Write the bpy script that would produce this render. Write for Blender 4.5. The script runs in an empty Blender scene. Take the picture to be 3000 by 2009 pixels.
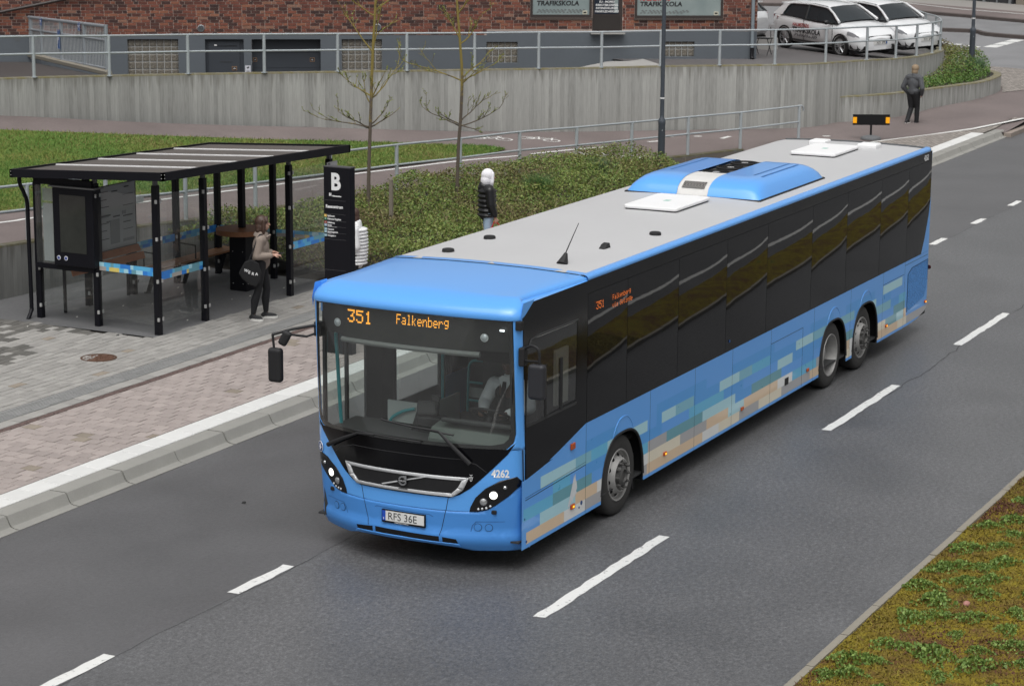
import bpy, bmesh, math, random
import numpy as np
from mathutils import Vector, Matrix, Euler
R = math.radians
SC = bpy.context.scene
COL = SC.collection
random.seed(7); RNG = np.random.default_rng(7)

# ---------------------------------------------------------------- camera, sky, sun, exposure
cd = bpy.data.cameras.new('camera'); cam = bpy.data.objects.new('camera', cd); COL.objects.link(cam)
_y, _p, _r = R(26.76049432), R(-12.02498748), R(0.38269769)
_f = Vector((math.cos(_p)*math.cos(_y), math.cos(_p)*math.sin(_y), math.sin(_p)))
_rt = _f.cross(Vector((0, 0, 1))).normalized(); _up = _rt.cross(_f)
_r2 = _rt*math.cos(_r)+_up*math.sin(_r); _u2 = _up*math.cos(_r)-_rt*math.sin(_r)
cam.matrix_world = Matrix(((_r2.x, _u2.x, -_f.x, -20.8004755), (_r2.y, _u2.y, -_f.y, -10.54051751), (_r2.z, _u2.z, -_f.z, 7.57384322), (0, 0, 0, 1)))
cd.sensor_width = 36; cd.lens = 81.025; cd.clip_start = 0.5; cd.clip_end = 3000
cd.dof.use_dof = True; cd.dof.focus_distance = 25.5; cd.dof.aperture_fstop = 7.1
SC.camera = cam

wd = bpy.data.worlds.new('World'); SC.world = wd; wd.use_nodes = True
nt = wd.node_tree; nt.nodes.clear()
sky = nt.nodes.new('ShaderNodeTexSky'); sky.sky_type = 'NISHITA'; sky.sun_disc = False
sky.sun_elevation = R(66); sky.sun_rotation = R(250); sky.air_density = 1.0; sky.dust_density = 6.0; sky.ozone_density = 1.0; sky.altitude = 0
hsv = nt.nodes.new('ShaderNodeHueSaturation'); hsv.inputs['Saturation'].default_value = 0.06
bg = nt.nodes.new('ShaderNodeBackground'); bg.inputs['Strength'].default_value = 0.105
wo = nt.nodes.new('ShaderNodeOutputWorld')
nt.links.new(sky.outputs[0], hsv.inputs['Color']); nt.links.new(hsv.outputs[0], bg.inputs['Color']); nt.links.new(bg.outputs[0], wo.inputs['Surface'])

sd = bpy.data.lights.new('sun', 'SUN'); sun = bpy.data.objects.new('sun', sd); COL.objects.link(sun)
sd.energy = 1.15; sd.angle = R(65); sd.color = (1.0, 0.985, 0.965)
# sun stands ahead of the bus, a little to the camera side
sun.rotation_euler = (R(24), 0, R(-70))

SC.view_settings.view_transform = 'Standard'; SC.view_settings.look = 'None'
SC.view_settings.exposure = 0.30; SC.view_settings.gamma = 1.0; SC.view_settings.use_curve_mapping = False
SC.render.engine = 'CYCLES'
SC.cycles.max_bounces = 8; SC.cycles.transparent_max_bounces = 16; SC.cycles.diffuse_bounces = 3; SC.cycles.glossy_bounces = 4
SC.cycles.use_denoising = True

# ---------------------------------------------------------------- helpers
def S(r, g, b):
    f = lambda c: (c/255/12.92 if c/255 <= .04045 else ((c/255+.055)/1.055)**2.4)
    return (f(r), f(g), f(b))
def smul(c, k): return (c[0]*k, c[1]*k, c[2]*k)

class NT:
    def __init__(s, name):
        s.m = bpy.data.materials.new(name); s.m.use_nodes = True; s.t = s.m.node_tree
        s.b = s.t.nodes['Principled BSDF']; s.out = s.t.nodes['Material Output']
    def n(s, t, **kw):
        x = s.t.nodes.new(t)
        for k, v in kw.items(): setattr(x, k, v)
        return x
    def l(s, a, b): s.t.links.new(a, b)
    def coord(s, kind='Object', scale=(1, 1, 1)):
        tc = s.n('ShaderNodeTexCoord'); mp = s.n('ShaderNodeMapping'); mp.inputs['Scale'].default_value = scale
        s.l(tc.outputs[kind], mp.inputs[0]); return mp.outputs[0]
    def noise(s, co, scale, detail=3, rough=.6):
        x = s.n('ShaderNodeTexNoise'); x.inputs['Scale'].default_value = scale; x.inputs['Detail'].default_value = detail; x.inputs['Roughness'].default_value = rough
        s.l(co, x.inputs['Vector']); return x.outputs['Fac']
    def ramp(s, v, stops):
        x = s.n('ShaderNodeValToRGB'); e = x.color_ramp.elements
        while len(e) < len(stops): e.new(.5)
        for q, (p, c) in zip(e, stops): q.position = p; q.color = (*c, 1) if len(c) == 3 else c
        s.l(v, x.inputs[0]); return x.outputs[0]
    def mix(s, f, a, b, mode='MIX'):
        x = s.n('ShaderNodeMix', data_type='RGBA', blend_type=mode)
        for i, v in ((0, f), (6, a), (7, b)):
            if isinstance(v, (int, float)): x.inputs[i].default_value = v
            elif isinstance(v, tuple): x.inputs[i].default_value = (*v, 1)
            else: s.l(v, x.inputs[i])
        return x.outputs[2]
    def math(s, op, a, b=0.5, c=None):
        x = s.n('ShaderNodeMath', operation=op)
        for i, v in enumerate((a, b, c)):
            if v is None: continue
            if isinstance(v, (int, float)): x.inputs[i].default_value = v
            else: s.l(v, x.inputs[i])
        return x.outputs[0]
    def bump(s, h, strength=.3, dist=.01):
        x = s.n('ShaderNodeBump'); x.inputs['Strength'].default_value = strength; x.inputs['Distance'].default_value = dist
        s.l(h, x.inputs['Height']); s.l(x.outputs[0], s.b.inputs['Normal'])
    def col(s, v): 
        if isinstance(v, tuple): s.b.inputs['Base Color'].default_value = (*v, 1)
        else: s.l(v, s.b.inputs['Base Color'])
    def set(s, rough=.6, metal=0, spec=.5, coat=0):
        s.b.inputs['Roughness'].default_value = rough; s.b.inputs['Metallic'].default_value = metal
        s.b.inputs['Specular IOR Level'].default_value = spec; s.b.inputs['Coat Weight'].default_value = coat; s.b.inputs['Coat Roughness'].default_value = .05

_mc = {}
def mat(name, c, rough=.6, metal=0, var=.12, vs=6, bump=.0, bs=60, spec=.5, coat=0, rnd=0.0, dirt=0):
    """plain material: colour with two scales of noise, optional relief, optional change per piece"""
    if name in _mc: return _mc[name]
    t = NT(name); co = t.coord()
    a = t.noise(co, vs, 4); b = t.noise(co, vs*9, 2)
    k = t.math('ADD', t.math('MULTIPLY', a, .7), t.math('MULTIPLY', b, .3))
    cc = t.mix(t.math('SMOOTHSTEP', k, .3, .7) if False else k, smul(c, 1-var*1.6), smul(c, 1+var*1.6))
    if rnd:
        g = t.n('ShaderNodeNewGeometry'); oi = t.n('ShaderNodeObjectInfo')
        r = t.math('FRACT', t.math('ADD', t.math('MULTIPLY', g.outputs['Random Per Island'], 7.13), oi.outputs['Random']))
        cc = t.mix(1.0, cc, t.ramp(r, [(0, (1-rnd,)*3), (1, (1+rnd,)*3)]), 'MULTIPLY')
    t.col(cc); t.set(rough, metal, spec, coat)
    if var: 
        rr = t.math('ADD', t.math('MULTIPLY', a, .15), rough-.075); t.l(rr, t.b.inputs['Roughness'])
    if bump: t.bump(t.noise(co, bs, 3), bump, .004)
    _mc[name] = t.m; return t.m

def glass(name, tint=(.8, .85, .83), rough=.0, f0=.04, dirt=.04):
    if name in _mc: return _mc[name]
    t = NT(name); t.t.nodes.remove(t.b)
    tr = t.n('ShaderNodeBsdfTransparent'); tr.inputs[0].default_value = (*tint, 1)
    gl = t.n('ShaderNodeBsdfGlossy'); gl.inputs['Roughness'].default_value = rough; gl.inputs[0].default_value = (1, 1, 1, 1)
    df = t.n('ShaderNodeBsdfDiffuse'); df.inputs[0].default_value = (.5, .5, .48, 1)
    g_ = t.n('ShaderNodeNewGeometry'); dt = t.n('ShaderNodeVectorMath', operation='DOT_PRODUCT'); t.l(g_.outputs['Incoming'], dt.inputs[0]); t.l(g_.outputs['Normal'], dt.inputs[1])
    fr = t.math('ADD', t.math('MULTIPLY', t.math('POWER', t.math('SUBTRACT', 1.0, t.math('ABSOLUTE', dt.outputs['Value'])), 5.0), .95), f0)
    m1 = t.n('ShaderNodeMixShader'); m2 = t.n('ShaderNodeMixShader')
    co = t.coord(); d = t.math('MULTIPLY', t.noise(co, 3, 4), dirt*1.6); t.l(d, m1.inputs[0])
    t.l(tr.outputs[0], m1.inputs[1]); t.l(df.outputs[0], m1.inputs[2])
    t.l(t.math('MINIMUM', t.math('MULTIPLY', fr, 1.5), 1.0), m2.inputs[0]); t.l(m1.outputs[0], m2.inputs[1]); t.l(gl.outputs[0], m2.inputs[2])
    t.l(m2.outputs[0], t.out.inputs[0]); _mc[name] = t.m; return t.m

def emit(name, c, st):
    if name in _mc: return _mc[name]
    t = NT(name); t.col(smul(c, .3)); t.b.inputs['Emission Color'].default_value = (*c, 1); t.b.inputs['Emission Strength'].default_value = st
    _mc[name] = t.m; return t.m

class MB:
    """gathers shapes; build() links them as ONE mesh object"""
    def __init__(s): s.v = []; s.f = []; s.m = []; s.uv = None
    def add(s, vs, fs, m=0):
        o = len(s.v); s.v += [tuple(v) for v in vs]; s.f += [tuple(i+o for i in f) for f in fs]; s.m += [m]*len(fs); return s
    def box(s, x0, x1, y0, y1, z0, z1, m=0):
        v = [(x, y, z) for z in (z0, z1) for y in (y0, y1) for x in (x0, x1)]
        return s.add(v, [(0, 2, 3, 1), (4, 5, 7, 6), (0, 1, 5, 4), (2, 6, 7, 3), (0, 4, 6, 2), (1, 3, 7, 5)], m)
    def obox(s, c, sx, sy, sz, M=None, m=0):
        M = M or Matrix.Identity(3); c = Vector(c)
        v = [c+M@Vector((x*sx/2, y*sy/2, z*sz/2)) for z in (-1, 1) for y in (-1, 1) for x in (-1, 1)]
        return s.add(v, [(0, 2, 3, 1), (4, 5, 7, 6), (0, 1, 5, 4), (2, 6, 7, 3), (0, 4, 6, 2), (1, 3, 7, 5)], m)
    def tube(s, pts, r, n=8, m=0, cap=True):
        pts = [Vector(p) for p in pts]; rs = r if isinstance(r, (list, tuple)) else [r]*len(pts)
        o = len(s.v); prev = None
        for i, p in enumerate(pts):
            d = (pts[min(i+1, len(pts)-1)]-pts[max(i-1, 0)])
            d = d.normalized() if d.length > 1e-9 else Vector((0, 0, 1))
            if prev is None: a = d.orthogonal().normalized()
            else: a = (prev-d*prev.dot(d)); a = a.normalized() if a.length > 1e-6 else d.orthogonal().normalized()
            prev = a; b = d.cross(a)
            for k in range(n):
                t = 2*math.pi*k/n; s.v.append(tuple(p+(a*math.cos(t)+b*math.sin(t))*rs[i]))
        for i in range(len(pts)-1):
            for k in range(n):
                q = o+i*n; s.f.append((q+k, q+(k+1) % n, q+n+(k+1) % n, q+n+k)); s.m.append(m)
        if cap:
            s.f.append(tuple(o+k for k in range(n-1, -1, -1))); s.m.append(m)
            e = o+(len(pts)-1)*n; s.f.append(tuple(e+k for k in range(n))); s.m.append(m)
        return s
    def lathe(s, prof, origin, axis=(0, 0, 1), n=24, m=0):
        """prof: (radius, distance along axis)"""
        ax = Vector(axis).normalized(); a = ax.orthogonal().normalized(); b = ax.cross(a); O = Vector(origin); o = len(s.v)
        for r, h in prof:
            for k in range(n):
                t = 2*math.pi*k/n; s.v.append(tuple(O+ax*h+(a*math.cos(t)+b*math.sin(t))*max(r, 1e-4)))
        for i in range(len(prof)-1):
            for k in range(n):
                q = o+i*n; s.f.append((q+k, q+(k+1) % n, q+n+(k+1) % n, q+n+k)); s.m.append(m)
        return s
    def prism(s, poly, fn, d0, d1, m=0):
        """polygon in 2D (a,b) -> fn(a,b,d) 3D, extruded d0..d1"""
        n = len(poly); v = [fn(a, b, d0) for a, b in poly]+[fn(a, b, d1) for a, b in poly]
        return s.add(v, [tuple(range(n-1, -1, -1)), tuple(range(n, 2*n))]+[(i, (i+1) % n, n+(i+1) % n, n+i) for i in range(n)], m)
    def ball(s, c, r, n=10, m=0, M=None):
        rx, ry, rz = (r, r, r) if isinstance(r, (int, float)) else r; c = Vector(c); M = M or Matrix.Identity(3)
        v = []; h = n//2+1
        for i in range(h+1):
            t = math.pi*i/h
            for k in range(n):
                p = 2*math.pi*k/n
                v.append(c+M@Vector((rx*math.sin(t)*math.cos(p), ry*math.sin(t)*math.sin(p), rz*math.cos(t))))
        f = [(i*n+k, (i+1)*n+k, (i+1)*n+(k+1) % n, i*n+(k+1) % n) for i in range(h) for k in range(n)]
        return s.add(v, f, m)
    def mesh(s, name, mats, smooth=False, angle=38):
        me = bpy.data.meshes.new(name); me.from_pydata(s.v, [], s.f)
        for m in (mats if isinstance(mats, (list, tuple)) else [mats]): me.materials.append(m)
        if any(s.m): me.polygons.foreach_set('material_index', s.m)
        if s.uv is not None:
            l = me.uv_layers.new(name='UVMap'); idx = np.empty(len(me.loops), int); me.loops.foreach_get('vertex_index', idx)
            l.data.foreach_set('uv', np.array(s.uv, float)[idx].ravel())
        me.validate(); me.update()
        if smooth: me.shade_smooth(); me.set_sharp_from_angle(angle=R(angle))
        return me
    def build(s, name, mats, parent=None, smooth=False, angle=38, bevel=0, seg=2):
        o = bpy.data.objects.new(name, s.mesh(name, mats, smooth, angle)); COL.objects.link(o)
        if bevel:
            b = o.modifiers.new('edge', 'BEVEL'); b.width = bevel; b.segments = seg; b.limit_method = 'ANGLE'; b.angle_limit = R(40)
        if parent: par(o, parent)
        return o
def par(o, p):
    o.parent = p; bpy.context.view_layer.update() if False else None
    o.matrix_parent_inverse = WM(p).inverted(); return o
def WM(o):
    m = Matrix.LocRotScale(o.location, o.rotation_euler, o.scale)
    return (WM(o.parent) @ o.matrix_parent_inverse @ m) if o.parent else m
def local(o, p):                      # o was built in p's own coordinates
    o.parent = p; o.matrix_parent_inverse = Matrix.Identity(4); return o
def tag(o, label=None, cat=None, group=None, kind=None):
    if label: o['label'] = label
    if cat: o['category'] = cat
    if group: o['group'] = group
    if kind: o['kind'] = kind
    return o
def empty(name, loc=(0, 0, 0), rz=0, label=None, cat=None, group=None):
    o = bpy.data.objects.new(name, None); COL.objects.link(o); o.location = loc; o.rotation_euler = (0, 0, rz); o.empty_display_size = .2
    return tag(o, label, cat, group)
def inst(me, name, parent=None, loc=(0, 0, 0), rot=(0, 0, 0), scale=(1, 1, 1)):
    o = bpy.data.objects.new(name, me); COL.objects.link(o); o.location = loc; o.rotation_euler = rot; o.scale = scale
    if parent: o.parent = parent
    return o
def tree_copy(o, parent=None):
    c = o.copy(); COL.objects.link(c)
    if parent: c.parent = parent
    for ch in list(o.children): tree_copy(ch, c)
    return c
def text_mesh(s, size, depth=.0, align='LEFT', bold=0, squeeze=1.0, shear=0):
    cu = bpy.data.curves.new('lettering', 'FONT'); cu.body = s; cu.size = size; cu.extrude = depth; cu.align_x = align; cu.offset = bold; cu.resolution_u = 3; cu.shear = shear
    o = bpy.data.objects.new('lettering', cu); COL.objects.link(o)
    dg = bpy.context.evaluated_depsgraph_get(); me = bpy.data.meshes.new_from_object(o.evaluated_get(dg))
    bpy.data.objects.remove(o); bpy.data.curves.remove(cu)
    if squeeze != 1:
        for v in me.vertices: v.co.x *= squeeze
    return me
def text(s, size, m, origin, ex, ey, parent=None, name='lettering', depth=.001, align='LEFT', bold=0, squeeze=1.0, shear=0):
    """flat lettering: ex = reading direction, ey = up on the sign"""
    me = text_mesh(s, size, depth, align, bold, squeeze, shear); me.materials.clear(); me.materials.append(m)
    ex = Vector(ex).normalized(); ey = (Vector(ey)-ex*Vector(ey).dot(ex)).normalized(); ez = ex.cross(ey)
    Mx = Matrix((ex, ey, ez)).transposed().to_4x4(); Mx.translation = Vector(origin); me.transform(Mx)
    o = bpy.data.objects.new(name, me); COL.objects.link(o)
    if parent: par(o, parent)
    return o
def spline(pts, n=8):
    """Catmull-Rom through points"""
    P = [np.array(p, float) for p in pts]; P = [2*P[0]-P[1]]+P+[2*P[-1]-P[-2]]; out = []
    for i in range(1, len(P)-2):
        for k in range(n):
            t = k/n; a, b, c, d = P[i-1], P[i], P[i+1], P[i+2]
            out.append(.5*((2*b)+(-a+c)*t+(2*a-5*b+4*c-d)*t*t+(-a+3*b-3*c+d)*t**3))
    out.append(P[-2]); return out
def clip_tri(poly, cuts_a=(), cuts_b=()):
    """2D polygon -> bmesh of triangles cut along lines a=const and b=const"""
    bm = bmesh.new(); bm.faces.new([bm.verts.new((a, b, 0)) for a, b in poly])
    bm.normal_update(); bmesh.ops.triangulate(bm, faces=bm.faces[:], ngon_method='EAR_CLIP')
    for ax, cs in ((0, cuts_a), (1, cuts_b)):
        for c in cs:
            g = bm.verts[:]+bm.edges[:]+bm.faces[:]
            no = Vector((1, 0, 0)) if ax == 0 else Vector((0, 1, 0))
            bmesh.ops.bisect_plane(bm, geom=g, plane_co=no*c, plane_no=no, dist=1e-5)
    return bm
def in_poly(x, y, poly):
    """vectorised point in polygon"""
    x = np.asarray(x); y = np.asarray(y); c = np.zeros(x.shape, bool); n = len(poly)
    for i in range(n):
        x0, y0 = poly[i]; x1, y1 = poly[(i+1) % n]
        if y0 == y1: continue
        m = ((y0 > y) != (y1 > y)) & (x < (x1-x0)*(y-y0)/(y1-y0)+x0); c ^= m
    return c
def quads(name, P, A, B, mats, mi=None, parent=None):
    """many small leaf quads: centre P, half axes A and B (N,3)"""
    N = len(P); V = np.empty((N, 4, 3), np.float32); V[:, 0] = P-A*.9; V[:, 1] = P+B; V[:, 2] = P+A; V[:, 3] = P-B
    me = bpy.data.meshes.new(name); me.vertices.add(4*N); me.vertices.foreach_set('co', V.ravel())
    me.loops.add(4*N); me.loops.foreach_set('vertex_index', np.arange(4*N, dtype=np.int32)); me.polygons.add(N)
    me.polygons.foreach_set('loop_start', np.arange(0, 4*N, 4, dtype=np.int32))
    for m in (mats if isinstance(mats, list) else [mats]): me.materials.append(m)
    if mi is not None: me.polygons.foreach_set('material_index', np.asarray(mi, np.int32))
    me.update(calc_edges=True); me.validate()
    o = bpy.data.objects.new(name, me); COL.objects.link(o)
    if parent: par(o, parent)
    return o
def blades(name, P, H, W, m, lean=.35, parent=None, mi=None):
    """grass blades: one triangle each"""
    N = len(P); a = RNG.uniform(0, 2*math.pi, N); L = RNG.normal(0, lean, (N, 2))
    V = np.empty((N, 3, 3), np.float32); w = np.stack([np.cos(a), np.sin(a), np.zeros(N)], 1)*W[:, None]
    V[:, 0] = P-w; V[:, 1] = P+w; V[:, 2] = P+np.stack([L[:, 0]*H, L[:, 1]*H, H], 1)
    me = bpy.data.meshes.new(name); me.vertices.add(3*N); me.vertices.foreach_set('co', V.ravel())
    me.loops.add(3*N); me.loops.foreach_set('vertex_index', np.arange(3*N, dtype=np.int32)); me.polygons.add(N)
    me.polygons.foreach_set('loop_start', np.arange(0, 3*N, 3, dtype=np.int32))
    for q in (m if isinstance(m, list) else [m]): me.materials.append(q)
    if mi is not None: me.polygons.foreach_set('material_index', np.asarray(mi, np.int32))
    me.update(calc_edges=True); me.validate()
    o = bpy.data.objects.new(name, me); COL.objects.link(o)
    if parent: par(o, parent)
    return o
def fbm(x, y, s=1.0, seed=0):
    """cheap smooth 2D value noise, -1..1"""
    r = np.random.default_rng(seed).random((64, 64)); out = 0; amp = 1; tot = 0
    for o in range(4):
        X = np.asarray(x)*s*2**o+13.7*o; Y = np.asarray(y)*s*2**o+7.3*o
        xi = np.floor(X).astype(int); yi = np.floor(Y).astype(int); u = X-xi; v = Y-yi; u = u*u*(3-2*u); v = v*v*(3-2*v)
        g = lambda a, b: r[a % 64, b % 64]
        out = out+amp*((g(xi, yi)*(1-u)+g(xi+1, yi)*u)*(1-v)+(g(xi, yi+1)*(1-u)+g(xi+1, yi+1)*u)*v); tot += amp; amp *= .5
    return out/tot*2-1
# ---------------------------------------------------------------- terrain heights
_TC = (-7.195523702021716, 0.15680547284800847, 1.475902299980996, -0.0025806017833516397, -0.02249716113705462, -0.08242856517496144, 0.0014912243688677412, 0.0007252216163159513, 6.058546250307245e-05, 3.712147550932743e-05)
def T(x, y):
    x = np.clip(x, 6, 45); y = np.clip(y, 8, 24.5)
    B = (1, x, y, x*x, x*y, y*y, y**3, x*y*y, x*x*y, x**3)
    return np.maximum(.10, sum(c*b for c, b in zip(_TC, B)))
def zs(y): return .16+.0135*(y-6.4)          # platform, falls to the kerb
PW = [(1, 14.9), (5, 14.3), (9.5, 13.85), (11.7, 13.75), (13.5, 13.5), (15.9, 13.35), (18.4, 13.2), (20.9, 13.1), (23.2, 12.85), (25.6, 12.6), (27.65, 12.15), (29.8, 11.7), (32, 11.15), (34.1, 10.56)]
WL = [(12, 26.3, 2.62), (16, 25.0, 2.58), (20.47, 23.25, 2.5), (24.76, 21.49, 2.33), (28.54, 19.19, 2.2), (31.74, 17.01, 2.1), (34.27, 15.01, 2.04), (36.51, 13.3, 2.0), (37.69, 12.09, 1.98), (39.13, 10.8, 1.96), (40.6, 10.35, 1.92), (42.39, 10.02, 1.86), (44.22, 9.74, 1.78), (46.24, 9.7, 1.7), (48.4, 9.89, 1.62), (50.37, 10.21, 1.55), (51.78, 10.62, 1.5), (53.47, 11.28, 1.46), (55.47, 12.21, 1.40), (59.23, 13.88, 1.28), (62.5, 15.9, 1.15), (66, 19, 1.0)]
LW = [(39.7, 11.0, .95), (40.53, 10.53, .95), (41.1, 10.04, .95), (42.3, 9.4, .94), (43.79, 9.01, .92), (46.74, 8.57, .86), (48.72, 8.41, .80), (50.6, 8.45, .80), (51.85, 8.75, .80), (52.8, 9.4, .8), (53.6, 10.4, .8), (55.5, 11.6, .8), (59, 13.2, .8)]

# ---------------------------------------------------------------- asphalt and other ground materials
def asphalt(name, c, speck, rough, split=None, c2=None):
    t = NT(name); co = t.coord()
    n1 = t.noise(co, 48, 3, .75); n2 = t.noise(co, .55, 4); n3 = t.noise(co, 30, 2); n4 = t.noise(co, 17, 4, .8); n1 = t.math('ADD', t.math('MULTIPLY', n1, .5), t.math('MULTIPLY', n4, .5))
    g = t.ramp(n1, [(.34, smul(c, 1-speck)), (.5, c), (.60, smul(c, 1+speck)), (.68, smul(c, 1+2.6*speck))])
    if split is not None:
        g2 = t.ramp(n1, [(.33, smul(c2, .66)), (.5, c2), (.64, smul(c2, 1.25)), (.72, smul(c2, 1.8))])
        sx = t.n('ShaderNodeSeparateXYZ'); t.l(co, sx.inputs[0])
        e = t.math('ADD', sx.outputs['Y'], t.math('MULTIPLY', t.math('SUBTRACT', n3, .5), .12))
        g = t.mix(t.math('GREATER_THAN', e, split), g, g2)
    g = t.mix(1.0, g, t.ramp(n2, [(.3, (.82,)*3), (.7, (1.12,)*3)]), 'MULTIPLY')
    t.col(g); t.set(rough, 0, .5)
    t.l(t.math('ADD', t.math('MULTIPLY', n2, .22), rough-.11), t.b.inputs['Roughness'])
    t.bump(n1, .55, .006); return t.m
M_ROAD = asphalt('road asphalt', (.105, .106, .109), .60, .40, 2.32, (.098, .097, .100))
M_PATH = asphalt('red brown path asphalt', (.162, .132, .126), .14, .72)
M_YARD = asphalt('yard asphalt', (.115, .108, .108), .18, .6)
M_ST = asphalt('street asphalt', (.20, .20, .205), .12, .6)
M_FLOOR = asphalt('shelter floor asphalt', (.118, .118, .12), .18, .75)
M_DARKRAMP = asphalt('dark ramp asphalt', (.055, .05, .048), .2, .7)
def paint():
    t = NT('road paint'); co = t.coord(); a = t.noise(co, 14, 5, .75); b = t.noise(co, 120, 2)
    t.col(t.mix(t.ramp(a, [(.34, (1, 1, 1)), (.42, (0, 0, 0))]), t.mix(b, (.62, .62, .60), (.72, .72, .70)), (.30, .30, .30))); t.set(.6); t.bump(b, .3, .003); return t.m
M_PAINT = paint()
def concrete(name, c, mossy=False):
    t = NT(name); co = t.coord(); a = t.noise(co, 2.2, 5); b = t.noise(co, 40, 3)
    g = t.mix(t.math('ADD', t.math('MULTIPLY', a, .6), t.math('MULTIPLY', b, .4)), smul(c, .74), smul(c, 1.24))
    t.col(g); t.set(.85); t.bump(b, .25, .004); return t.m
M_KERB = concrete('kerb concrete', (.26, .255, .235)); M_CONC = concrete('pale concrete', (.34, .335, .32)); M_EDGE = concrete('edging concrete', (.24, .22, .18))
def boardwall(name='board marked concrete', dark=1.0):
    """concrete cast against rough vertical boards: u = metres along the wall, v = metres below its top"""
    t = NT(name); uv = t.n('ShaderNodeUVMap'); sx = t.n('ShaderNodeSeparateXYZ'); t.l(uv.outputs[0], sx.inputs[0])
    u, v = sx.outputs[0], sx.outputs[1]
    def comb(a, b): 
        x = t.n('ShaderNodeCombineXYZ'); t.l(a, x.inputs[0]); t.l(b, x.inputs[1]) if not isinstance(b, float) else None; return x.outputs[0]
    bi = t.math('FLOOR', t.math('MULTIPLY', u, 9.0)); wn = t.n('ShaderNodeTexWhiteNoise', noise_dimensions='1D'); t.l(bi, wn.inputs['W'])
    st = t.noise(comb(t.math('MULTIPLY', u, 16.0), t.math('MULTIPLY', v, .7)), 1.0, 4, .65)
    fine = t.noise(comb(t.math('MULTIPLY', u, 38.0), t.math('MULTIPLY', v, 3.0)), 1.0, 3)
    big = t.noise(comb(u, v), .8, 4)
    k = t.math('ADD', t.math('ADD', t.math('MULTIPLY', wn.outputs[0], .26), t.math('MULTIPLY', st, .30)), t.math('ADD', t.math('MULTIPLY', fine, .40), t.math('MULTIPLY', big, .04)))
    c = t.ramp(k, [(.26, (.195, .195, .19)), (.44, (.282, .283, .279)), (.56, (.318, .319, .314)), (.74, (.385, .387, .38))])
    seam = t.math('LESS_THAN', t.math('FRACT', t.math('MULTIPLY', u, 9.0)), .07)
    c = t.mix(t.math('MULTIPLY', seam, .22), c, (.12, .12, .115))
    # weather streaks running down from the coping, lichen on the coping itself
    drip = t.noise(comb(t.math('MULTIPLY', u, 7.0), t.math('MULTIPLY', v, .25)), 1.0, 5, .7)
    reach = t.math('MULTIPLY', t.ramp(drip, [(.42, (0, 0, 0)), (.72, (1, 1, 1))]), .62)
    dk = t.n('ShaderNodeMapRange'); t.l(t.math('SUBTRACT', t.math('ADD', reach, .10), v), dk.inputs[0]); dk.inputs[1].default_value = 0; dk.inputs[2].default_value = .30
    c = t.mix(t.math('MULTIPLY', dk.outputs[0], .55), c, (.095, .088, .075))
    ln = t.noise(comb(t.math('MULTIPLY', u, 3.0), v), 1.0, 4)
    c = t.mix(t.math('MULTIPLY', t.math('LESS_THAN', v, .035), t.ramp(ln, [(.35, (.2,)*3), (.6, (.9,)*3)])), c, (.17, .145, .055))
    c = t.mix(1.0, c, (dark, dark, dark*.96), 'MULTIPLY'); t.col(c); t.set(.88); t.bump(t.math('ADD', st, t.math('MULTIPLY', wn.outputs[0], .8)), .5, .012); return t.m
M_WALL = boardwall(); M_WALLD = boardwall('stained shaded board concrete', .55)  # darker copy: stains, with the shelter's shade put into the colour too
M_GALV = mat('galvanised steel', (.43, .47, .49), .45, .25, .10, 9, .1, 80)
M_DARKPOST = mat('dark grey paint', S(66, 72, 80), .45, .0, .05)
M_BLACK = mat('black powder coat', (.008, .008, .010), .45, 0, .1, 5, spec=.25)
M_BLACKMATT = mat('matt black', (.010, .010, .011), .75, 0, .1, 5, spec=.2)
M_WHITE = mat('white print', (.78, .78, .78), .5, 0, .02)

# ---------------------------------------------------------------- ground, roads
def sheet(name, x0, x1, y0, y1, z, m, nx=1, ny=1, kind='structure'):
    b = MB()
    for i in range(nx):
        for j in range(ny):
            a, c, d, e = x0+(x1-x0)*i/nx, x0+(x1-x0)*(i+1)/nx, y0+(y1-y0)*j/ny, y0+(y1-y0)*(j+1)/ny
            b.add([(a, d, z), (c, d, z), (c, e, z), (a, e, z)], [(0, 1, 2, 3)])
    o = b.build(name, m); tag(o, kind=kind); return o
sheet('ground', -400, 1500, -600, 900, -.05, M_ST)
road = sheet('road', -60, 74, -3.74, 5.80, 0, M_ROAD)
sheet('road', -60, 140, -15.5, -3.9, -.003, M_ROAD)
sheet('street', 54, 140, -40, 60, -.012, M_ST)
def dash(x0, x1, y, w=.14, parent=road, z=.004):
    b = MB(); n = max(2, int((x1-x0)/.16)); v = []
    for i in range(n+1):
        x = x0+(x1-x0)*i/n; j = random.uniform(-.012, .012); k = random.uniform(-.012, .012)
        e = .05*random.random() if i in (0, n) else 0
        v += [(x+(e if i == 0 else -e), y-w/2+j, z), (x+(e*.5 if i == 0 else -e), y+w/2+k, z)]
    b.add(v, [(2*i, 2*i+2, 2*i+3, 2*i+1) for i in range(n)]); o = b.build('lane_marking', M_PAINT); par(o, parent); return o
for a, b in ((-6.9, -3.73), (-1.62, -.5), (1.7, 2.9), (8.0, 9.2), (23.25, 24.2), (26.25, 27.1), (29.15, 30.0), (32.1, 33), (35, 36)): dash(a, b, 2.37)
for a, b in ((-7.0, -6.0), (-.84, 2.4), (7.92, 11.0), (14.15, 17.12), (20.3, 23.4), (26.5, 29.6), (32.8, 35.9)): dash(a, b, -.79)
r2 = bpy.data.objects['road.001']
for i in range(12): dash(-10+6*i, -7+6*i, -9.0, .13, r2)
dash(-60, 1, -7.6, .14, r2); dash(9, 130, -5.35, .14, r2); dash(-60, 130, -14.9, .15, r2)
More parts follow.
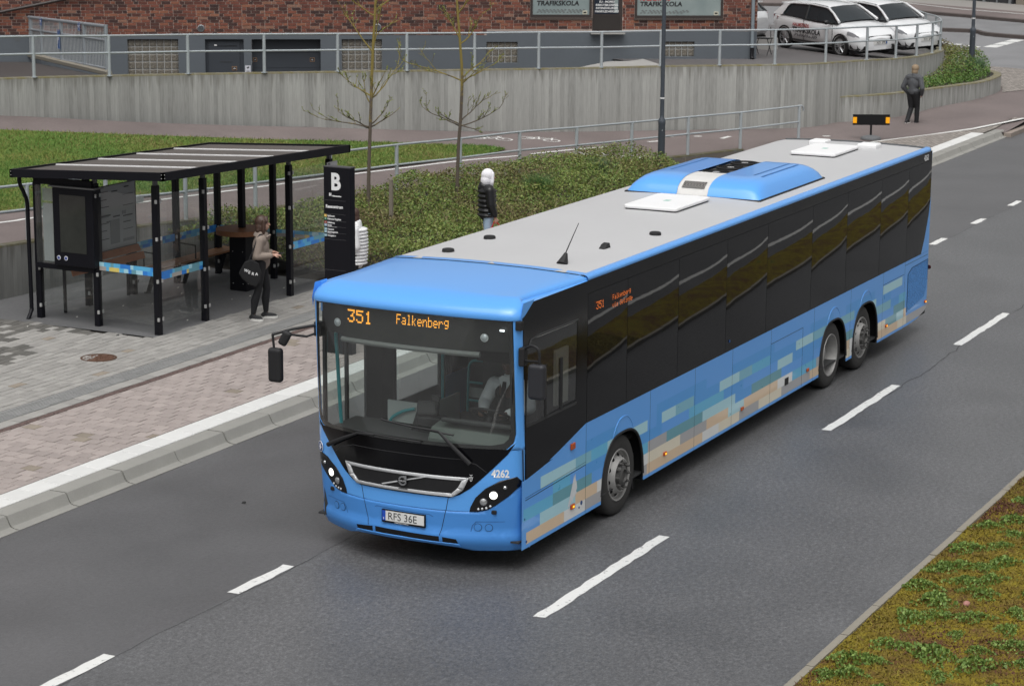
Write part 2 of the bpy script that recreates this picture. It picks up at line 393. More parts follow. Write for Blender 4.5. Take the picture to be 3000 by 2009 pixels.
# tar line where the two lanes meet
b = MB(); xs = np.arange(-8, 40, .25); v = []
for i, x in enumerate(xs): 
    w = .002+.004*random.random(); y = 2.30+.02*math.sin(x*1.7)+random.uniform(-.012, .012); v += [(x, y-w, .0025), (x, y+w, .0025)]
b.add(v, [(2*i, 2*i+2, 2*i+3, 2*i+1) for i in range(len(xs)-1)]); par(b.build('tar_joint', mat('tar', (.045, .045, .046), .5)), road)
b = MB(); xs = np.arange(10, 40, .22); v = []
for i, x in enumerate(xs): 
    w = .004+.008*random.random(); y = -.86+.04*math.sin(x*.9)+random.uniform(-.03, .03); v += [(x, y-w, .0025), (x, y+w, .0025)]
b.add(v, [(2*i, 2*i+2, 2*i+3, 2*i+1) for i in range(len(xs)-1)]); par(b.build('tar_joint', mat('tar', (.045, .045, .046), .5)), road)

# ---------------------------------------------------------------- median: moss, edging stones, sedum
def MW(x): return np.interp(x, [2, 9], [3.5, 1.0])        # the strip narrows along the road
mx, mv = np.meshgrid(np.linspace(-16, 70, 345), np.linspace(0, 1, 42), indexing='ij'); my = -3.785-mv*MW(mx)
def MZ(x, y): return .035+.03*fbm(x, y, .9, 3)+.022*fbm(x, y, 3.1, 4)+.05*np.sin(np.clip((-3.785-np.asarray(y))/MW(x), 0, 1)*math.pi)
mz = MZ(mx, my)
b = MB(); b.v = list(zip(mx.ravel(), my.ravel(), mz.ravel())); ny = 42
b.f = [(i*ny+j, (i+1)*ny+j, (i+1)*ny+j+1, i*ny+j+1) for i in range(344) for j in range(ny-1)]; b.m = [0]*len(b.f)
def moss():
    t = NT('moss'); co = t.coord(); big = t.noise(co, 1.7, 5, .62); mid = t.noise(co, 5.5, 4, .65); f = t.noise(co, 42, 3)
    k = t.math('ADD', t.math('MULTIPLY', big, .55), t.math('MULTIPLY', mid, .45))
    c = t.ramp(k, [(.34, (.10, .042, .022)), (.42, (.135, .085, .024)), (.49, (.165, .122, .016)), (.57, (.215, .168, .017)), (.66, (.12, .13, .026))])
    c = t.mix(1.0, c, t.ramp(f, [(.3, (.55,)*3), (.7, (1.4,)*3)]), 'MULTIPLY'); t.col(c); t.set(.95, 0, .2); t.bump(t.math('ADD', f, mid), .9, .02); return t.m
M_MOSS = moss()
med = b.build('median_moss', M_MOSS, smooth=True); tag(med, kind='structure')
N = 90000; px = RNG.uniform(-3.5, 12, N); py = -3.8-MW(px)*.97*RNG.random(N)**1.25; pz = MZ(px, py)
kk = fbm(px, py, .8, 11)+.5*RNG.normal(0, .35, N); mi = np.where(kk < -.28, 0, np.where(kk < .18, 1, np.where(kk < .62, 2, 3)))
mm = [mat('moss red brown', (.11, .045, .028), .9, 0, .2, 20), mat('moss ochre', (.155, .115, .018), .9, 0, .2, 20), mat('moss yellow green', (.205, .165, .019), .9, 0, .2, 20), mat('moss green', (.105, .13, .024), .9, 0, .2, 20)]
o = blades('moss_tips', np.stack([px, py, pz-.004], 1), RNG.uniform(.012, .034, N), RNG.uniform(.006, .014, N), mm, .8, med, mi); o['kind'] = 'stuff'
me = MB().box(0, .985, -.04, .04, -.1, .055).mesh('edging_stone', M_EDGE)
ed = empty('median_kerb', (0, -3.745, 0)); tag(ed, kind='structure')
for i in range(-14, 68): local(inst(me, 'edging_stone', None, (i+.0, random.uniform(-.004, .004), random.uniform(-.006, .004)), (0, random.uniform(-.004, .004), random.uniform(-.004, .004))), ed)
# sedum tufts, each its own plant
M_SED = [mat('sedum leaf', (.105, .175, .030), .6, 0, .25, 30), mat('sedum pale leaf', (.17, .255, .05), .6, 0, .25, 30)]
sedum = []
for k in range(5):
    n = 420; a = RNG.uniform(0, 2*math.pi, n); r = np.sqrt(RNG.random(n)); P = np.stack([r*np.cos(a)*.22, r*np.sin(a)*.15, .02+.085*(1-r**1.6)*RNG.uniform(.5, 1.15, n)], 1)
    P[:, :2] *= (1+.35*np.sin(a*3+k)+.2*np.sin(a*5+2*k))[:, None]
    d = RNG.normal(0, 1, (n, 3)); d[:, 2] = np.abs(d[:, 2])+.4; d /= np.linalg.norm(d, axis=1)[:, None]; e = np.cross(d, RNG.normal(0, 1, (n, 3))); e /= np.linalg.norm(e, axis=1)[:, None]
    s = RNG.uniform(.010, .024, n)[:, None]; o = quads('sedum_tuft', P, d*s, e*s*.6, M_SED, (RNG.random(n) > .55).astype(int)); sedum.append(o.data); bpy.data.objects.remove(o)
spots = [(4.71, -4.2, 1), (4.35, -3.98, .9), (3.33, -4.04, 1), (2.51, -3.98, 1), (2.67, -4.13, .9), (2.13, -4.37, .9), (2.29, -4.6, .9), (1.81, -3.98, .9), (1.38, -4.26, 1.2), (1.72, -4.62, 1), (.69, -4.19, 1.1), (.88, -4.45, .9), (.92, -4.79, .8), (1.24, -5.13, .8), (-.12, -4.24, .9), (-.27, -4.7, 1.4), (.78, -5.16, .8), (.05, -5.08, .7), (.31, -5.34, .9), (-.73, -4.07, 1.1), (-.41, -5.18, 1.1), (-1.12, -4.17, 1), (-1.19, -3.97, .8), (-.82, -4.93, .7), (-.65, -4.27, .6), (4.1, -4.36, .8), (2.96, -4.54, 1), (2.7, -4.41, .8), (3.6, -4.35, .7), (5.6, -4.1, .8), (6.3, -4.2, 1), (5.2, -4.5, .8), (-1.5, -4.6, 1), (1.9, -5.2, 1), (2.9, -5.0, .9), (.4, -4.75, .6), (-.1, -5.6, .9), (3.7, -4.75, .9), (-1.0, -5.5, .9), (-1.9, -4.2, .8)]
for i, (x, y, s) in enumerate(spots):
    o = inst(sedum[i % 5], 'sedum_tuft', None, (x, y, float(MZ(x, y))-.012), (0, 0, random.uniform(0, 6)), (s*random.uniform(.85, 1.1), s*random.uniform(.85, 1.1), s))
    tag(o, 'low green sedum tuft growing in the yellow moss beside the road', 'plant', 'sedum tufts in the moss')
b = MB().ball((1.37, -4.58, float(MZ(1.37, -4.58))+.012), (.055, .038, .032), 10); tag(b.build('stone', mat('pink granite', (.36, .17, .14), .7, 0, .2, 30), smooth=True), 'small pink stone lying among the sedum on the moss', 'stone')

# ---------------------------------------------------------------- kerb, platform paving
kerb = empty('kerb', (0, 5.77, 0)); tag(kerb, kind='structure')
kp = [(.43, -.2), (.43, .150), (.20, .149), (.185, .144), (.176, .132), (.135, .05), (.115, .026), (.075, .013), (0, .006), (-.005, -.2)]
b = MB(); b.prism([(y, z) for y, z in kp][::-1], lambda y, z, d: (d, y, z), .007, 1.085)
ks = b.mesh('kerb_stone', M_KERB, True, 30)
for i in range(-6, 38):
    o = inst(ks, 'kerb_stone', None, (.253+1.1*(i-0)-.0, random.uniform(-.004, .004), random.uniform(-.003, .003)), (0, 0, random.uniform(-.002, .002))); local(o, kerb)
pav = MB()
ys = [6.2, 6.555, 8.38, 8.5, 8.72, 9.08, 10.05, 14.6]
for x0, x1, y0, y1 in ((-6, 33.5, 6.202, 16),):
    pav.add([(x0, y0, zs(y0)-.028), (x1, y0, zs(y0)-.028), (x1, y1, zs(y1)-.028), (x0, y1, zs(y1)-.028)], [(0, 1, 2, 3)])
pavement = pav.build('pavement', mat('paver joint sand', (.045, .037, .03), .95, 0, .25, 12)); tag(pavement, kind='structure')
M_WSLAB = mat('white paving slab', (.60, .60, .585), .75, 0, .07, 6, .15, 60, rnd=.05)
def paver_mesh(name, lx, ly, m, ch=.005, h=.06):
    a, b = lx/2, ly/2; B = MB()
    B.add([(-a, -b, -h), (a, -b, -h), (a, b, -h), (-a, b, -h), (-a, -b, -ch), (a, -b, -ch), (a, b, -ch), (-a, b, -ch), (-a+ch, -b+ch, 0), (a-ch, -b+ch, 0), (a-ch, b-ch, 0), (-a+ch, b-ch, 0)],
          [(8, 9, 10, 11)]+[(i, (i+1) % 4, 4+(i+1) % 4, 4+i) for i in range(4)]+[(4+i, 4+(i+1) % 4, 8+(i+1) % 4, 8+i) for i in range(4)])
    return B.mesh(name, m)
wsl = paver_mesh('white_slab', .388, .343, M_WSLAB, .006)
for i in range(-8, 110):
    x = .68+.4*(i-1)+.0
    if 16 < x < 26: continue
    o = inst(wsl, 'white_slab', None, (x, 6.378, zs(6.378)+random.uniform(-.001, .001)), (R(.77), random.uniform(-.003, .003), 0)); par(o, pavement); o.matrix_parent_inverse = Matrix.Identity(4)
    if x > 41: bpy.data.objects.remove(o)
M_PVP = mat('pink paver', (.315, .272, .254), .85, 0, .10, 5, .2, 50, rnd=.11); M_PVG = mat('grey paver', (.285, .275, .258), .85, 0, .12, 4, .2, 50, rnd=.13); M_PVD = mat('stained paver', (.24, .205, .165), .85, 0, .15, 5, .2, 50, rnd=.12)
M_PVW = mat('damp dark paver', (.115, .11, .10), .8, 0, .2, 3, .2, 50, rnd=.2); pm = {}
def pmesh(k, lx, ly): 
    key = (k, round(lx, 3), round(ly, 3))
    if key not in pm: pm[key] = paver_mesh('paver', lx, ly, {'p': M_PVP, 'g': M_PVG, 'd': M_PVD, 'w': M_PVW}[k])
    return pm[key]
cells = []   # (x, y, lx, ly, kind)
gx, gy = .2, .208
i = 0; x = -2.6
while x < 24:
    y = 6.56+(gy*.5 if i % 2 else gy); prev = 6.56
    ends = []
    while y < 8.38: ends.append(y); y += gy
    ends.append(8.375)
    for e in ends:
        if e-prev > .03: cells.append((x+gx/2, (prev+e)/2, gx-.012, e-prev-.012, 'd' if random.random() < .010 else 'p'))
        prev = e
    x += gx; i += 1
x = -3
while x < 24: cells.append((x+.14, 8.61, .268, .206, 'g')); x += .28
def upper(x, y):
    if y < 10.02: return x < 15.5
    if x < 7.75: return y < 14.25-.11*(x-5)
    return x > 13.15 and y < 10.2 and x < 24
y = 9.085; j = 0
while y < 14.5:
    x = 2.0+(.14 if j % 2 else 0)+random.choice((0, .07))
    while x < 24:
        lx = random.choice((.208, .278, .278, .208))
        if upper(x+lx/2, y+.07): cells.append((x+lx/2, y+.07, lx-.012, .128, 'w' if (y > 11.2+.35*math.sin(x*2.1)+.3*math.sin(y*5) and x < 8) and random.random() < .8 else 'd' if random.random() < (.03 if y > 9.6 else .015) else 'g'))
        x += lx
    y += .14; j += 1
camp = np.array((-20.8, -10.5)); cells.sort(key=lambda q: (q[0]+20.8)**2+(q[1]+10.5)**2-(3000 if (q[0] > -1.0+.2*(q[1]-6) and q[3] > .12) else 0))
rest = {'p': MB(), 'g': MB(), 'd': MB(), 'w': MB()}
for n, (x, y, lx, ly, k) in enumerate(cells):
    z = zs(y)+random.uniform(-.0025, .0025); rx = R(.77)+random.uniform(-.007, .007); ry = random.uniform(-.007, .007)
    if n < 300:
        o = inst(pmesh(k, lx, ly), 'paver', None, (x, y, z), (rx, ry, 0)); o.parent = pavement
    else:
        a, b_ = lx/2, ly/2; c = .004; Mx = Euler((rx, ry, 0)).to_matrix(); O = Vector((x, y, z))
        vs = [O+Mx@Vector(q) for q in ((-a, -b_, -c), (a, -b_, -c), (a, b_, -c), (-a, b_, -c), (-a, -b_, -.03), (a, -b_, -.03), (a, b_, -.03), (-a, b_, -.03), (-a+c, -b_+c, 0), (a-c, -b_+c, 0), (a-c, b_-c, 0), (-a+c, b_-c, 0))]
        rest[k].add(vs, [(8, 9, 10, 11)]+[(4+q, 4+(q+1) % 4, (q+1) % 4, q) for q in range(4)]+[(q, (q+1) % 4, 8+(q+1) % 4, 8+q) for q in range(4)])
for k in rest:
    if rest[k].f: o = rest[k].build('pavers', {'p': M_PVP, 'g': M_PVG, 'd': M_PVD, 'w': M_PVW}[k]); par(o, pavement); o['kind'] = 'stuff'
# ribbed guidance slabs and the drain channel
b = MB(); b.box(-.174, .174, -.174, .174, -.05, -.004)
for q in range(7): b.box(-.172, .172, -.165+q*.0475, -.135+q*.0475, -.004, .003)
tac = b.mesh('guidance_slab', mat('grey guidance slab', (.25, .25, .245), .8, 0, .15, 5, rnd=.10))
x = -3
while x < 24:
    o = inst(tac, 'guidance_slab', None, (x, 8.9, zs(8.9)+.001), (R(.77), 0, 0)); o.parent = pavement; x += .353
def drain():
    t = NT('rusty drain grating'); co = t.coord(scale=(45, 20, 1)); v = t.n('ShaderNodeTexVoronoi'); t.l(co, v.inputs[0]); v.inputs['Scale'].default_value = 1
    t.col(t.mix(t.ramp(v.outputs['Distance'], [(.2, (1, 1, 1)), (.45, (0, 0, 0))]), (.14, .095, .085), (.03, .02, .018))); t.set(.7, .2); t.bump(v.outputs['Distance'], .8, .01); return t.m
b = MB(); z = zs(8.44)
b.box(-6, 24, 8.386, 8.494, z-.05, z-.004); o = b.build('drain_channel', drain()); par(o, pavement)
# manhole cover in the platform
mh = empty('manhole_cover', (6.2, 9.93, zs(9.93)), 0, 'round rusty brown manhole cover set in the grey paving left of the shelter', 'manhole cover')
b = MB(); b.lathe([(.27, -.03), (.27, .006), (.235, .006), (.235, -.02)], (6.2, 9.93, zs(9.93)), n=32); par(b.build('frame', mat('rusty frame', (.10, .055, .035), .7, .3, .3, 20), smooth=True), mh)
b = MB(); b.lathe([(.0, .003), (.228, .003), (.228, -.03)], (6.2, 9.93, zs(9.93)), n=32)
for a in range(8):
    for r in (.05, .1, .15, .2): 
        t_ = a*math.pi/4+r*3; b.box(6.2+r*math.cos(t_)-.014, 6.2+r*math.cos(t_)+.014, 9.93+r*math.sin(t_)-.014, 9.93+r*math.sin(t_)+.014, zs(9.93), zs(9.93)+.008)
par(b.build('lid', mat('rusty iron', (.14, .075, .05), .65, .4, .35, 18, .2)), mh)
# asphalt floor of the shelter, asphalt behind it
b = MB(); P = [(7.78, 10.04), (13.12, 10.0), (13.12, 13.7), (7.6, 14.15)]
b.add([(x, y, zs(y)+.001) for x, y in P], [(0, 1, 2, 3)]); par(b.build('shelter_floor', M_FLOOR), pavement)

# ---------------------------------------------------------------- cycle path terrain, grass
def drape(name, poly, dz, m, step=.6, parent=None, f=T):
    xs = [p[0] for p in poly]; ys_ = [p[1] for p in poly]
    bm = clip_tri(poly, np.arange(math.floor(min(xs)), max(xs), step), np.arange(math.floor(min(ys_)), max(ys_), step))
    for v in bm.verts: v.co.z = float(f(v.co.x, v.co.y))+dz
    me = bpy.data.meshes.new(name); bm.to_mesh(me); bm.free(); me.materials.append(m); me.shade_smooth()
    for p in me.polygons:
        if p.normal.z < 0: me.flip_normals(); break
    o = bpy.data.objects.new(name, me); COL.objects.link(o)
    if parent: par(o, parent)
    return o
poly = [(x, y+.05) for x, y in PW]+[(34.15, 6.22), (41.65, 6.22), (41.7, 5.84), (58, 5.84), (58, 13.2), (54, 12.6), (53.4, 10.2), (51.9, 8.8), (48.7, 8.5), (43.8, 9.1), (41.1, 10.1), (39.6, 11.2), (37.7, 12.15), (34.3, 15.1), (28.6, 19.25), (20.5, 23.3), (12, 26.5), (1, 27)]
path = drape('cycle_path', poly, 0, M_PATH); tag(path, kind='structure')
GP = [(7, 17.2), (9, 17.0), (12.15, 16.56), (15.71, 16.09), (19.2, 15.81), (21.6, 15.47), (23.46, 15.35), (25.71, 15.1), (27.5, 14.92), (28.8, 14.9), (29.45, 15.0), (29.6, 15.5), (29.34, 15.95), (28.82, 16.41), (27.98, 17.37), (26.93, 18.23), (24, 20.17), (21.47, 21.62), (19.58, 22.58), (14, 25), (7, 26)]
def grassm():
    t = NT('grass'); co = t.coord(); a = t.noise(co, .5, 4); f = t.noise(co, 30, 3)
    c = t.ramp(a, [(.30, (.17, .155, .045)), (.42, (.135, .170, .034)), (.55, (.090, .155, .027)), (.7, (.075, .155, .024))]); t.col(t.mix(1.0, c, t.ramp(f, [(.3, (.6,)*3), (.7, (1.35,)*3)]), 'MULTIPLY')); t.set(.9, 0, .25); t.bump(f, .8, .03); return t.m
M_GRASS = grassm(); lawn = drape('lawn', GP, .03, M_GRASS); tag(lawn, kind='structure')
N = 170000; px = RNG.uniform(7, 29.6, N); py = RNG.uniform(14.85, 24.5, N); k = in_poly(px, py, GP); px, py = px[k], py[k]
kk = fbm(px, py, .45, 21)+RNG.normal(0, .25, len(px)); mi = np.where(kk < -.25, 0, np.where(kk < .2, 1, 2))
gm = [mat('dry grass', (.215, .19, .065), .8, 0, .2, 8), mat('grass blade', (.140, .190, .038), .8, 0, .2, 8), mat('lush grass blade', (.080, .165, .027), .8, 0, .2, 8)]
o = blades('grass', np.stack([px, py, T(px, py)+.02], 1), RNG.uniform(.03, .085, len(px)), RNG.uniform(.006, .014, len(px)), gm, .5, None, mi); tag(o, 'short green and yellowing grass between the two cycle paths', 'grass', kind='stuff')
# lines and cycle signs on the path
def ribbon(pts, w, name='path_marking', parent=path, dz=.006, m=M_PAINT):
    pts = [np.array(p, float) for p in pts]; v = []
    for i, p in enumerate(pts):
        d = pts[min(i+1, len(pts)-1)]-pts[max(i-1, 0)]; n = np.array((-d[1], d[0]))/np.linalg.norm(d)
        for s in (-1, 1): q = p+n*s*w/2; v.append((q[0], q[1], float(T(q[0], q[1]))+dz))
    b = MB(); b.add(v, [(2*i, 2*i+2, 2*i+3, 2*i+1) for i in range(len(pts)-1)]); o = b.build(name, m); par(o, parent); return o
ribbon(spline([(7, 16.3), (11.19, 15.78), (11.98, 15.76), (15.18, 15.7), (21.37, 15.32), (22.6, 15.26), (24.57, 15.04), (26.67, 14.77), (28.65, 14.23)], 6), .11)
ribbon(spline([(29.18, 14.18), (30.6, 13.85), (31.96, 13.38)], 5), .11)
for a, b_ in (((34.86, 13.06), (35.03, 12.91)), ((35.49, 12.5), (35.65, 12.35)), ((35.61, 11.78), (36.17, 11.76)), ((38.06, 9.83), (38.21, 9.68)), ((33.6, 13.0), (34.1, 12.8))): ribbon([a, b_], .12)
def bike(c, d, s):
    d = np.array(d, float)/np.linalg.norm(d); n = np.array((-d[1], d[0])); c = np.array(c); b = MB()
    def P(a, e): q = c+d*a*s+n*e*s; return q
    def ln(pts, w=.05):
        pts = [P(*p) for p in pts]; v = []
        for i, p in enumerate(pts):
            dd = pts[min(i+1, len(pts)-1)]-pts[max(i-1, 0)]; nn = np.array((-dd[1], dd[0]))/np.linalg.norm(dd)
            for k in (-1, 1): q = p+nn*k*w/2; v.append((q[0], q[1], float(T(q[0], q[1]))+.006))
        b.add(v, [(2*i, 2*i+2, 2*i+3, 2*i+1) for i in range(len(pts)-1)])
    for o in (-.55, .55): ln([(o+.33*math.cos(t), .33*math.sin(t)) for t in np.linspace(0, 2*math.pi, 17)])
    ln([(-.55, 0), (-.2, .5), (.35, .5), (0, 0), (-.55, 0)]); ln([(0, 0), (-.25, .65)]); ln([(.55, 0), (.33, .7), (.5, .75)])
    par(b.build('cycle_symbol', M_PAINT), path)
bike((30.25, 13.05), (.3, -1), .62); bike((30.55, 12.05), (.3, -1), .62); bike((30.95, 16.2), (.45, -.75), .62); bike((31.9, 15.3), (.1, -.9), .62)
# stone setts beside the path and the flat edge line at the right
def setts():
    t = NT('stone setts'); co = t.coord(); br = t.n('ShaderNodeTexBrick'); t.l(co, br.inputs[0]); br.inputs['Scale'].default_value = 1; br.inputs['Brick Width'].default_value = .16; br.inputs['Row Height'].default_value = .11; br.inputs['Mortar Size'].default_value = .012
    br.inputs['Color1'].default_value = (.34, .31, .28, 1); br.inputs['Color2'].default_value = (.20, .18, .165, 1); br.inputs['Mortar'].default_value = (.12, .105, .09, 1)
    n = t.noise(co, 9, 3); t.col(t.mix(1, br.outputs[0], t.ramp(n, [(.3, (.75,)*3), (.7, (1.2,)*3)]), 'MULTIPLY')); t.set(.8); t.bump(br.outputs['Fac'], -.5, .01); return t.m
M_SETT = setts()
drape('setts', [(26, 6.56), (40.2, 6.56), (40.3, 6.25), (44.2, 6.25), (44.2, 5.9), (41.82, 6.66), (39.96, 7.34), (38.43, 7.92), (34.2, 9.3), (30, 9.0), (26, 8.6)], .022, M_SETT, 2, path, lambda x, y: np.maximum(T(x, y), .135))
drape('setts', [(50.5, 8.3), (58, 6.4), (58, 14), (53.8, 13), (53.5, 10.2), (52, 8.7)], .012, M_SETT, 2, path)
ribbon([(33, 9.72), (36, 8.9), (38.43, 8.0), (39.96, 7.42), (41.82, 6.74), (44.07, 5.93)], .13, dz=.045)
b = MB(); 
for i in range(16): b.box(41.65+.9*i, 42.54+.9*i, 5.66, 5.86, -.2, .11+random.uniform(-.004, .004))
par(b.build('granite_edge', mat('granite kerb', (.25, .21, .18), .8, 0, .3, 12, rnd=.2)), kerb)

# ---------------------------------------------------------------- walls
def wall(name, line, th, base, label, m=None):
    """line of (x, y, ztop); base(x,y) -> z of the foot"""
    pts = spline(line, 6); b = MB(); uv = []; L = 0; prev = None
    for i, p in enumerate(pts):
        d = pts[min(i+1, len(pts)-1)]-pts[max(i-1, 0)]; d = d[:2]/np.linalg.norm(d[:2]); n = np.array((-d[1], d[0]))
        if prev is not None: L += np.linalg.norm(p[:2]-prev[:2])
        prev = p; zt = p[2]; zb = base(p[0], p[1])
        q = p[:2]+n*th
        for (x, y, z, v) in ((p[0], p[1], zb, zt-zb), (p[0], p[1], zt-.03, .03), (p[0]+n[0]*.012, p[1]+n[1]*.012, zt, .02), (q[0]-n[0]*.012, q[1]-n[1]*.012, zt, .02), (q[0], q[1], zt-.03, .03), (q[0], q[1], zb, zt-zb)):
            b.v.append((x, y, z)); uv.append((L, v))
    for i in range(len(pts)-1):
        for k in range(5): b.f.append((i*6+k, (i+1)*6+k, (i+1)*6+k+1, i*6+k+1)); b.m.append(0)
    for e in (0, len(pts)-1): b.f.append(tuple(e*6+k for k in range(6))); b.m.append(0)
    b.uv = uv; o = b.build(name, m or M_WALL, smooth=True, angle=30); tag(o, label, 'wall'); return o
wall('retaining_wall', WL, .26, lambda x, y: float(T(x, y))-.35, 'tall board-marked grey concrete wall carrying the long galvanised railing')
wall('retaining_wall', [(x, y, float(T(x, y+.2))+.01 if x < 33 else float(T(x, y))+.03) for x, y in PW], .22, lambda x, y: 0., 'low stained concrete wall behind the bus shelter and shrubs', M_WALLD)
wall('planter_wall', LW, .25, lambda x, y: 0., 'low curved concrete planter wall beside the walking man')

# ---------------------------------------------------------------- railings
def railing(name, posts, ztops, label, bars, bend=False, r=.024, pr=.040, group='galvanised railings'):
    """posts: (x, y, zfoot); bars: distances below the top"""
    root = empty(name, (posts[0][0], posts[0][1], posts[0][2]), 0, label, 'railing', group)
    for (x, y, z), zt in zip(posts, ztops):
        b = MB(); b.tube([(x, y, z-.02), (x, y, zt-.01)], pr, 10); b.box(x-.06, x+.06, y-.06, y+.06, z-.004, z+.008); par(b.build('post', M_GALV, smooth=True), root)
    for d in bars:
        pts = spline([(x, y, zt-d) for (x, y, z), zt in zip(posts, ztops)], 6)
        if bend and d == bars[0]:
            e = pts[-1]; dd = e-pts[-3]; dd /= np.linalg.norm(dd); pts += [e+dd*.12, e+dd*.18+np.array((0, 0, -.04)), e+dd*.2+np.array((0, 0, -.14))]
        b = MB(); b.tube(pts, r, 10); par(b.build('rail', M_GALV, smooth=True), root)
    return root
UP = [(16.6, 24.9, 2.57), (19.0, 24.0, 2.53), (21.31, 22.95, 2.47), (23.14, 22.2, 2.39), (25.11, 21.35, 2.32), (26.83, 20.3, 2.26), (28.55, 19.25, 2.2), (30.13, 18.17, 2.15), (31.73, 17.08, 2.1), (33.16, 15.95, 2.07), (34.61, 14.82, 2.03), (36.03, 13.74, 2.01), (37.3, 12.56, 1.99), (38.51, 11.43, 1.97), (40.28, 10.6, 1.92), (42.37, 10.1, 1.86), (44.25, 9.84, 1.78), (46.22, 9.82, 1.7), (48.35, 9.98, 1.62), (50.3, 10.3, 1.55), (53.4, 11.38, 1.46), (55.4, 12.33, 1.4), (59.15, 14.0, 1.28), (62.4, 16.0, 1.15), (65.8, 19.0, 1.0)]
railing('railing', UP, [z+.93 for x, y, z in UP], 'long galvanised two-bar railing on top of the tall concrete wall', (0, .40))
LO = [(9.75, 14.0), (11.75, 13.87), (13.75, 13.58), (15.9, 13.47), (18.4, 13.32), (20.87, 13.2), (23.18, 12.93), (25.6, 12.7), (27.65, 12.24), (29.78, 11.78), (32.03, 11.25), (34.09, 10.66), (36.75, 10.05)]
LO = [(5.2, 14.45), (7.5, 14.22)]+LO
LOz = [(x, y, float(T(x, y)) if x < 35 else .13) for x, y in LO]
railing('railing', LOz, [z+.95 for x, y, z in LOz], 'galvanised two-bar railing along the cycle path behind the bus stop', (.0, .42), True)
b = MB(); b.box(12.3, 12.52, 13.62, 13.64, 1.44, 1.56); o = b.build('sign_plate', mat('pale grey plate', (.40, .42, .42), .5)); tag(o, 'small blank grey plate hanging on the path railing behind the shelter', 'sign')
# ---------------------------------------------------------------- brick building
FO = Vector((40.28, 12.64, 0)); FD = Vector((.51951911, -.85445883, 0)); FN = Vector((.85445883, .51951911, 0))
def FB(s, z, o=0): return FO+FD*s+FN*o+Vector((0, 0, z))
bld = empty('brick_building', FO, 0, 'red brick building with grey plinth, driving school windows and glass block openings', 'building')
def grid_wall(s0, s1, z0, z1, holes, o, m, name, depth=.14):
    ss = sorted({s0, s1, *[h[0] for h in holes], *[h[1] for h in holes]}); zz = sorted({z0, z1, *[h[2] for h in holes], *[h[3] for h in holes]})
    ss = [s for s in ss if s0 <= s <= s1]; zz = [z for z in zz if z0 <= z <= z1]; b = MB()
    for a, c in zip(ss[:-1], ss[1:]):
        for e, f in zip(zz[:-1], zz[1:]):
            ms, mz_ = (a+c)/2, (e+f)/2
            if any(h[0] < ms < h[1] and h[2] < mz_ < h[3] for h in holes): continue
            b.add([FB(a, e, o), FB(c, e, o), FB(c, f, o), FB(a, f, o)], [(0, 1, 2, 3)])
    for h in holes:
        a, c, e, f = max(h[0], s0), min(h[1], s1), max(h[2], z0), min(h[3], z1)
        if f <= e: continue
        d = o+depth
        for q in (((a, e), (a, f)), ((a, f), (c, f)), ((c, f), (c, e)), ((c, e), (a, e))):
            (p, r), (t, u) = q; b.add([FB(p, r, o), FB(t, u, o), FB(t, u, d), FB(p, r, d)], [(0, 1, 2, 3)])
    x = b.build(name, m); par(x, bld); return x
M_PLINTH = mat('grey plinth paint', S(92, 98, 104), .8, 0, .10, 1.5, .15, 30)
GB = [(-17.48, -16.09, 1.02, 2.47), (-11.61, -10.49, 1.02, 2.47), (-7.6, -6.72, 1.815, 2.4), (-2.63, -1.755, 1.99, 2.41)]
DOORS = [(-15.36, -14.3, .4, 2.47), (-14.09, -12.19, .4, 2.47)]
grid_wall(-32, -7.59, -.6, 2.585, GB[:2]+DOORS, 0, M_PLINTH, 'plinth', .16)
grid_wall(-7.59, 0, -.6, 2.70, [(-7.59, -6.72, 1.815, 2.4), GB[3]], 0, M_PLINTH, 'plinth', .10)
OPEN = [(-6.38, -4.655, 3.06, 4.75), (-4.645, -3.80, 2.70, 4.95), (-3.46, -.965, 3.04, 4.75)]
M_MORTAR = mat('pale mortar', (.50, .40, .35), .9, 0, .1, 8)
grid_wall(-32, 0, 2.55, 4.2, OPEN, .012, M_MORTAR, 'mortar_bed', .1)
b = MB(); 
for (s0, s1, z0, z1) in ((-32, 0, 4.2, 8.5),): b.add([FB(s0, z0, 0), FB(s1, z0, 0), FB(s1, z1, 0), FB(s0, z1, 0)], [(0, 1, 2, 3)])
b.add([FB(0, -.6, 0), FB(0, -.6, 14), FB(0, 8.5, 14), FB(0, 8.5, 0)], [(0, 1, 2, 3)]); b.add([FB(-32, 8.5, 0), FB(0, 8.5, 0), FB(0, 8.5, 14), FB(-32, 8.5, 14)], [(0, 1, 2, 3)]); b.add([FB(-32, -.6, 0), FB(-32, 8.5, 0), FB(-32, 8.5, 14), FB(-32, -.6, 14)], [(0, 1, 2, 3)])
par(b.build('wall', mat('brick colour', (.17, .065, .045), .9, 0, .2, 6)), bld)
def brickmat():
    t = NT('brick'); g = t.n('ShaderNodeNewGeometry'); oi = t.n('ShaderNodeObjectInfo'); co = t.coord()
    r = t.math('FRACT', t.math('ADD', t.math('MULTIPLY', g.outputs['Random Per Island'], 7.13), oi.outputs['Random']))
    c = t.ramp(r, [(0, (.045, .024, .022)), (.22, (.075, .032, .026)), (.5, (.155, .052, .036)), (.78, (.21, .072, .046)), (.95, (.27, .11, .064)), (1, (.25, .14, .10))])
    n = t.noise(co, 18, 4); t.col(t.mix(1, c, t.ramp(n, [(.3, (.78,)*3), (.7, (1.2,)*3)]), 'MULTIPLY')); t.set(.85); t.bump(n, .3, .004); return t.m
M_BRICK = brickmat()
bricks = []
C_ = .0834; row = 0; z = 2.585
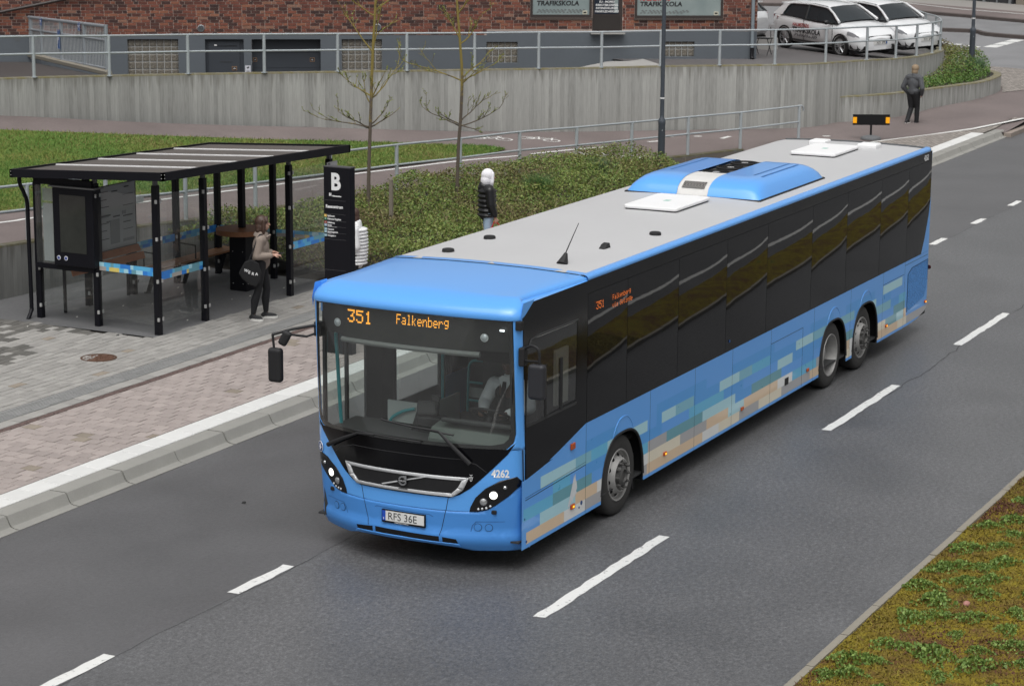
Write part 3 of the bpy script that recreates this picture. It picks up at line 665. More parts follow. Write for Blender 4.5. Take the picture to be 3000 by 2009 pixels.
while z < 4.18:
    s = -31.9+[0, .19, .315, .06, .44][row % 5]*1.0; k = row % 3
    while s < 0:
        L = .25 if k % 3 != 2 else .125; k += 1
        a, e = s+.006, min(s+L-.006, -.002); s += L
        lo = z+.006; hi = z+C_-.006
        if lo < 2.70 and a > -7.65: continue
        for (h0, h1, q0, q1) in OPEN:
            if hi > q0-.005 and lo < q1:
                if a >= h0-.01 and e <= h1+.01: a = e; break
                if a < h0 < e: e = h0-.004
                elif a < h1 < e: a = h1+.004
        if e-a > .03: bricks.append((a, e, lo, hi))
    z += C_; row += 1
def brick_geo(B, a, e, lo, hi, pr):
    c = .004; v = [FB(a, lo, .012), FB(e, lo, .012), FB(e, hi, .012), FB(a, hi, .012), FB(a+c, lo+c, -pr), FB(e-c, lo+c, -pr), FB(e-c, hi-c, -pr), FB(a+c, hi-c, -pr)]
    B.add(v, [(4, 5, 6, 7), (0, 1, 5, 4), (1, 2, 6, 5), (2, 3, 7, 6), (3, 0, 4, 7)])
bricks.sort(key=lambda q: (q[2] > 3.62, -(q[1]-q[0]) < -.2, -q[0]))
near = [q for q in bricks if q[2] < 3.6 and q[1]-q[0] > .2 and q[0] > -20.8][:300]; ns = set(near); rest = MB()
bmesh_cache = {}
for q in bricks:
    if q in ns:
        a, e, lo, hi = q; key = (round(e-a, 3), round(hi-lo, 3))
        if key not in bmesh_cache:
            B = MB(); c = .004; w, h = e-a, hi-lo
            f = lambda s, z_, o: FD*s+FN*o+Vector((0, 0, z_))
            B.add([f(0, 0, .012), f(w, 0, .012), f(w, h, .012), f(0, h, .012), f(c, c, -.004), f(w-c, c, -.004), f(w-c, h-c, -.004), f(c, h-c, -.004)], [(4, 5, 6, 7), (0, 1, 5, 4), (1, 2, 6, 5), (2, 3, 7, 6), (3, 0, 4, 7)])
            bmesh_cache[key] = B.mesh('brick', M_BRICK)
        par(inst(bmesh_cache[key], 'brick', None, FB(a, lo, random.uniform(-.003, .002))), bld)
    else: brick_geo(rest, *q, random.uniform(.002, .006))
o = rest.build('bricks', M_BRICK); par(o, bld); o['kind'] = 'stuff'
# glass blocks
M_GBF = mat('glass block joints', (.34, .34, .33), .8, 0, .1, 8)
def gbm():
    t = NT('glass block'); co = t.coord(); n = t.noise(co, 26, 2, .6); n2 = t.noise(co, 8, 2)
    t.col(t.mix(n, (.02, .017, .013), (.30, .27, .22))); t.set(.18, 0, .6); t.bump(n, .8, .03); return t.m
M_GB = gbm()
def blocks(s0, s1, z0, z1, nx, nz, o=.10):
    b = MB(); b.add([FB(s0, z0, o), FB(s1, z0, o), FB(s1, z1, o), FB(s0, z1, o)], [(0, 1, 2, 3)]); f = par(b.build('window', M_GBF), bld)
    w, h = (s1-s0)/nx, (z1-z0)/nz
    B = MB(); g = .012; k = .018; q = lambda s, z_, oo: FD*s+FN*oo+Vector((0, 0, z_))
    B.add([q(g, g, 0), q(w-g, g, 0), q(w-g, h-g, 0), q(g, h-g, 0), q(g+k, g+k, -.022), q(w-g-k, g+k, -.022), q(w-g-k, h-g-k, -.022), q(g+k, h-g-k, -.022)], [(4, 5, 6, 7), (0, 1, 5, 4), (1, 2, 6, 5), (2, 3, 7, 6), (3, 0, 4, 7)])
    me = B.mesh('glass_block', M_GB)
    for i in range(nx):
        for j in range(nz): par(inst(me, 'glass_block', None, FB(s0+i*w, z0+j*h, o)), f)
blocks(*GB[0], 7, 7); blocks(*GB[1], 6, 7); blocks(*GB[2], 5, 3, .08); blocks(*GB[3], 5, 2, .08)
# doors
M_DOOR = mat('dark blue grey door', S(56, 61, 68), .55, 0, .05, 3)
def slab(s0, s1, z0, z1, o0, o1, m, name, parent=bld, bevel=0):
    b = MB(); b.prism([(s0, z0), (s1, z0), (s1, z1), (s0, z1)], lambda s, z_, d: FB(s, z_, d), o1, o0); return par(b.build(name, m, bevel=bevel), parent)
f = slab(-15.36, -14.3, .4, 2.47, .12, .16, M_DOOR, 'door'); slab(-15.27, -14.42, .4, 2.40, .09, .12, M_DOOR, 'door_leaf', f); slab(-15.05, -14.48, 2.27, 2.285, .084, .09, M_BLACKMATT, 'handle_bar', f); slab(-15.11, -15.04, 2.28, 2.32, .08, .09, M_WHITE, 'small_plate', f)
text('SLUSSGATAN', .05, M_BLACKMATT, FB(-14.98, 1.83, .085), FD, (0, 0, 1), f, squeeze=1.3) if False else None
slab(-14.97, -14.62, 1.828, 1.85, .086, .09, mat('dark lettering strip', (.03, .032, .035), .6), 'lettering_strip', f)
f = slab(-14.09, -12.19, .4, 2.47, .30, .34, M_DOOR, 'garage_door')
for q in range(5): slab(-14.09, -12.19, .4+q*.42, .4+q*.42+.41, .285, .30, M_DOOR, 'panel', f)
def plaque(s0, s1, z0, z1, o, parent):
    q = slab(s0, s1, z0, z1, o-.006, o, mat('copper frame', (.33, .20, .12), .5, .3), 'plaque', parent); slab(s0+.015, s1-.015, z0+.015, z1-.015, o-.009, o-.006, M_BLACK, 'plaque_face', q)
    slab(s0+.035, s1-.035, z0+.04, z0+.05, o-.011, o-.009, M_WHITE, 'print_line', q); slab(s0+.045, s1-.045, z0+.062, z0+.07, o-.011, o-.009, M_WHITE, 'print_line', q)
plaque(-14.64, -14.50, 1.61, 1.72, .088, bld); plaque(-12.49, -12.36, 1.83, 1.94, .284, bld); plaque(-14.06, -13.95, 1.83, 1.94, .284, bld)
q = slab(-14.27, -14.12, 1.54, 1.75, -.008, 0, mat('pale sign', (.62, .63, .68), .5), 'camera_sign')
b = MB(); b.prism([(-14.235, 1.695), (-14.17, 1.725), (-14.155, 1.695), (-14.19, 1.675), (-14.195, 1.65), (-14.205, 1.65), (-14.205, 1.675)], lambda s, z_, d: FB(s, z_, d), -.0085, -.011); par(b.build('camera_symbol', M_BLACK), q)
slab(-14.25, -14.14, 1.56, 1.575, -.011, -.008, M_BLACKMATT, 'print_line', q); slab(-14.24, -14.15, 1.59, 1.602, -.011, -.008, M_BLACKMATT, 'print_line', q)
for s, z_ in ((-15.46, 2.77), (-10.61, 2.80)):
    b = MB(); b.lathe([(.1, 0), (.1, .02), (.08, .03), (.075, .012), (0, .012)], FB(s, z_, -.004), -FN, 20); v = par(b.build('vent', mat('zinc vent', (.30, .31, .32), .5, .4), smooth=True), bld)
    b = MB()
    for k in range(6): zz = -.06+k*.024; w = math.sqrt(.0056-zz*zz); b.obox(FB(s, z_+zz, -.022), .012, 2*w, .012, Matrix((FN, FD, Vector((0, 0, 1)))).transposed())
    par(b.build('vent_slats', mat('dark zinc', (.12, .13, .14), .5, .3)), v)
v = slab(-20.52, -20.38, 2.41, 2.51, -.004, 0, mat('dark zinc', (.12, .13, .14), .5, .3), 'vent')
# driving-school windows: frame, sill, pane, lettering
M_FRAME = mat('brown window frame', (.040, .030, .027), .5, 0, .1, 4); M_BLACKTXT = mat('black lettering', (.012, .012, .014), .5); M_RED = mat('red lettering', (.45, .04, .035), .5)
def wpane():
    t = NT('shop window film'); co = t.coord(); n = t.noise(co, .8, 3); t.col(t.ramp(n, [(.3, (.20, .25, .25)), (.7, (.31, .36, .35))])); t.set(.12, 0, .5); return t.m
M_PANE = wpane()
CHK = [(i, j) for i in range(26) for j in range(3) if (i+j) % 2 == 0]
def checks(origin, ex, ey, w, h, m, parent, name='tyre_track', curve=.0):
    b = MB(); ex = Vector(ex); ey = Vector(ey); n = ex.cross(ey)
    for i, j in CHK:
        if random.random() < .12: continue
        a = i/26*w; e = j*h/3+curve*math.sin(i/26*3.1); sx = .02
        q = [Vector(origin)+ex*(a+x+ (e+y)*.6)+ey*(e+y)+n*.001 for x, y in ((0, 0), (w/26*.95, 0), (w/26*.95, h/3*.95), (0, h/3*.95))]; b.add(q, [(0, 1, 2, 3)])
    par(b.build(name, m), parent)
def shop_window(s0, s1, z0, z1, tx):
    b = MB()
    for (a, c, e, f_) in ((s0, s0+.07, z0, z1), (s1-.07, s1, z0, z1), (s0+.07, s1-.07, z0, z0+.09), (s0+.07, s1-.07, z1-.07, z1)): b.prism([(a, e), (c, e), (c, f_), (a, f_)], lambda s, z_, d: FB(s, z_, d), .09, .015)
    w = par(b.build('window', M_FRAME), bld); slab(s0-.02, s1+.02, z0-.03, z0+.012, -.05, .05, mat('brown sill', (.075, .058, .05), .5), 'sill', w)
    p = slab(s0+.07, s1-.07, z0+.09, z1-.07, .045, .05, M_PANE, 'pane', w)
    text('TRAFIKSKOLA', .175, M_BLACKTXT, FB(tx, z0+.345, .042), FD, (0, 0, 1), w, bold=.006, squeeze=1.06, shear=.12); text('HALMSTADS', .15, M_RED, FB(tx, z0+.50, .042), FD, (0, 0, 1), w, bold=.005, squeeze=1.0, shear=.12)
    checks(FB(tx+.0, z0+.14, .042), FD, Vector((0, 0, 1)), 1.35, .10, mat('grey track print', (.14, .15, .15), .6), w)
    slab(s1-.26, s1-.13, z0+.10, z0+.20, .040, .045, mat('sticker', (.55, .53, .42), .5), 'sticker', w); slab(s1-.235, s1-.155, z0+.13, z0+.17, .038, .040, M_BLACKTXT, 'sticker_print', w)
shop_window(*OPEN[0], -6.2); shop_window(*OPEN[2], -3.31)
d = slab(-4.645, -3.80, 2.70, 4.95, .05, .11, M_FRAME, 'door'); slab(-4.60, -3.86, 2.74, 3.13, .04, .05, mat('dark brown door panel', (.024, .019, .017), .6), 'door_panel', d); slab(-4.585, -3.90, 3.17, 4.8, .042, .05, mat('dark notice', S(28, 36, 50), .3), 'pane', d); slab(-4.03, -3.92, 3.2, 4.8, .040, .043, M_PANE, 'pane_edge', d)
for i, s in enumerate(('HANDLEDARKURS', 'INTENSIVKURSER', 'RISKUTBILDNING', 'EU - MOPED', 'AM')): text(s, .078, M_WHITE, FB(-4.235, 3.215+i*.088, .0385), FD, (0, 0, 1), d, align='CENTER', bold=.002, squeeze=1.02)
slab(-4.7, -3.75, 2.63, 2.70, -.25, 0, M_CONC, 'door_step')
b = MB(); b.tube([FB(-.14, 8.5, -.08), FB(-.14, 2.2, -.08)], .052, 14); par(b.build('downpipe', mat('zinc downpipe', (.26, .30, .33), .45, .3), smooth=True), bld)
b = MB(); b.tube([FB(-.14, 2.25, -.08), FB(-.14, 2.0, -.08), FB(-.13, 1.93, -.14)], .058, 12); par(b.build('drain_shoe', M_BLACK, smooth=True), bld)
b = MB(); b.tube([FB(-23, 2.78, -.10), FB(-20.89, 3.205, -.10), FB(-17.5, 3.89, -.10)], .045, 8); par(b.build('handrail', M_FRAME, smooth=True), bld)

# yard behind the tall wall
def YZ(x, y):
    r = .4515*(x-40.28)-.892*(y-12.64); f = .873*(x-40.28)+.44*(y-12.64); return min(1.93, 1.95-.064*r-.032*f)
yard = MB(); yp = [(p[0]+.15, p[1]+.2) for p in spline(WL, 2) if p[0] > 36.0]
poly = yp+[(66, 18), (70, 30), (60, 40), (50, 28), (40.4, 12.75), (38.2, 16.2)]
o = drape('yard', poly, 0, M_YARD, 1.0, None, lambda x, y: max(.1, YZ(x, y))); tag(o, kind='structure')
b = MB(); b.add([(20.7, 23.55, 2.46), (12, 26.6, 2.55), (21, 45, 1.9), FB(-21.6, 1.86, 0), FB(-20.1, 1.86, -.1), (23.4, 22.55, 2.33)], [(0, 1, 2, 3, 4, 5)]); o = b.build('ramp', M_DARKRAMP); tag(o, kind='structure')
b = MB(); b.add([(23.4, 22.6, .2), (36, 14, .2), FB(-4, .2, 0), FB(-20, .2, 0)], [(0, 1, 2, 3)]); o = b.build('sunken_yard', M_DARKRAMP); tag(o, kind='structure')
b = MB(); b.add([(33.6, 15.75, 1.93), (36.3, 13.6, 1.96), FB(-3.2, 1.93, -.02), FB(-4.2, 1.86, -.02), (33.4, 16.1, .2), FB(-4.9, .2, -.02)], [(0, 1, 2, 3), (0, 3, 5, 4)]); o = b.build('ramp_edge', M_CONC); tag(o, kind='structure')

# steel gate fence at the ramp
fa, fb_ = Vector((30.41, 30.52, 1.9)), Vector((23.62, 22.62, 2.36)); fence = empty('steel_fence', fa, 0, 'grey steel bar fence with blue parking signs in front of the brick wall', 'fence')
M_FENCE = mat('grey fence paint', (.29, .32, .345), .5, .3, .08)
fl = lambda t, z: fa.lerp(fb_, t)+Vector((0, 0, z))
b = MB(); b.tube([fl(-.09, .12), fl(1.02, .04)], .08, 6); par(b.build('kerb_strip', M_EDGE), fence)
for t in (0, .115, .255, .50, .77, 1.0): b = MB(); b.tube([fl(t, 0), fl(t, 1.17)], .045, 8); par(b.build('post', M_FENCE, smooth=True), fence)
for z, r in ((1.13, .042), (.80, .03), (.14, .028)):
    b = MB(); b.tube([fl(-.07 if z > .5 else 0, z), fl(1, z-(.0 if z > .9 else .0))], r, 8); par(b.build('rail', M_FENCE, smooth=True), fence)
n = 62; b = MB()
for i in range(n): t = (i+.5)/n; b.tube([fl(t, .14), fl(t, 1.11)], .010, 5, cap=False)
par(b.build('bars', mat('pale bar paint', (.40, .42, .43), .5, .2)), fence)
M_BLUE = mat('blue sign', S(24, 78, 140), .4)
fd = (fb_-fa).normalized(); fn = Vector((fd.y, -fd.x, 0)).normalized(); fn = fn if fn.x < 0 else -fn
def fsign(t, z, w, h, txt, ts):
    c = fl(t, z)+fn*.06; b = MB(); M3 = Matrix((fd, fn, Vector((0, 0, 1)))).transposed(); b.obox(c, w, .012, h, M3); p = par(b.build('parking_sign', M_BLUE), fence)
    b = MB(); 
    for sx, sz, ww, hh in ((0, h/2-.012, w-.02, .008), (0, -h/2+.012, w-.02, .008), (w/2-.012, 0, .008, h-.03), (-w/2+.012, 0, .008, h-.03)): b.obox(c+fn*.008+fd*sx+Vector((0, 0, sz)), ww, .002, hh, M3)
    par(b.build('sign_border', M_WHITE), p); text(txt, ts, M_WHITE, c+fn*.009-fd*ts*.28+Vector((0, 0, -ts*.35)), fd, (0, 0, 1), p, bold=.002)
fsign(.275, 1.05, .24, .20, 'P 1', .11); fsign(.735, 1.05, .24, .20, 'P 2', .11); fsign(.495, .66, .26, .50, 'P', .30)

# ---------------------------------------------------------------- parked cars
M_CARW = mat('white car paint', (.74, .75, .76), .22, 0, .01, 2, coat=.6); M_CGLASS = mat('dark car glass', (.022, .028, .032), .04, 0, .05, 2, spec=.7); M_TRIM = mat('black trim', (.012, .012, .013), .45); M_TYRE = mat('tyre rubber', (.022, .022, .022), .75, 0, .15, 12); M_ALLOY = mat('alloy wheel', (.46, .47, .48), .3, .7, .05)
M_LENS = mat('clear lamp', (.55, .57, .6), .1, .4); M_REDL = mat('red lamp', (.22, .01, .012), .15)
def pchip(xs, pts): 
    px, py = zip(*pts); return np.interp(xs, px, py)
def make_car(label, plate=None, side_text=True):
    """local: +x forward, origin on the ground under the middle"""
    t = empty('car', (0, 0, 0), 0, label, 'car', 'white driving school cars'); L = 4.37
    X = np.concatenate([np.linspace(-2.185, -1.9, 5), np.linspace(-1.7, 1.6, 18), np.linspace(1.72, 2.185, 7)])
    hw = pchip(X, [(-2.185, .62), (-2.1, .76), (-1.9, .86), (-1.3, .90), (1.3, .89), (1.75, .85), (2.0, .78), (2.1, .68), (2.15, .52), (2.185, .25)])
    sh = pchip(X, [(-2.185, .78), (-2.1, .97), (-1.7, 1.0), (-.6, .94), (.9, .90), (1.5, .84), (1.95, .74), (2.1, .66), (2.185, .56)])
    tp = pchip(X, [(-2.185, .82), (-2.1, 1.02), (-1.7, 1.05), (-.5, .98), (.85, 1.0), (1.4, .93), (1.85, .82), (2.08, .70), (2.185, .58)])
    lo = pchip(X, [(-2.185, .42), (-2.0, .24), (-1.6, .2), (1.5, .2), (1.9, .20), (2.185, .24)])
    b = MB(); 
    for x, w, s, tt, l in zip(X, hw, sh, tp, lo):
        sec = [(0, l), (w*.86, l), (w*.97, l+.08), (w, l+(s-l)*.45), (w*.985, l+(s-l)*.72), (w*.95, s-.03), (w*.90, s), (w*.78, tt-.005), (w*.4, tt+.012), (0, tt+.018)]
        for y, z in sec: b.v.append((x, y, z))
        for y, z in sec[-2:0:-1]: b.v.append((x, -y, z))
    n = 18
    for i in range(len(X)-1):
        for k in range(n): b.f.append((i*n+k, i*n+(k+1) % n, (i+1)*n+(k+1) % n, (i+1)*n+k)); b.m.append(0)
    b.f.append(tuple(range(n))); b.f.append(tuple((len(X)-1)*n+k for k in range(n-1, -1, -1))); b.m += [0, 0]
    body = local(b.build('body', M_CARW, smooth=True, angle=50), t)
    # greenhouse: glass volume with the roof and pillars laid on it
    G = [(-2.06, 1.02, 1.03, .70, .60), (-1.75, 1.02, 1.31, .79, .585), (-1.2, 1.0, 1.405, .81, .60), (-.3, .97, 1.45, .825, .615), (.25, .96, 1.425, .825, .61), (.42, .96, 1.39, .82, .60), (.75, .955, 1.24, .81, .64), (1.12, .97, 1.02, .79, .74)]
    b = MB()
    for x, z0, z1, w0, w1 in G:
        for y, z in ((-w0, z0), (-w1, z1-.05), (-w1*.8, z1), (0, z1+.018), (w1*.8, z1), (w1, z1-.05), (w0, z0)): b.v.append((x, y, z))
    for i in range(len(G)-1):
        for k in range(6): b.f.append((i*7+k, (i+1)*7+k, (i+1)*7+k+1, i*7+k+1)); b.m.append(0)
    local(b.build('windows', M_CGLASS, smooth=True, angle=30), t)
    b = MB(); R_ = [g for g in G if -1.8 < g[0] < .5]; v = []
    for x, z0, z1, w0, w1 in R_:
        for y, z in ((-w1-.012, z1-.075), (-w1*.8, z1+.006), (0, z1+.026), (w1*.8, z1+.006), (w1+.012, z1-.075)): v.append((x, y, z))
    b.add(v, [(i*5+k, (i+1)*5+k, (i+1)*5+k+1, i*5+k+1) for i in range(len(R_)-1) for k in range(4)])
    for s in (-1, 1):
        b.tube([(.44, s*.60, 1.375), (.75, s*.655, 1.235), (1.14, s*.755, 1.01)], [.034, .034, .045], 8)
        b.add([(-2.1, s*.74, 1.0), (-1.55, s*.835, 1.0), (-1.42, s*.70, 1.28), (-1.35, s*.645, 1.36), (-1.75, s*.62, 1.30)], [(0, 1, 2, 3, 4)])
        b.tube([(-1.75, s*.61, 1.30), (-1.2, s*.615, 1.375), (-.3, s*.635, 1.415), (.3, s*.625, 1.39), (.44, s*.61, 1.365)], .026, 8)
    b.box(-1.98, -1.72, -.55, .55, 1.30, 1.335)
    local(b.build('roof', M_CARW, smooth=True, angle=40), t)
    b = MB()
    for s in (-1, 1): b.tube([(-.38, s*.835, .97), (-.42, s*.64, 1.40)], .03, 6); b.tube([(-1.62, s*.835, .995), (-1.2, s*.84, .985), (0, s*.84, .965), (1.1, s*.80, .975)], .012, 6)
    b.ball((-1.25, 0, 1.45), (.10, .022, .035), 8); local(b.build('pillar_trim', M_TRIM, smooth=True), t)
    for s in (-1, 1):
        b = MB(); b.ball((.80, s*.98, 1.0), (.085, .11, .075), 10); b.tube([(.84, s*.82, .965), (.82, s*.92, .98)], .022, 6); local(b.build('wing_mirror', M_TRIM, smooth=True), t)
        b = MB(); b.prism([(1.62, .70), (1.66, .795), (1.84, .755), (2.02, .675), (2.05, .615), (1.9, .615)], lambda x, z, d: (x, s*(float(np.interp(x, X, hw))*.975+d)-s*(.02 if x > 1.8 else 0), z), -.03, .022); local(b.build('headlight', M_LENS, smooth=False), t)
        b = MB(); b.prism([(-2.12, .80), (-1.78, .84), (-1.72, .93), (-2.06, .97)], lambda x, z, d: (x, s*(float(np.interp(x, X, hw))*.96+d), z), -.05, .022); local(b.build('tail_light', M_REDL), t)
        b = MB(); b.prism([(1.74, .28), (2.05, .26), (2.16, .40), (2.0, .42), (1.8, .50)], lambda x, z, d: (x, s*(float(np.interp(x, X, hw))*.97+d), z), -.05, .02); local(b.build('air_intake', M_TRIM), t)
        for hx in (-.32, .62):
            b = MB(); b.tube([(hx-.1, s*.905, .86), (hx+.1, s*.902, .855)], .014, 6); local(b.build('door_handle', M_CARW, smooth=True), t)
        b = MB()
        for x0, x1 in ((.98, .985), (-.40, -.395)): b.box(x0, x1, s*.885 if s > 0 else -.904, .904 if s > 0 else s*.885, .30, .95)
        b.box(-1.0, .95, min(s*.87, s*.902), max(s*.87, s*.902), .27, .33); local(b.build('door_gap', mat('shut line', (.05, .05, .05), .6)), t)
        for x in (1.36, -1.33):
            b = MB(); b.lathe([(.345, .80), (.375, .86), (.37, s*0+.905), (.33, .905), (.33, .8)], (x, 0, .33), (0, s, 0), 24); local(b.build('wheel_arch', M_TRIM, smooth=True), t)
            w = MB(); w.lathe([(.2, .70), (.31, .70), (.318, .74), (.318, .87), (.305, .90), (.24, .905), (.235, .88), (.0, .86)], (x, 0, .318), (0, s, 0), 28); ty = local(w.build('tyre', M_TYRE, smooth=True), t)
            w = MB(); w.lathe([(.235, .885), (.235, .902), (.215, .902), (.205, .85)], (x, 0, .318), (0, s, 0), 28); w.lathe([(.05, .89), (.05, .90), (0, .902)], (x, 0, .318), (0, s, 0), 12)
            for k in range(10):
                a = k*math.pi/5+.3; p = Vector((x+math.cos(a)*.04, s*.893, .318+math.sin(a)*.04)); q = Vector((x+math.cos(a+.12*(-1)**k)*.215, s*.896, .318+math.sin(a+.12*(-1)**k)*.215)); w.tube([p, q], [.018, .014], 5)
            par(w.build('rim', M_ALLOY, smooth=True), t)
        if side_text:
            ex = (-s, 0, 0) ; x0 = .82 if s > 0 else -.95
            a = text('TRAFIKSKOLA', .215, M_BLACKTXT, (x0, s*.9065, .545), ex, (0, 0, 1), t, bold=.006, squeeze=1.0, shear=.1); a2 = text('HALMSTADS', .15, M_RED, (x0-.02*s, s*.9065, .725), ex, (0, 0, 1), t, bold=.004, squeeze=.95, shear=.1)
            checks((x0-.1*s, s*.9065, .42), Vector(ex), Vector((0, 0, 1)), 1.1, .09, M_BLACKTXT, t)
    b = MB(); b.prism([(-.52, .52), (.52, .52), (.46, .66), (-.46, .66)], lambda y, z, d: (2.19-abs(y)**2*.16-(z-.5)*.2+d, y, z), -.08, .012); local(b.build('grille', M_TRIM), t)
    b = MB(); b.prism([(-.66, .24), (.66, .24), (.58, .37), (-.58, .37)], lambda y, z, d: (2.185-abs(y)**2*.18+d, y, z), -.08, .018); local(b.build('lower_grille', M_TRIM), t)
    b = MB(); b.box(-2.0, 2.0, -.82, .82, .14, .24); local(b.build('underbody', M_BLACKMATT), t)
    if plate:
        p = local(MB().box(2.185, 2.20, -.26, .26, .405, .515).build('number_plate', mat('plate white', (.7, .7, .68), .4)), t); par(MB().box(2.2005, 2.202, .21, .26, .405, .515).build('blue_band', M_BLUE), p); text(plate, .10, M_BLACKTXT, (2.2025, .19, .425), (0, -1, 0), (0, 0, 1), p, bold=.001)
    return t
def place_car(o, contact, head, roll):
    """contact: ground point of the front right wheel"""
    f = Vector(head).normalized(); l = Vector((-f.y, f.x, 0)); f = (f+Vector((0, 0, roll[0]))).normalized(); l = (l+Vector((0, 0, roll[1]))).normalized(); u = f.cross(l)
    Mx = Matrix((f, l, u)).transposed().to_4x4(); Mx.translation = Vector(contact)-f*1.36+l*.80; o.matrix_world = Mx; o.location = Mx.to_translation(); o.rotation_euler = Mx.to_euler()
RT = Vector((.4515, -.892, 0)); FW = Vector((.893, .450, 0))
hd = RT*.60-FW*.80
c1 = make_car('white hatchback with black and red driving school lettering, nearest the railing', 'JPG 15X'); place_car(c1, (46.7, 12.3, 1.53), RT*.53-FW*.85, (-.035, .04))
c2 = tree_copy(c1); c2['label'] = 'second white hatchback parked behind the lettered one, nose furthest right'
c3 = tree_copy(c1); c3['label'] = 'white hatchback showing its tail beside the corner of the brick building'
place_car(c2, (50.4, 11.95, 1.40), RT*.53-FW*.85, (-.035, .04)); place_car(c3, (49.7, 19.2, 1.62), RT*-.86+FW*.5, (0, 0))
# small things in the yard
b = MB(); P0 = Vector((41.35, 13.35, 1.93)); b.tube([P0+Vector((.12, -.2, .07)), P0+Vector((-.1, .17, .07))], .07, 12); b.tube([P0+Vector((-.1, .17, .07)), P0+Vector((-.15, .25, .07))], [.07, .03], 12); tag(b.build('canister', mat('white plastic', (.66, .66, .66), .4), smooth=True), 'white plastic canister lying by the foot of the downpipe', 'canister')
ch = empty('folding_table', (42.0, 13.1, 1.92), 0, 'small black folding table standing at the corner of the brick building', 'table')
b = MB(); b.box(41.8, 42.2, 12.85, 13.35, 2.36, 2.385); par(b.build('top', M_BLACK), ch)
for s in (12.9, 13.3):
    b = MB(); b.tube([(41.82, s, 1.9), (42.18, s, 2.36)], .012, 6); par(b.build('leg', M_BLACK), ch); b = MB(); b.tube([(42.18, s, 1.9), (41.82, s, 2.36)], .012, 6); par(b.build('leg', M_BLACK), ch)
b = MB(); b.tube([(42.1, 12.9, 2.38), (42.06, 12.9, 2.7)], .01, 6); par(b.build('back_rod', M_BLACK), ch)
b = MB(); b.box(-.85, .85, -.2, .2, 0, .46); o = b.build('concrete_block', M_CONC, bevel=.02); o.location = (45.6, 14.9, 1.62); o.rotation_euler = (0, 0, R(-58)); tag(o, 'long pale concrete block lying beside the parked car', 'block')
hu = empty('utility_cabinet', (70, 27, 0), 0, 'white utility cabinet standing behind the parked cars', 'cabinet')
b = MB(); b.box(-1.0, 1.0, -.8, .8, 0, 1.9); q = local(b.build('cabinet_body', mat('white cabinet', (.62, .62, .62), .5), bevel=.02), hu); b = MB(); b.box(-1.08, 1.08, -.88, .88, 1.9, 2.0); local(b.build('lid', mat('grey lid', (.4, .41, .42), .5)), hu)
hu.location = (62.5, 18.0, .7); hu.rotation_euler = (0, 0, R(-55))

# ---------------------------------------------------------------- street beyond
isl = MB(); a = [(64, 40, 0), (74, 27, 0), (78.35, 18.27, 0), (76.84, 16.06, 0), (75.9, 13.9, 0), (74, 8, 0)]; pts = spline(a, 4)
for i, p in enumerate(pts): isl.v += [(p[0], p[1], -.1), (p[0], p[1], .13), (p[0]+.35, p[1]+.02, .14), (p[0]+2.0, p[1]+.3, .12), (p[0]+2.0, p[1]+.3, -.1)]
for i in range(len(pts)-1):
    for k in range(4): isl.f.append((i*5+k, (i+1)*5+k, (i+1)*5+k+1, i*5+k+1)); isl.m.append(0 if k < 2 else 1)
tag(isl.build('traffic_island', [mat('dark kerb granite', (.075, .06, .055), .8, 0, .3, 3), M_ST]), kind='structure')
isl = MB(); a = [(86, 45, 0), (92.5, 30, 0), (88.4, 21.6, 0), (85.5, 16.7, 0), (82, 9, 0)]; a = [(88.0, 38, 0), (91.0, 28, 0), (88.4, 21.6, 0), (85.5, 16.7, 0), (82.5, 11, 0)]; pts = spline(a, 4)
for i, p in enumerate(pts): isl.v += [(p[0], p[1], -.1), (p[0], p[1], .12), (p[0]+.4, p[1]+.02, .13), (p[0]+5.0, p[1]+.3, .12), (p[0]+14.0, p[1]+.3, .12)]
for i in range(len(pts)-1):
    for k in range(4): isl.f.append((i*5+k, (i+1)*5+k, (i+1)*5+k+1, i*5+k+1)); isl.m.append(0 if k < 2 else k-1)
o = isl.build('far_pavement', [mat('dark kerb granite', (.075, .06, .055), .8, 0, .3, 3), M_PATH, mat('pale paving', (.27, .255, .24), .8, 0, .1, 2)]); tag(o, kind='structure')
st = [o for o in bpy.data.objects if o.name == 'street'][0]
b = MB(); P = [(95.56, 26.47), (91.21, 21.35), (89.4, 17.72)]
for p, q in zip(P[:-1], P[1:]): b.add([(p[0], p[1], .135), (q[0], q[1], .135), (q[0]+.25, q[1], .135), (p[0]+.25, p[1], .135)], [(0, 1, 2, 3)])
par(b.build('street_line', M_PAINT), st)
for x0, x1 in ((71.2, 72.4), (72.7, 74.1), (74.4, 75.6)):
    b = MB(); b.box(x0, x1, 14.1, 14.65, -.011, -.006); par(b.build('street_line', M_PAINT), st)
for k in range(9): 
    b = MB(); x, y = 71.1+.42*k, 14.9+.5*k; b.box(x-.2, x+.2, y-.14, y+.14, -.011, -.006); par(b.build('street_line', M_PAINT), st)
fb2 = empty('dark_building', (97, 21, 0), 0, 'dark low building with grey doors on the far side of the street', 'building')
bd = Vector((2.9, 4.73, 0)).normalized(); bo = Vector((96.83, 20.22, 0)); bn = Vector((bd.y, -bd.x, 0)); M3 = Matrix((bd, bn, Vector((0, 0, 1)))).transposed()
b = MB(); b.obox(bo+bd*8+bn*5+Vector((0, 0, 3)), 16, 10, 6, M3); par(b.build('wall', mat('dark cladding', (.028, .03, .034), .6)), fb2)
b = MB(); b.obox(bo-bd*8+bn*5+Vector((0, 0, 3)), 15.6, 10, 6, M3); par(b.build('wall', mat('beige render', (.25, .22, .18), .8)), fb2)
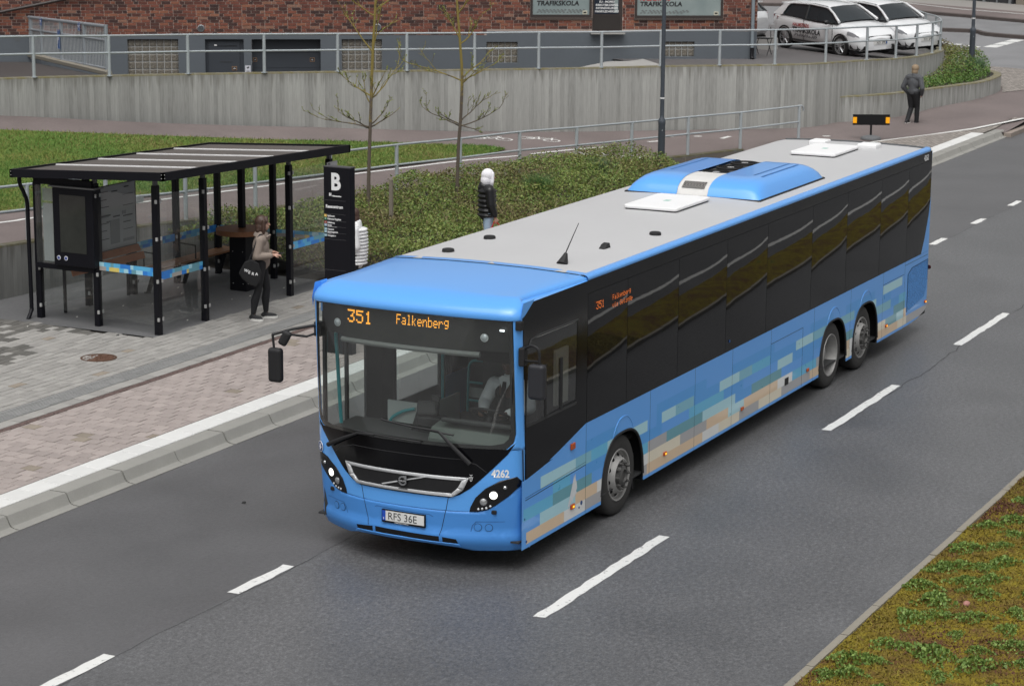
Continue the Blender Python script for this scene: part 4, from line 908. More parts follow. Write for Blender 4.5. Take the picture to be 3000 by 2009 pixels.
for k in range(7): b = MB(); b.obox(bo+bd*(.2+.95*k)-bn*.03+Vector((0, 0, 1.3)), .06 if k % 2 else .14, .08, 2.6, M3); par(b.build('door_frame', mat('grey frame', (.20, .21, .22), .5)), fb2)

# ---------------------------------------------------------------- lamp posts and the reflector board
def lamp(base, band, label, h=7.0, r0=.085, bulge=1.25, r1=.05):
    t = empty('lamp_post', base, 0, label, 'lamp post', 'dark grey lamp posts'); x, y, z = base; b = MB()
    b.lathe([(r0*1.05, -.3), (r0, 0), (r0, bulge-.12), (r0*1.06, bulge-.1), (r0*1.06, bulge-.02), (r1*1.05, bulge+.03), (r1, bulge+.1), (r1*.8, h)], (x, y, z), n=16); par(b.build('pole', M_DARKPOST, smooth=True), t)
    b = MB(); b.lathe([(r1*1.03, band), (r1*1.03, band+.035)], (x, y, z), n=16); par(b.build('white_band', M_WHITE), t)
    b = MB(); b.obox((x-.25, y, z+h), .7, .22, .08); par(b.build('lamp_head', M_DARKPOST, bevel=.02), t)
    b = MB(); b.lathe([(.012, 0), (.012, .01), (0, .012)], (x-.073, y-.045, z+bulge-.25), (-.87, -.44, 0), 10); par(b.build('lock_cap', M_GALV), t)
lamp((28.25, 10.35, .3), 1.72, 'dark grey lamp post rising behind the bus roof', 7, .082, 1.25, .05)
lamp((51.3, 9.55, .95), 1.55, 'dark grey lamp post standing in the round planter', 7, .09, 1.25, .055)
sg = empty('reflector_board', (38.43, 8.61, .13), 0, 'black board with two orange reflectors on a short post by the path', 'sign'); vd = Vector((.4515, -.892, 0)); vn = Vector((-.892, -.4515, 0)); M3 = Matrix((vd, vn, Vector((0, 0, 1)))).transposed(); c = Vector((38.43, 8.61, 0))
b = MB(); b.obox(c+vd*-.005+Vector((0, 0, .63)), .99, .012, .285, M3); par(b.build('board', M_BLACKMATT), sg)
b = MB(); b.obox(c-vn*.03+Vector((0, 0, .45)), .05, .04, .65, M3); par(b.build('post', M_BLACK), sg)
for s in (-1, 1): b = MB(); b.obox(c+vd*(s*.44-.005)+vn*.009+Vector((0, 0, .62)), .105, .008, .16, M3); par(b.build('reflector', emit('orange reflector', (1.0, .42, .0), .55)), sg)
b = MB(); b.lathe([(.28, .12), (.26, .17), (.12, .21), (.06, .22), (0, .22)], (38.43, 8.61, 0), n=18); par(b.build('rubber_foot', mat('grey rubber', (.12, .125, .13), .7), smooth=True), sg)

# ---------------------------------------------------------------- trees
M_BARK = mat('grey bark', (.115, .095, .072), .9, 0, .25, 12, .5, 40)
def lichen():
    t = NT('lichened bark'); co = t.coord(); n = t.noise(co, 9, 4); sx = t.n('ShaderNodeSeparateXYZ'); t.l(co, sx.inputs[0])
    k = t.math('ADD', t.math('MULTIPLY', t.math('SUBTRACT', sx.outputs['Z'], 2.1), .55), t.math('MULTIPLY', t.math('SUBTRACT', n, .5), 2.2))
    t.col(t.mix(t.ramp(k, [(.2, (0,)*3), (.6, (1,)*3)]), (.105, .085, .066), (.225, .175, .045))); t.set(.9); t.bump(n, .4, .01); return t.m
M_LICH = lichen(); M_BUD = mat('young buds', (.20, .24, .06), .7, 0, .2, 20)
def tree(base, trunk, forks, label, seed):
    """trunk: (dx right, dz); forks: (z, side, length, rise)"""
    rr = random.Random(seed); t = empty('young_tree', base, 0, label, 'tree', 'young bare street trees'); B0 = Vector(base)
    pt = lambda dx, z, dy=0: B0+RT*dx+FW*dy+Vector((0, 0, z))
    tz = [p[1] for p in trunk]; tx = [p[0] for p in trunk]
    pts = [Vector(p) for p in spline([pt(dx, z) for dx, z in trunk], 5)]; H = trunk[-1][1]
    b = MB(); b.tube(pts, [max(.012, .029*max(0, 1-(p.z-B0.z)/H)**.8+.010) for p in pts], 9); par(b.build('trunk', M_LICH, smooth=True), t)
    tw = MB(); buds = []
    def branch(p, d, L, r, lev):
        q = p.copy(); dd = d.normalized(); path = [q.copy()]; n = 7
        for i in range(n):
            dd = (dd+Vector((rr.uniform(-.22, .22), rr.uniform(-.22, .22), rr.uniform(-.10, .20)))).normalized(); q = q+dd*L/n; path.append(q.copy())
            if lev < 2 and i > 0 and rr.random() < .62:
                e = (dd+Vector((rr.uniform(-.9, .9), rr.uniform(-.9, .9), rr.uniform(-.3, .6)))).normalized(); branch(q, e, L*rr.uniform(.2, .5), r*.5, lev+1)
            if rr.random() < .7: buds.append(q+Vector((rr.uniform(-.01, .01), rr.uniform(-.01, .01), .004)))
        tw.tube(path, [max(.0035, r*(1-i/n*.75)) for i in range(n+1)], 5)
    for z, side, L, rise, dep in forks: branch(pt(np.interp(z, tz, tx), z), RT*side+FW*dep+Vector((0, 0, rise)), L, .017, 0)
    par(tw.build('branches', M_LICH, smooth=True), t)
    P = np.array(buds); d = RNG.normal(0, 1, P.shape); d /= np.linalg.norm(d, axis=1)[:, None]; e = np.cross(d, RNG.normal(0, 1, P.shape)); e /= np.linalg.norm(e, axis=1)[:, None]
    quads('buds', P, d*.017, e*.011, M_BUD, None, t)
tree((18.0, 12.22, .55), [(0, -.1), (.03, 1.1), (.055, 1.7), (.09, 2.6), (.12, 3.3), (.17, 4.1), (.2, 5.2), (.22, 6.6)],
     [(1.72, -1, 1.05, .35, .2), (1.75, -1, .75, .25, -.4), (1.75, 1, .7, .3, .1), (1.8, .8, .5, .5, -.5), (2.3, 1, .9, .45, .2), (2.32, .7, .6, .9, -.3), (2.35, -1, .65, .7, .1), (2.2, -.6, .5, .8, .6), (3.2, -.7, 1.2, .9, .1), (3.25, .6, 1.0, 1.2, .2), (3.9, -1, .8, .7, 0), (4.0, 1, 1.2, .6, .2), (4.05, .5, .9, 1.1, -.3), (4.4, -.6, .9, 1, .2), (4.8, .6, .9, 1, -.2), (5.3, -.5, .7, 1, .2), (5.6, .5, .6, 1, .1)],
     'young bare tree with yellow lichen, nearer the bus stop sign', 3)
tree((20.7, 11.69, .45), [(0, -.1), (.04, 1.2), (.08, 1.75), (.11, 2.6), (.07, 3.3), (0, 4.2), (-.06, 5.2), (-.08, 6.4)],
     [(1.62, -1, .9, .4, .1), (1.66, -.9, .7, .6, -.4), (1.62, 1, .9, .15, .1), (1.72, .9, .7, .8, .3), (1.65, .6, .5, -.3, -.4), (2.55, -1, 1.3, .35, .1), (2.55, 1, .8, .5, .0), (2.6, .8, .9, .8, .3), (2.5, .6, .5, .3, -.5), (3.3, 1, .8, .8, .2), (3.4, -.6, .6, 1.0, .1), (3.9, .6, .7, 1, -.2), (4.4, -.6, .8, 1, .2), (4.9, .5, .8, 1, .1), (5.4, -.4, .6, 1, 0)],
     'young bare tree with yellow lichen, further along the shrub bed', 5)
b = MB(); b.obox((17.4, 11.35, .85), .05, .07, 1.1); tag(b.build('wooden_stake', mat('weathered wood', (.20, .175, .14), .9, 0, .2, 14)), 'weathered wooden stake standing in the shrubs behind the bus stop sign', 'stake')

# ---------------------------------------------------------------- shrub bed
SP = [(13.25, 10.5), (14.3, 9.9), (17, 9.75), (20, 9.6), (24, 9.35), (28, 9.1), (29.6, 9.0), (29.9, 11.5), (27.6, 11.95), (25.6, 12.42), (23.2, 12.68), (20.9, 12.92), (18.4, 13.02), (15.9, 13.17), (13.5, 13.3), (12.9, 13.45), (13.2, 12.2)]
def G0(x, y):
    w = np.clip((y-9.6)/(13.1-9.6), 0, 1); top = T(x, 13.2-np.clip(x-20, 0, 9)*.16); return .19*(1-w)+w*np.maximum(.19, top-.12)
def SH(x, y):
    h = .34+.20*fbm(x, y, .55, 5)+.16*fbm(x, y, 1.7, 6)
    e = np.clip((y-9.2)/.7, .5, 1); e = np.minimum(e, np.clip((x-13.2)/.9, .12, 1)); e = np.minimum(e, np.clip((29.4-x)/1.2, .1, 1))
    bump = .34*np.exp(-((x-24.5)/2.6)**2-((y-11.4)/1.5)**2)+.26*np.exp(-((x-20.6)/1.8)**2-((y-12.2)/.9)**2)+.30*np.exp(-((x-28.0)/1.0)**2-((y-11.0)/1.2)**2)
    return np.maximum(.05, (h+bump)*e)
bed = drape('shrub_soil', SP, 0, mat('dark soil', (.035, .027, .02), .95, 0, .3, 8), .5, None, lambda x, y: float(G0(x, y))); tag(bed, kind='structure')
N = 140000; px = RNG.uniform(12.8, 30, N); py = RNG.uniform(8.9, 13.6, N); k = in_poly(px, py, SP); px, py = px[k], py[k]; n = len(px)
dep = RNG.random(n)**2.2; pz = G0(px, py)+SH(px, py)*(1-dep*.9)+RNG.normal(0, .035, n)+.05*np.maximum(0, fbm(px, py, 5.0, 9))
d = RNG.normal(0, 1, (n, 3)); d[:, 2] = np.abs(d[:, 2])*.7+.1; d /= np.linalg.norm(d, axis=1)[:, None]; e = np.cross(d, RNG.normal(0, 1, (n, 3))); e /= np.linalg.norm(e, axis=1)[:, None]
s = RNG.uniform(.012, .030, n)[:, None]
sm = [mat('olive leaf', (.165, .175, .045), .65, 0, .2, 8), mat('green leaf', (.115, .185, .034), .6, 0, .2, 8), mat('yellow green leaf', (.20, .245, .055), .6, 0, .2, 8), mat('brown twig leaf', (.14, .115, .048), .8, 0, .2, 8)]
kk = fbm(px, py, .7, 31)+RNG.normal(0, .33, n); mi = np.where(kk < -.42, 3, np.where(kk < -.02, 0, np.where(kk < .42, 1, 2)))
P = np.stack([px, py, pz], 1)
o = quads('shrubs', P, d*s*1.25, e*s*.6, sm, mi); tag(o, 'olive green ground cover shrubs filling the bed behind the bus stop', 'shrubs', kind='stuff')
# thin twigs standing out of the shrubs
N = 2600; px = RNG.uniform(13, 29.6, N); py = RNG.uniform(9.6, 13.4, N); k = in_poly(px, py, SP); px, py = px[k], py[k]
o2 = blades('shrub_twigs', np.stack([px, py, G0(px, py)+SH(px, py)*.6], 1), RNG.uniform(.15, .42, len(px)), RNG.uniform(.003, .006, len(px)), [mat('straw twig', (.36, .30, .17), .8), sm[3]], .55, None, (RNG.random(len(px)) > .4).astype(int)); tag(o2, 'thin dry twigs sticking out of the ground cover shrubs', 'twigs', kind='stuff')
def clump(name, c, n, h, w, m, label, cat='ornamental grass', group=None):
    a = RNG.uniform(0, 6.28, n); r = np.sqrt(RNG.random(n))*w; P = np.stack([c[0]+r*np.cos(a), c[1]+r*np.sin(a), np.full(n, c[2])], 1)
    o = blades(name, P, RNG.uniform(.6, 1.1, n)*h, RNG.uniform(.004, .009, n), m, .45); return tag(o, label, cat, group)
M_BLUEG = [mat('blue green blade', (.10, .17, .085), .6, 0, .2, 8), mat('bright green blade', (.085, .165, .045), .6, 0, .2, 8)]
clump('ornamental_grass', (22.6, 10.75, float(G0(22.6, 10.75))+.25), 900, .42, .22, M_BLUEG[1], 'bright green grass clump in the shrubs, left of the bus roof pod')
clump('ornamental_grass', (25.4, 10.6, float(G0(25.4, 10.6))+.35), 600, .38, .2, M_BLUEG[0], 'smaller blue green grass clump in the shrubs nearest the lamp post')
# planter shrubs
PP = [(41.6, 10.3), (43.0, 9.5), (46.8, 8.85), (48.8, 8.7), (50.5, 8.75), (51.7, 9.1), (52.5, 9.8), (53.3, 10.5), (55.3, 11.7), (53.2, 11.1), (52.0, 10.6), (50.4, 10.1), (48.4, 9.78), (46.2, 9.6), (44.2, 9.64), (42.4, 9.92)]
PP2 = [(44.2, 9.25), (45.6, 9.0), (48.8, 8.72), (50.5, 8.72), (51.75, 9.05), (52.65, 9.65), (53.4, 10.5), (55.3, 11.7), (58, 13.1), (55.4, 12.1), (53.4, 11.2), (51.8, 10.55), (50.4, 10.12), (48.4, 9.8), (46.4, 9.6), (44.4, 9.6)]
def PG(x, y): return .78+.0*x
b = drape('planter_soil', PP, 0, mat('dark soil', (.035, .027, .02), .95, 0, .3, 8), .5, None, lambda x, y: .76); tag(b, kind='structure')
N = 70000; px = RNG.uniform(44, 58, N); py = RNG.uniform(8.5, 14.4, N); k = in_poly(px, py, PP2); px, py = px[k], py[k]; n = len(px)
hh = .14+.17*np.clip((py-8.75)/.8, 0, 1.3)+.12*fbm(px, py, .9, 41); hh = hh*np.clip((px-44.0)/1.5, .35, 1)+.34*np.clip((px-48.5)/2.5, 0, 1)*np.clip((py-8.8)/.7, .2, 1)
pz = .78+hh*(1-RNG.random(n)**2*.8)+RNG.normal(0, .03, n); d = RNG.normal(0, 1, (n, 3)); d /= np.linalg.norm(d, axis=1)[:, None]; e = np.cross(d, RNG.normal(0, 1, (n, 3))); e /= np.linalg.norm(e, axis=1)[:, None]
s = RNG.uniform(.018, .04, n)[:, None]; kk = (py-8.9)*.55+RNG.normal(0, .3, n)
o = quads('planter_shrubs', np.stack([px, py, pz], 1), d*s, e*s*.6, [mat('fresh green leaf', (.10, .19, .034), .6, 0, .2, 8), sm[0], sm[3]], np.where(kk < .45, 0, np.where(kk < 1.15, 1, 2))); tag(o, 'green shrubs filling the round concrete planter', 'shrubs', kind='stuff')
clump('ornamental_grass', (50.9, 9.35, 1.0), 700, .34, .3, M_BLUEG[0], 'blue green grass clump at the foot of the lamp post in the planter')
for c, lab in (((39.75, 10.9, .14), 'small weed tuft in the corner where the two concrete walls meet'), ((52.9, 9.2, .1), 'green weed tuft at the foot of the planter curve')): clump('weed', c, 160, .12, .12, M_BLUEG[1], lab, 'weed')
# ---------------------------------------------------------------- the bus (front at x = 0, driver's side on y = 0)
bus = empty('bus', (7.5, 1.275, 0), 0, 'long blue three-axle city bus with pixel pattern, driving in the near lane', 'bus')
BLU = (.10, .36, .84)
M_BLUE_ = mat('bus blue paint', BLU, .28, 0, 0, 1.2, coat=.5)
M_BLUEB = mat('bumper blue plastic', (.062, .255, .66), .42, 0, .03, 1.2, .06, 220)
M_BGLOSS = mat('black gloss panel', (.003, .003, .004), .10, 0, .1, 3, spec=.25)
M_GREYROOF = mat('pale grey roof', (.47, .47, .475), .5, 0, .05, 1.0)
M_RUB = mat('black rubber', (.01, .01, .011), .6)
M_SILV = mat('silver trim', (.62, .63, .64), .3, .3, .03)
M_INT = mat('grey interior', (.15, .155, .15), .7, 0, .08, 3); M_INTD = mat('dark interior', (.03, .031, .032), .7, 0, .1, 3)
M_TEAL = mat('turquoise handrail', (.03, .30, .33), .4); M_CREAM = mat('pale partition', (.42, .45, .44), .6, 0, .05)
M_WS = glass('windscreen glass', (.86, .91, .89)); M_SG = glass('side window glass', (.45, .48, .48)); M_DG = glass('door glass', (.84, .88, .87))
def wpan():
    t = NT('tinted bus window'); co = t.coord(); n = t.noise(co, .9, 3); t.col(t.mix(n, (.004, .004, .005), (.011, .011, .012))); t.set(.015, 0, .24); return t.m
M_WPAN = wpan()
def X0(z): return float(np.interp(z, [.2, .27, .34, .42, .445, .67, 1.0, 1.4, 2.79, 3.0], [.13, .08, .03, .025, .05, .04, .04, .07, .17, .19]))
def FX(y, z): return X0(z)+float(np.interp(z, [.4, 1.4, 2.8], [.41, .28, .10]))*min(abs(y-1.275)/1.275, 1.02)**2.4+.085*(max(0, min(1.3, (abs(y-1.275)/1.275-.93)/.07)))**2
def fpatch(name, poly, off, m, parent=bus, step=.07, both=True, thick=0):
    """polygon in (w, z), w measured from the middle of the bus (towards the driver's side is negative), laid on the front surface"""
    bm = clip_tri(poly, np.arange(-1.28, 1.3, step), np.arange(.2, 3, .045))
    for v in bm.verts: w, z = v.co.x, v.co.y; v.co = (FX(1.275+w, z)-off, 1.275+w, z)
    bm.normal_update(); s = sum(f.normal.x for f in bm.faces)
    if s > 0: bmesh.ops.reverse_faces(bm, faces=bm.faces[:])
    me = bpy.data.meshes.new(name); bm.to_mesh(me); bm.free(); me.materials.append(m); me.shade_smooth()
    o = bpy.data.objects.new(name, me); COL.objects.link(o); par(o, parent)
    if thick: s = o.modifiers.new('thick', 'SOLIDIFY'); s.thickness = thick; s.offset = -1
    return o
def mir(h): return h+[(-a, b) for a, b in h[::-1]]
def mir1(p): return [(-a, b) for a, b in p[::-1]]
FP = lambda w, z, off=0: Vector((FX(1.275+w, z)-off, 1.275+w, z))
def FNorm(w, z):
    e = .01; a = FP(w+e, z)-FP(w-e, z); b = FP(w, z+e)-FP(w, z-e); n = a.cross(b).normalized(); return n if n.x < 0 else -n
# panels of the front
seam = [(1.268, .975), (1.13, .865), (1.02, .765), (.94, .712), (.84, .688), (.503, .680)]
g = .003
fpatch('bumper', [(-1.272, .250), (-1.1, .238), (-.76, .236), (-.62, .270), (-.3, .298), (.3, .298), (.62, .275), (.76, .240), (1.1, .240), (1.272, .250)]+[(a, b-g) for a, b in seam]+[(-a, b-g) for a, b in seam[::-1]], 0, M_BLUEB, thick=.03)
up = [(a, b+g) for a, b in seam]
fpatch('front_panel', mir1(up)[::1]+[(0.0, .683)] [:0]+up[::-1]+[(1.272, 1.36), (-1.272, 1.36)] if False else [(-.503, .683)]+up[::-1]+[(1.272, 1.372), (-1.272, 1.372)]+[(-a, b) for a, b in up[:-1]], 0, M_BLUE_, thick=.03)
for s in (-1, 1): fpatch('windscreen_pillar', [(s*a, b) for a, b in ((1.12, 1.378), (1.272, 1.378), (1.272, 2.80), (1.205, 2.80), (1.212, 2.32), (1.222, 1.56), (1.205, 1.46))], 0, M_BLUE_, step=.02, thick=.03)
fpatch('front_backing', [(-1.25, .27), (1.25, .27), (1.25, 1.36), (-1.25, 1.36)], -.02, M_BLACKMATT)
M_GAP = mat('panel gap', (.006, .007, .01), .8)
for s in (-1, 1):
    for a, b in (((.535, .83), (.508, .683)), ((.505, .679), (.44, .405))):
        (w0, z0), (w1, z1) = a, b; fpatch('gap_crease_line', [(s*w0-.0035, z0), (s*w0+.0035, z0), (s*w1+.0035, z1), (s*w1-.0035, z1)], .0015, M_GAP, step=.3)
    fpatch('gap_crease_line', [(s*1.258, .25), (s*1.264, .25), (s*1.264, 1.37), (s*1.258, 1.37)], .0015, M_GAP, step=.3)
# black mask, grille, emblem
MK = [(1.224, 1.56), (1.22, 1.46), (1.146, 1.335), (1.01, 1.185), (.875, 1.045), (.77, .945), (.66, .87), (.555, .832)]
fpatch('black_mask', [(-1.22, 1.46)]+[(-1.14, 1.385), (1.14, 1.385)]+MK[1:]+[(-a, b) for a, b in MK[2:][::-1]], .004, M_BGLOSS)
for s in (-1, 1): fpatch('gap_crease_line', [(s*.94, 1.125), (s*.935, 1.135), (s*.835, 1.215), (s*.66, 1.262), (s*.66, 1.256), (s*.83, 1.208)], .0055, mat('mask shut line', (.03, .03, .032), .5))
fpatch('gap_crease_line', [(-.66, 1.256), (.66, 1.256), (.66, 1.262), (0, 1.283), (-.66, 1.262)][:2]+[(.66, 1.262), (0, 1.284), (-.66, 1.262)][0:0]+[(.66, 1.262), (-.66, 1.262)], .0055, mat('mask shut line', (.03, .03, .032), .5))
GO = [(.765, 1.066), (.70, .925), (.595, .848)]; GI = [(.69, 1.032), (.645, .945), (.575, .880)]
def ring(name, outer, inner, off, m, thick): 
    o = mir(outer); i = mir(inner); return fpatch(name, o+[o[0]]+[i[0]]+i[:0:-1]+[i[0]] if False else [o[0]]+o[1:]+[o[0]]+[i[0]]+i[:0:-1], off, m, thick=thick)
def strip_poly(a, b): return [a[0], a[1], b[1], b[0]]
gr = fpatch('grille', mir(GI), .008, mat('grille mesh black', (.008, .008, .009), .5, 0, .1, 5, .4, 160))
O, I = mir(GO), mir(GI)
for k in range(len(O)):
    a, b_, c_, d_ = O[k], O[(k+1) % len(O)], I[(k+1) % len(O)], I[k]; fpatch('grille_frame', [a, b_, c_, d_], .022, M_SILV, gr, thick=.014)
b = MB(); b.prism([(.237, .893), (.252, .902), (-.27, 1.043), (-.285, 1.034)], lambda w, z, d: FP(w, z, d), .014, .026); par(b.build('grille_bar', M_SILV), gr)
b = MB(); C0 = FP(-.02, .968, .03); b.lathe([(.036, 0), (.036, .012), (.052, .012), (.052, 0)], C0, (-1, 0, 0), 28); b.prism([(-.066, 1.022), (-.028, 1.022), (-.066, .985)], lambda w, z, d: FP(w, z, d), .03, .042); em = par(b.build('emblem', mat('dull silver', (.38, .39, .40), .3, .7), smooth=True), gr)
b = MB(); b.box(C0.x-.016, C0.x-.008, C0.y-.058, C0.y+.058, C0.z-.013, C0.z+.013); par(b.build('emblem_band', M_BGLOSS), gr); text('VOLVO', .025, M_SILV, (C0.x-.017, C0.y+.045, C0.z-.009), (0, -1, 0), (0, 0, 1), gr, bold=.0005, squeeze=1.15)
b = MB(); b.box(FX(1.255, .88)-.03, FX(1.255, .88)-.024, 1.2, 1.31, .876, .882); par(b.build('small_trim', M_INTD), gr)
# plate, numbers, small marks
px = FX(1.262, .5)-.018
pl = MB().box(px-.004, px+.02, .995, 1.529, .470, .612).build('number_plate', M_BLACKMATT); par(pl, bus)
par(MB().box(px-.008, px-.004, 1.004, 1.478, .492, .602).build('plate_face', mat('plate white', (.66, .66, .65), .45)), pl); par(MB().box(px-.008, px-.004, 1.478, 1.520, .492, .602).build('blue_band', mat('plate blue', (.01, .07, .45), .45)), pl)
text('RFS 36E', .118, M_BLACKTXT, (px-.009, 1.452, .507), (0, -1, 0), (0, 0, 1), pl, bold=-.0005, squeeze=.93); text('S', .03, M_WHITE, (px-.009, 1.508, .505), (0, -1, 0), (0, 0, 1), pl, bold=.0005); text('FOLJAREN   soderlinds transportbolag   FOLJAREN', .015, M_WHITE, (px-.0045, 1.505, .4755), (0, -1, 0), (0, 0, 1), pl, bold=.0002, squeeze=1.0) if False else text('vaxjotransportfordon.se', .017, M_WHITE, (px-.0045, 1.37, .4755), (0, -1, 0), (0, 0, 1), pl, bold=.0002, squeeze=1.05)
def ftext(s, size, m, w, z, off, parent, bold=0, squeeze=1):
    me = text_mesh(s, size, 0, 'LEFT', bold, squeeze); me.materials.clear(); me.materials.append(m)
    for v in me.vertices: p = FP(w-v.co.x, z+v.co.y, off); v.co = p
    o = bpy.data.objects.new('fleet_number', me); COL.objects.link(o); par(o, parent); return o
ftext('4262', .116, M_WHITE, -.985, 1.080, .004, bus, .004, .74)
b = MB()
for a in (((-.795, 1.095), (-.765, 1.095)), ((-.795, 1.07), (-.787, 1.03)), ((-.765, 1.07), (-.773, 1.03)), ((-.787, 1.03), (-.773, 1.03)), ((-.80, 1.07), (-.76, 1.07)), ((-.78, 1.05), (-.78, 1.09))): b.tube([FP(*a[0], .006), FP(*a[1], .006)], .0028, 4)
par(b.build('washer_symbol', M_WHITE), bus)
def disc(name, w, z, r, off, m, parent, n=20, dome=.0):
    b = MB(); b.lathe([(r, 0), (r*.98, .004), (r*.6, .004+dome*.7), (0, .004+dome)], FP(w, z, off), FNorm(w, z), n); return par(b.build(name, m, smooth=True), parent)
s_ = disc('round_sticker', 1.195, 1.13, .062, .003, M_WHITE, bus); disc('sticker_face', 1.195, 1.13, .055, .006, mat('dark blue print', (.01, .04, .16), .4), s_); b = MB(); b.tube([FP(1.195, 1.165, .012), FP(1.195, 1.10, .012)], .008, 5); b.tube([FP(1.22, 1.125, .012), FP(1.17, 1.125, .012)], .006, 5); par(b.build('sticker_symbol', M_WHITE), s_)
# head lamps, fog lamp covers, intake
HL = [(.76, .690), (.77, .74), (.822, .845), (.922, .95), (1.068, 1.04), (1.225, 1.085), (1.255, 1.03), (1.245, .975), (1.146, .868), (1.022, .768), (.944, .715), (.846, .692)]
M_LAMPB = mat('lamp black', (.006, .006, .007), .12); M_REFL = mat('lamp reflector', (.62, .63, .64), .15, .9); M_BEAM = emit('head lamp light', (1, .97, .88), 2.4); M_LEDW = mat('clear led', (.72, .74, .76), .15, .3)
for s in (-1, 1):
    h = fpatch('headlight', [(s*a, b_) for a, b_ in HL], .007, M_LAMPB, thick=.006)
    for w, z, r, kind in ((1.005, .880, .050, 2), (.905, .805, .044, 1), (1.118, .968, .024, 1)):
        q = disc('lamp_ring', s*w, z, r, .009, mat('lamp ring', (.12, .12, .125), .2, .6), h); disc('lamp_lens', s*w, z, r*.85, .0135, M_BEAM if kind == 2 else M_REFL, q, dome=.012)
    for w, z in ((.852, .722), (.890, .727), (.931, .735), (.970, .757)): disc('running_light', s*w, z, .0125, .010, M_LEDW, h, 12, .006)
    for w, z in ((.838, .515), (.945, .512)): disc('fog_cover', s*w, z, .043, .0015, M_GAP, bus, 24); disc('fog_cover_face', s*w, z, .0395, .003, M_BLUEB, bus, 24)
    fpatch('gap_crease_line', [(s*.76, .46), (s*.78, .535), (s*.82, .58), (s*1.1, .583), (s*1.1, .578), (s*.825, .574), (s*.787, .53), (s*.768, .46)], .002, mat('bumper crease shade', (.03, .12, .34), .6))  # moulded crease by the fog lamps, its shade painted as a darker strip
    b = MB(); p = FP(s*1.0, .688, .0); b.obox(p, .03, .06, .045); par(b.build('washer_nozzle', M_RUB, bevel=.01), bus)
b = MB(); 
it = fpatch('air_intake', [(-.645, .318), (-.47, .326), (0, .336), (.35, .336), (.60, .328), (.61, .375), (.34, .404), (0, .400), (-.44, .392), (-.62, .374)], .003, M_BLACKMATT)
for w in (-.455, .36): fpatch('intake_divider', [(w-.018, .326), (w+.018, .326), (w+.018, .404), (w-.018, .404)], .007, M_BLUEB, it)
fpatch('gap_crease_line', [(-.32, .625), (.33, .635), (.36, .620), (.355, .617), (.328, .629), (-.318, .619), (-.36, .60), (-.365, .604)], .002, mat('bumper crease shade', (.03, .12, .34), .6))  # crease over the number plate: shade as a darker blue strip, no gap
fpatch('lower_lip', [(-.66, .278), (-.3, .300), (.3, .300), (.66, .282), (.60, .326), (.35, .334), (0, .334), (-.47, .324), (-.645, .316)], .016, M_BLUEB, thick=.02)
# windscreen: glass with black border, header, destination display
GL = [(1.02, 1.37), (1.14, 1.395), (1.195, 1.455), (1.216, 1.55), (1.206, 2.32), (1.196, 2.79)]
ws = fpatch('windscreen', [(-a, b_) for a, b_ in GL]+GL[::-1], .002, M_WS, step=.05)
M_FRIT = mat('black glass border', (.005, .005, .006), .12)
ob = [(-a, b_) for a, b_ in GL]+GL[::-1]; ib = [(-.98, 1.425), (-1.10, 1.45), (-1.15, 1.50), (-1.172, 1.58), (-1.165, 2.32), (-1.155, 2.765)]; ib = ib+[(-a, b_) for a, b_ in ib[::-1]]
for k in range(len(ob)): j = (k+1) % len(ob); fpatch('glass_border', [ob[k], ob[j], ib[j], ib[k]], .001, M_FRIT, ws, step=.05)
b = MB()
def hpatch(name, poly, dep, m, parent=bus): return fpatch(name, poly, -dep, m, parent, step=.06)
hd_ = hpatch('display_box', [(-1.16, 2.42), (-.78, 2.42), (-.75, 2.40), (.86, 2.385), (.9, 2.42), (1.17, 2.46), (1.17, 2.77), (-1.16, 2.77)], .10, mat('display black', (.006, .006, .006), .4))
hpatch('led_panel', [(-.74, 2.41), (.85, 2.40), (.85, 2.76), (-.74, 2.76)], .094, mat('led panel', (.012, .012, .010), .5, 0, .2, 150), hd_)
b = MB(); b.tube([FP(w, 2.375, -.10) for w in np.linspace(-.8, .9, 12)], .03, 8); par(b.build('display_rail', M_INT, smooth=True), hd_)
GLY = {'F': '11111 10000 10000 11110 10000 10000 10000', 'a': '00000 00000 01110 00001 01111 10001 01111', 'l': '01100 00100 00100 00100 00100 00100 01110', 'k': '10000 10000 10010 10100 11000 10100 10010', 'e': '00000 00000 01110 10001 11111 10000 01110', 'n': '00000 00000 10110 11001 10001 10001 10001', 'b': '10000 10000 11110 10001 10001 10001 11110', 'r': '00000 00000 10110 11001 10000 10000 10000', 'g': '00000 01111 10001 10001 01111 00001 01110',
       '3': '11111 00001 00010 00110 00001 10001 01110', '5': '11111 10000 11110 00001 00001 10001 01110', '1': '00100 01100 00100 00100 00100 00100 01110', 'v': '00000 00000 10001 10001 10001 01010 00100', 'i': '00100 00000 01100 00100 00100 00100 01110', 't': '01000 01000 11100 01000 01000 01001 00110', 'G': '01110 10001 10000 10111 10001 10001 01110', ' ': '00000 '*7}
M_LED = emit('amber led', (1.0, .40, .035), 1.7); M_LED2 = emit('orange led', (1.0, .22, .03), .75)
def dots(s, fn, px, pz, m, parent, rep=1, sz=.42, name='led_text'):
    b = MB(); c = 0
    for ch in s:
        rows = GLY[ch].split()
        for r, row in enumerate(rows):
            for k, v in enumerate(row):
                if v == '1':
                    for i in range(rep):
                        for j in range(rep):
                            a, e = (c+k)*rep+i, (r*rep+j); q = [fn((a+x)*px, -(e+y)*pz) for x, y in ((-sz, -sz), (sz, -sz), (sz, sz), (-sz, sz))]; b.add(q, [(0, 1, 2, 3)])
        c += 6
    return par(b.build(name, m), parent)
dots('Falkenberg', lambda a, e: FP(.185-a, 2.722+e, -.090), .0107, .0158, M_LED, hd_, 1, .36); dots('351', lambda a, e: FP(.815-a, 2.712+e, -.090), .0094, .0100, M_LED, hd_, 2, .38)
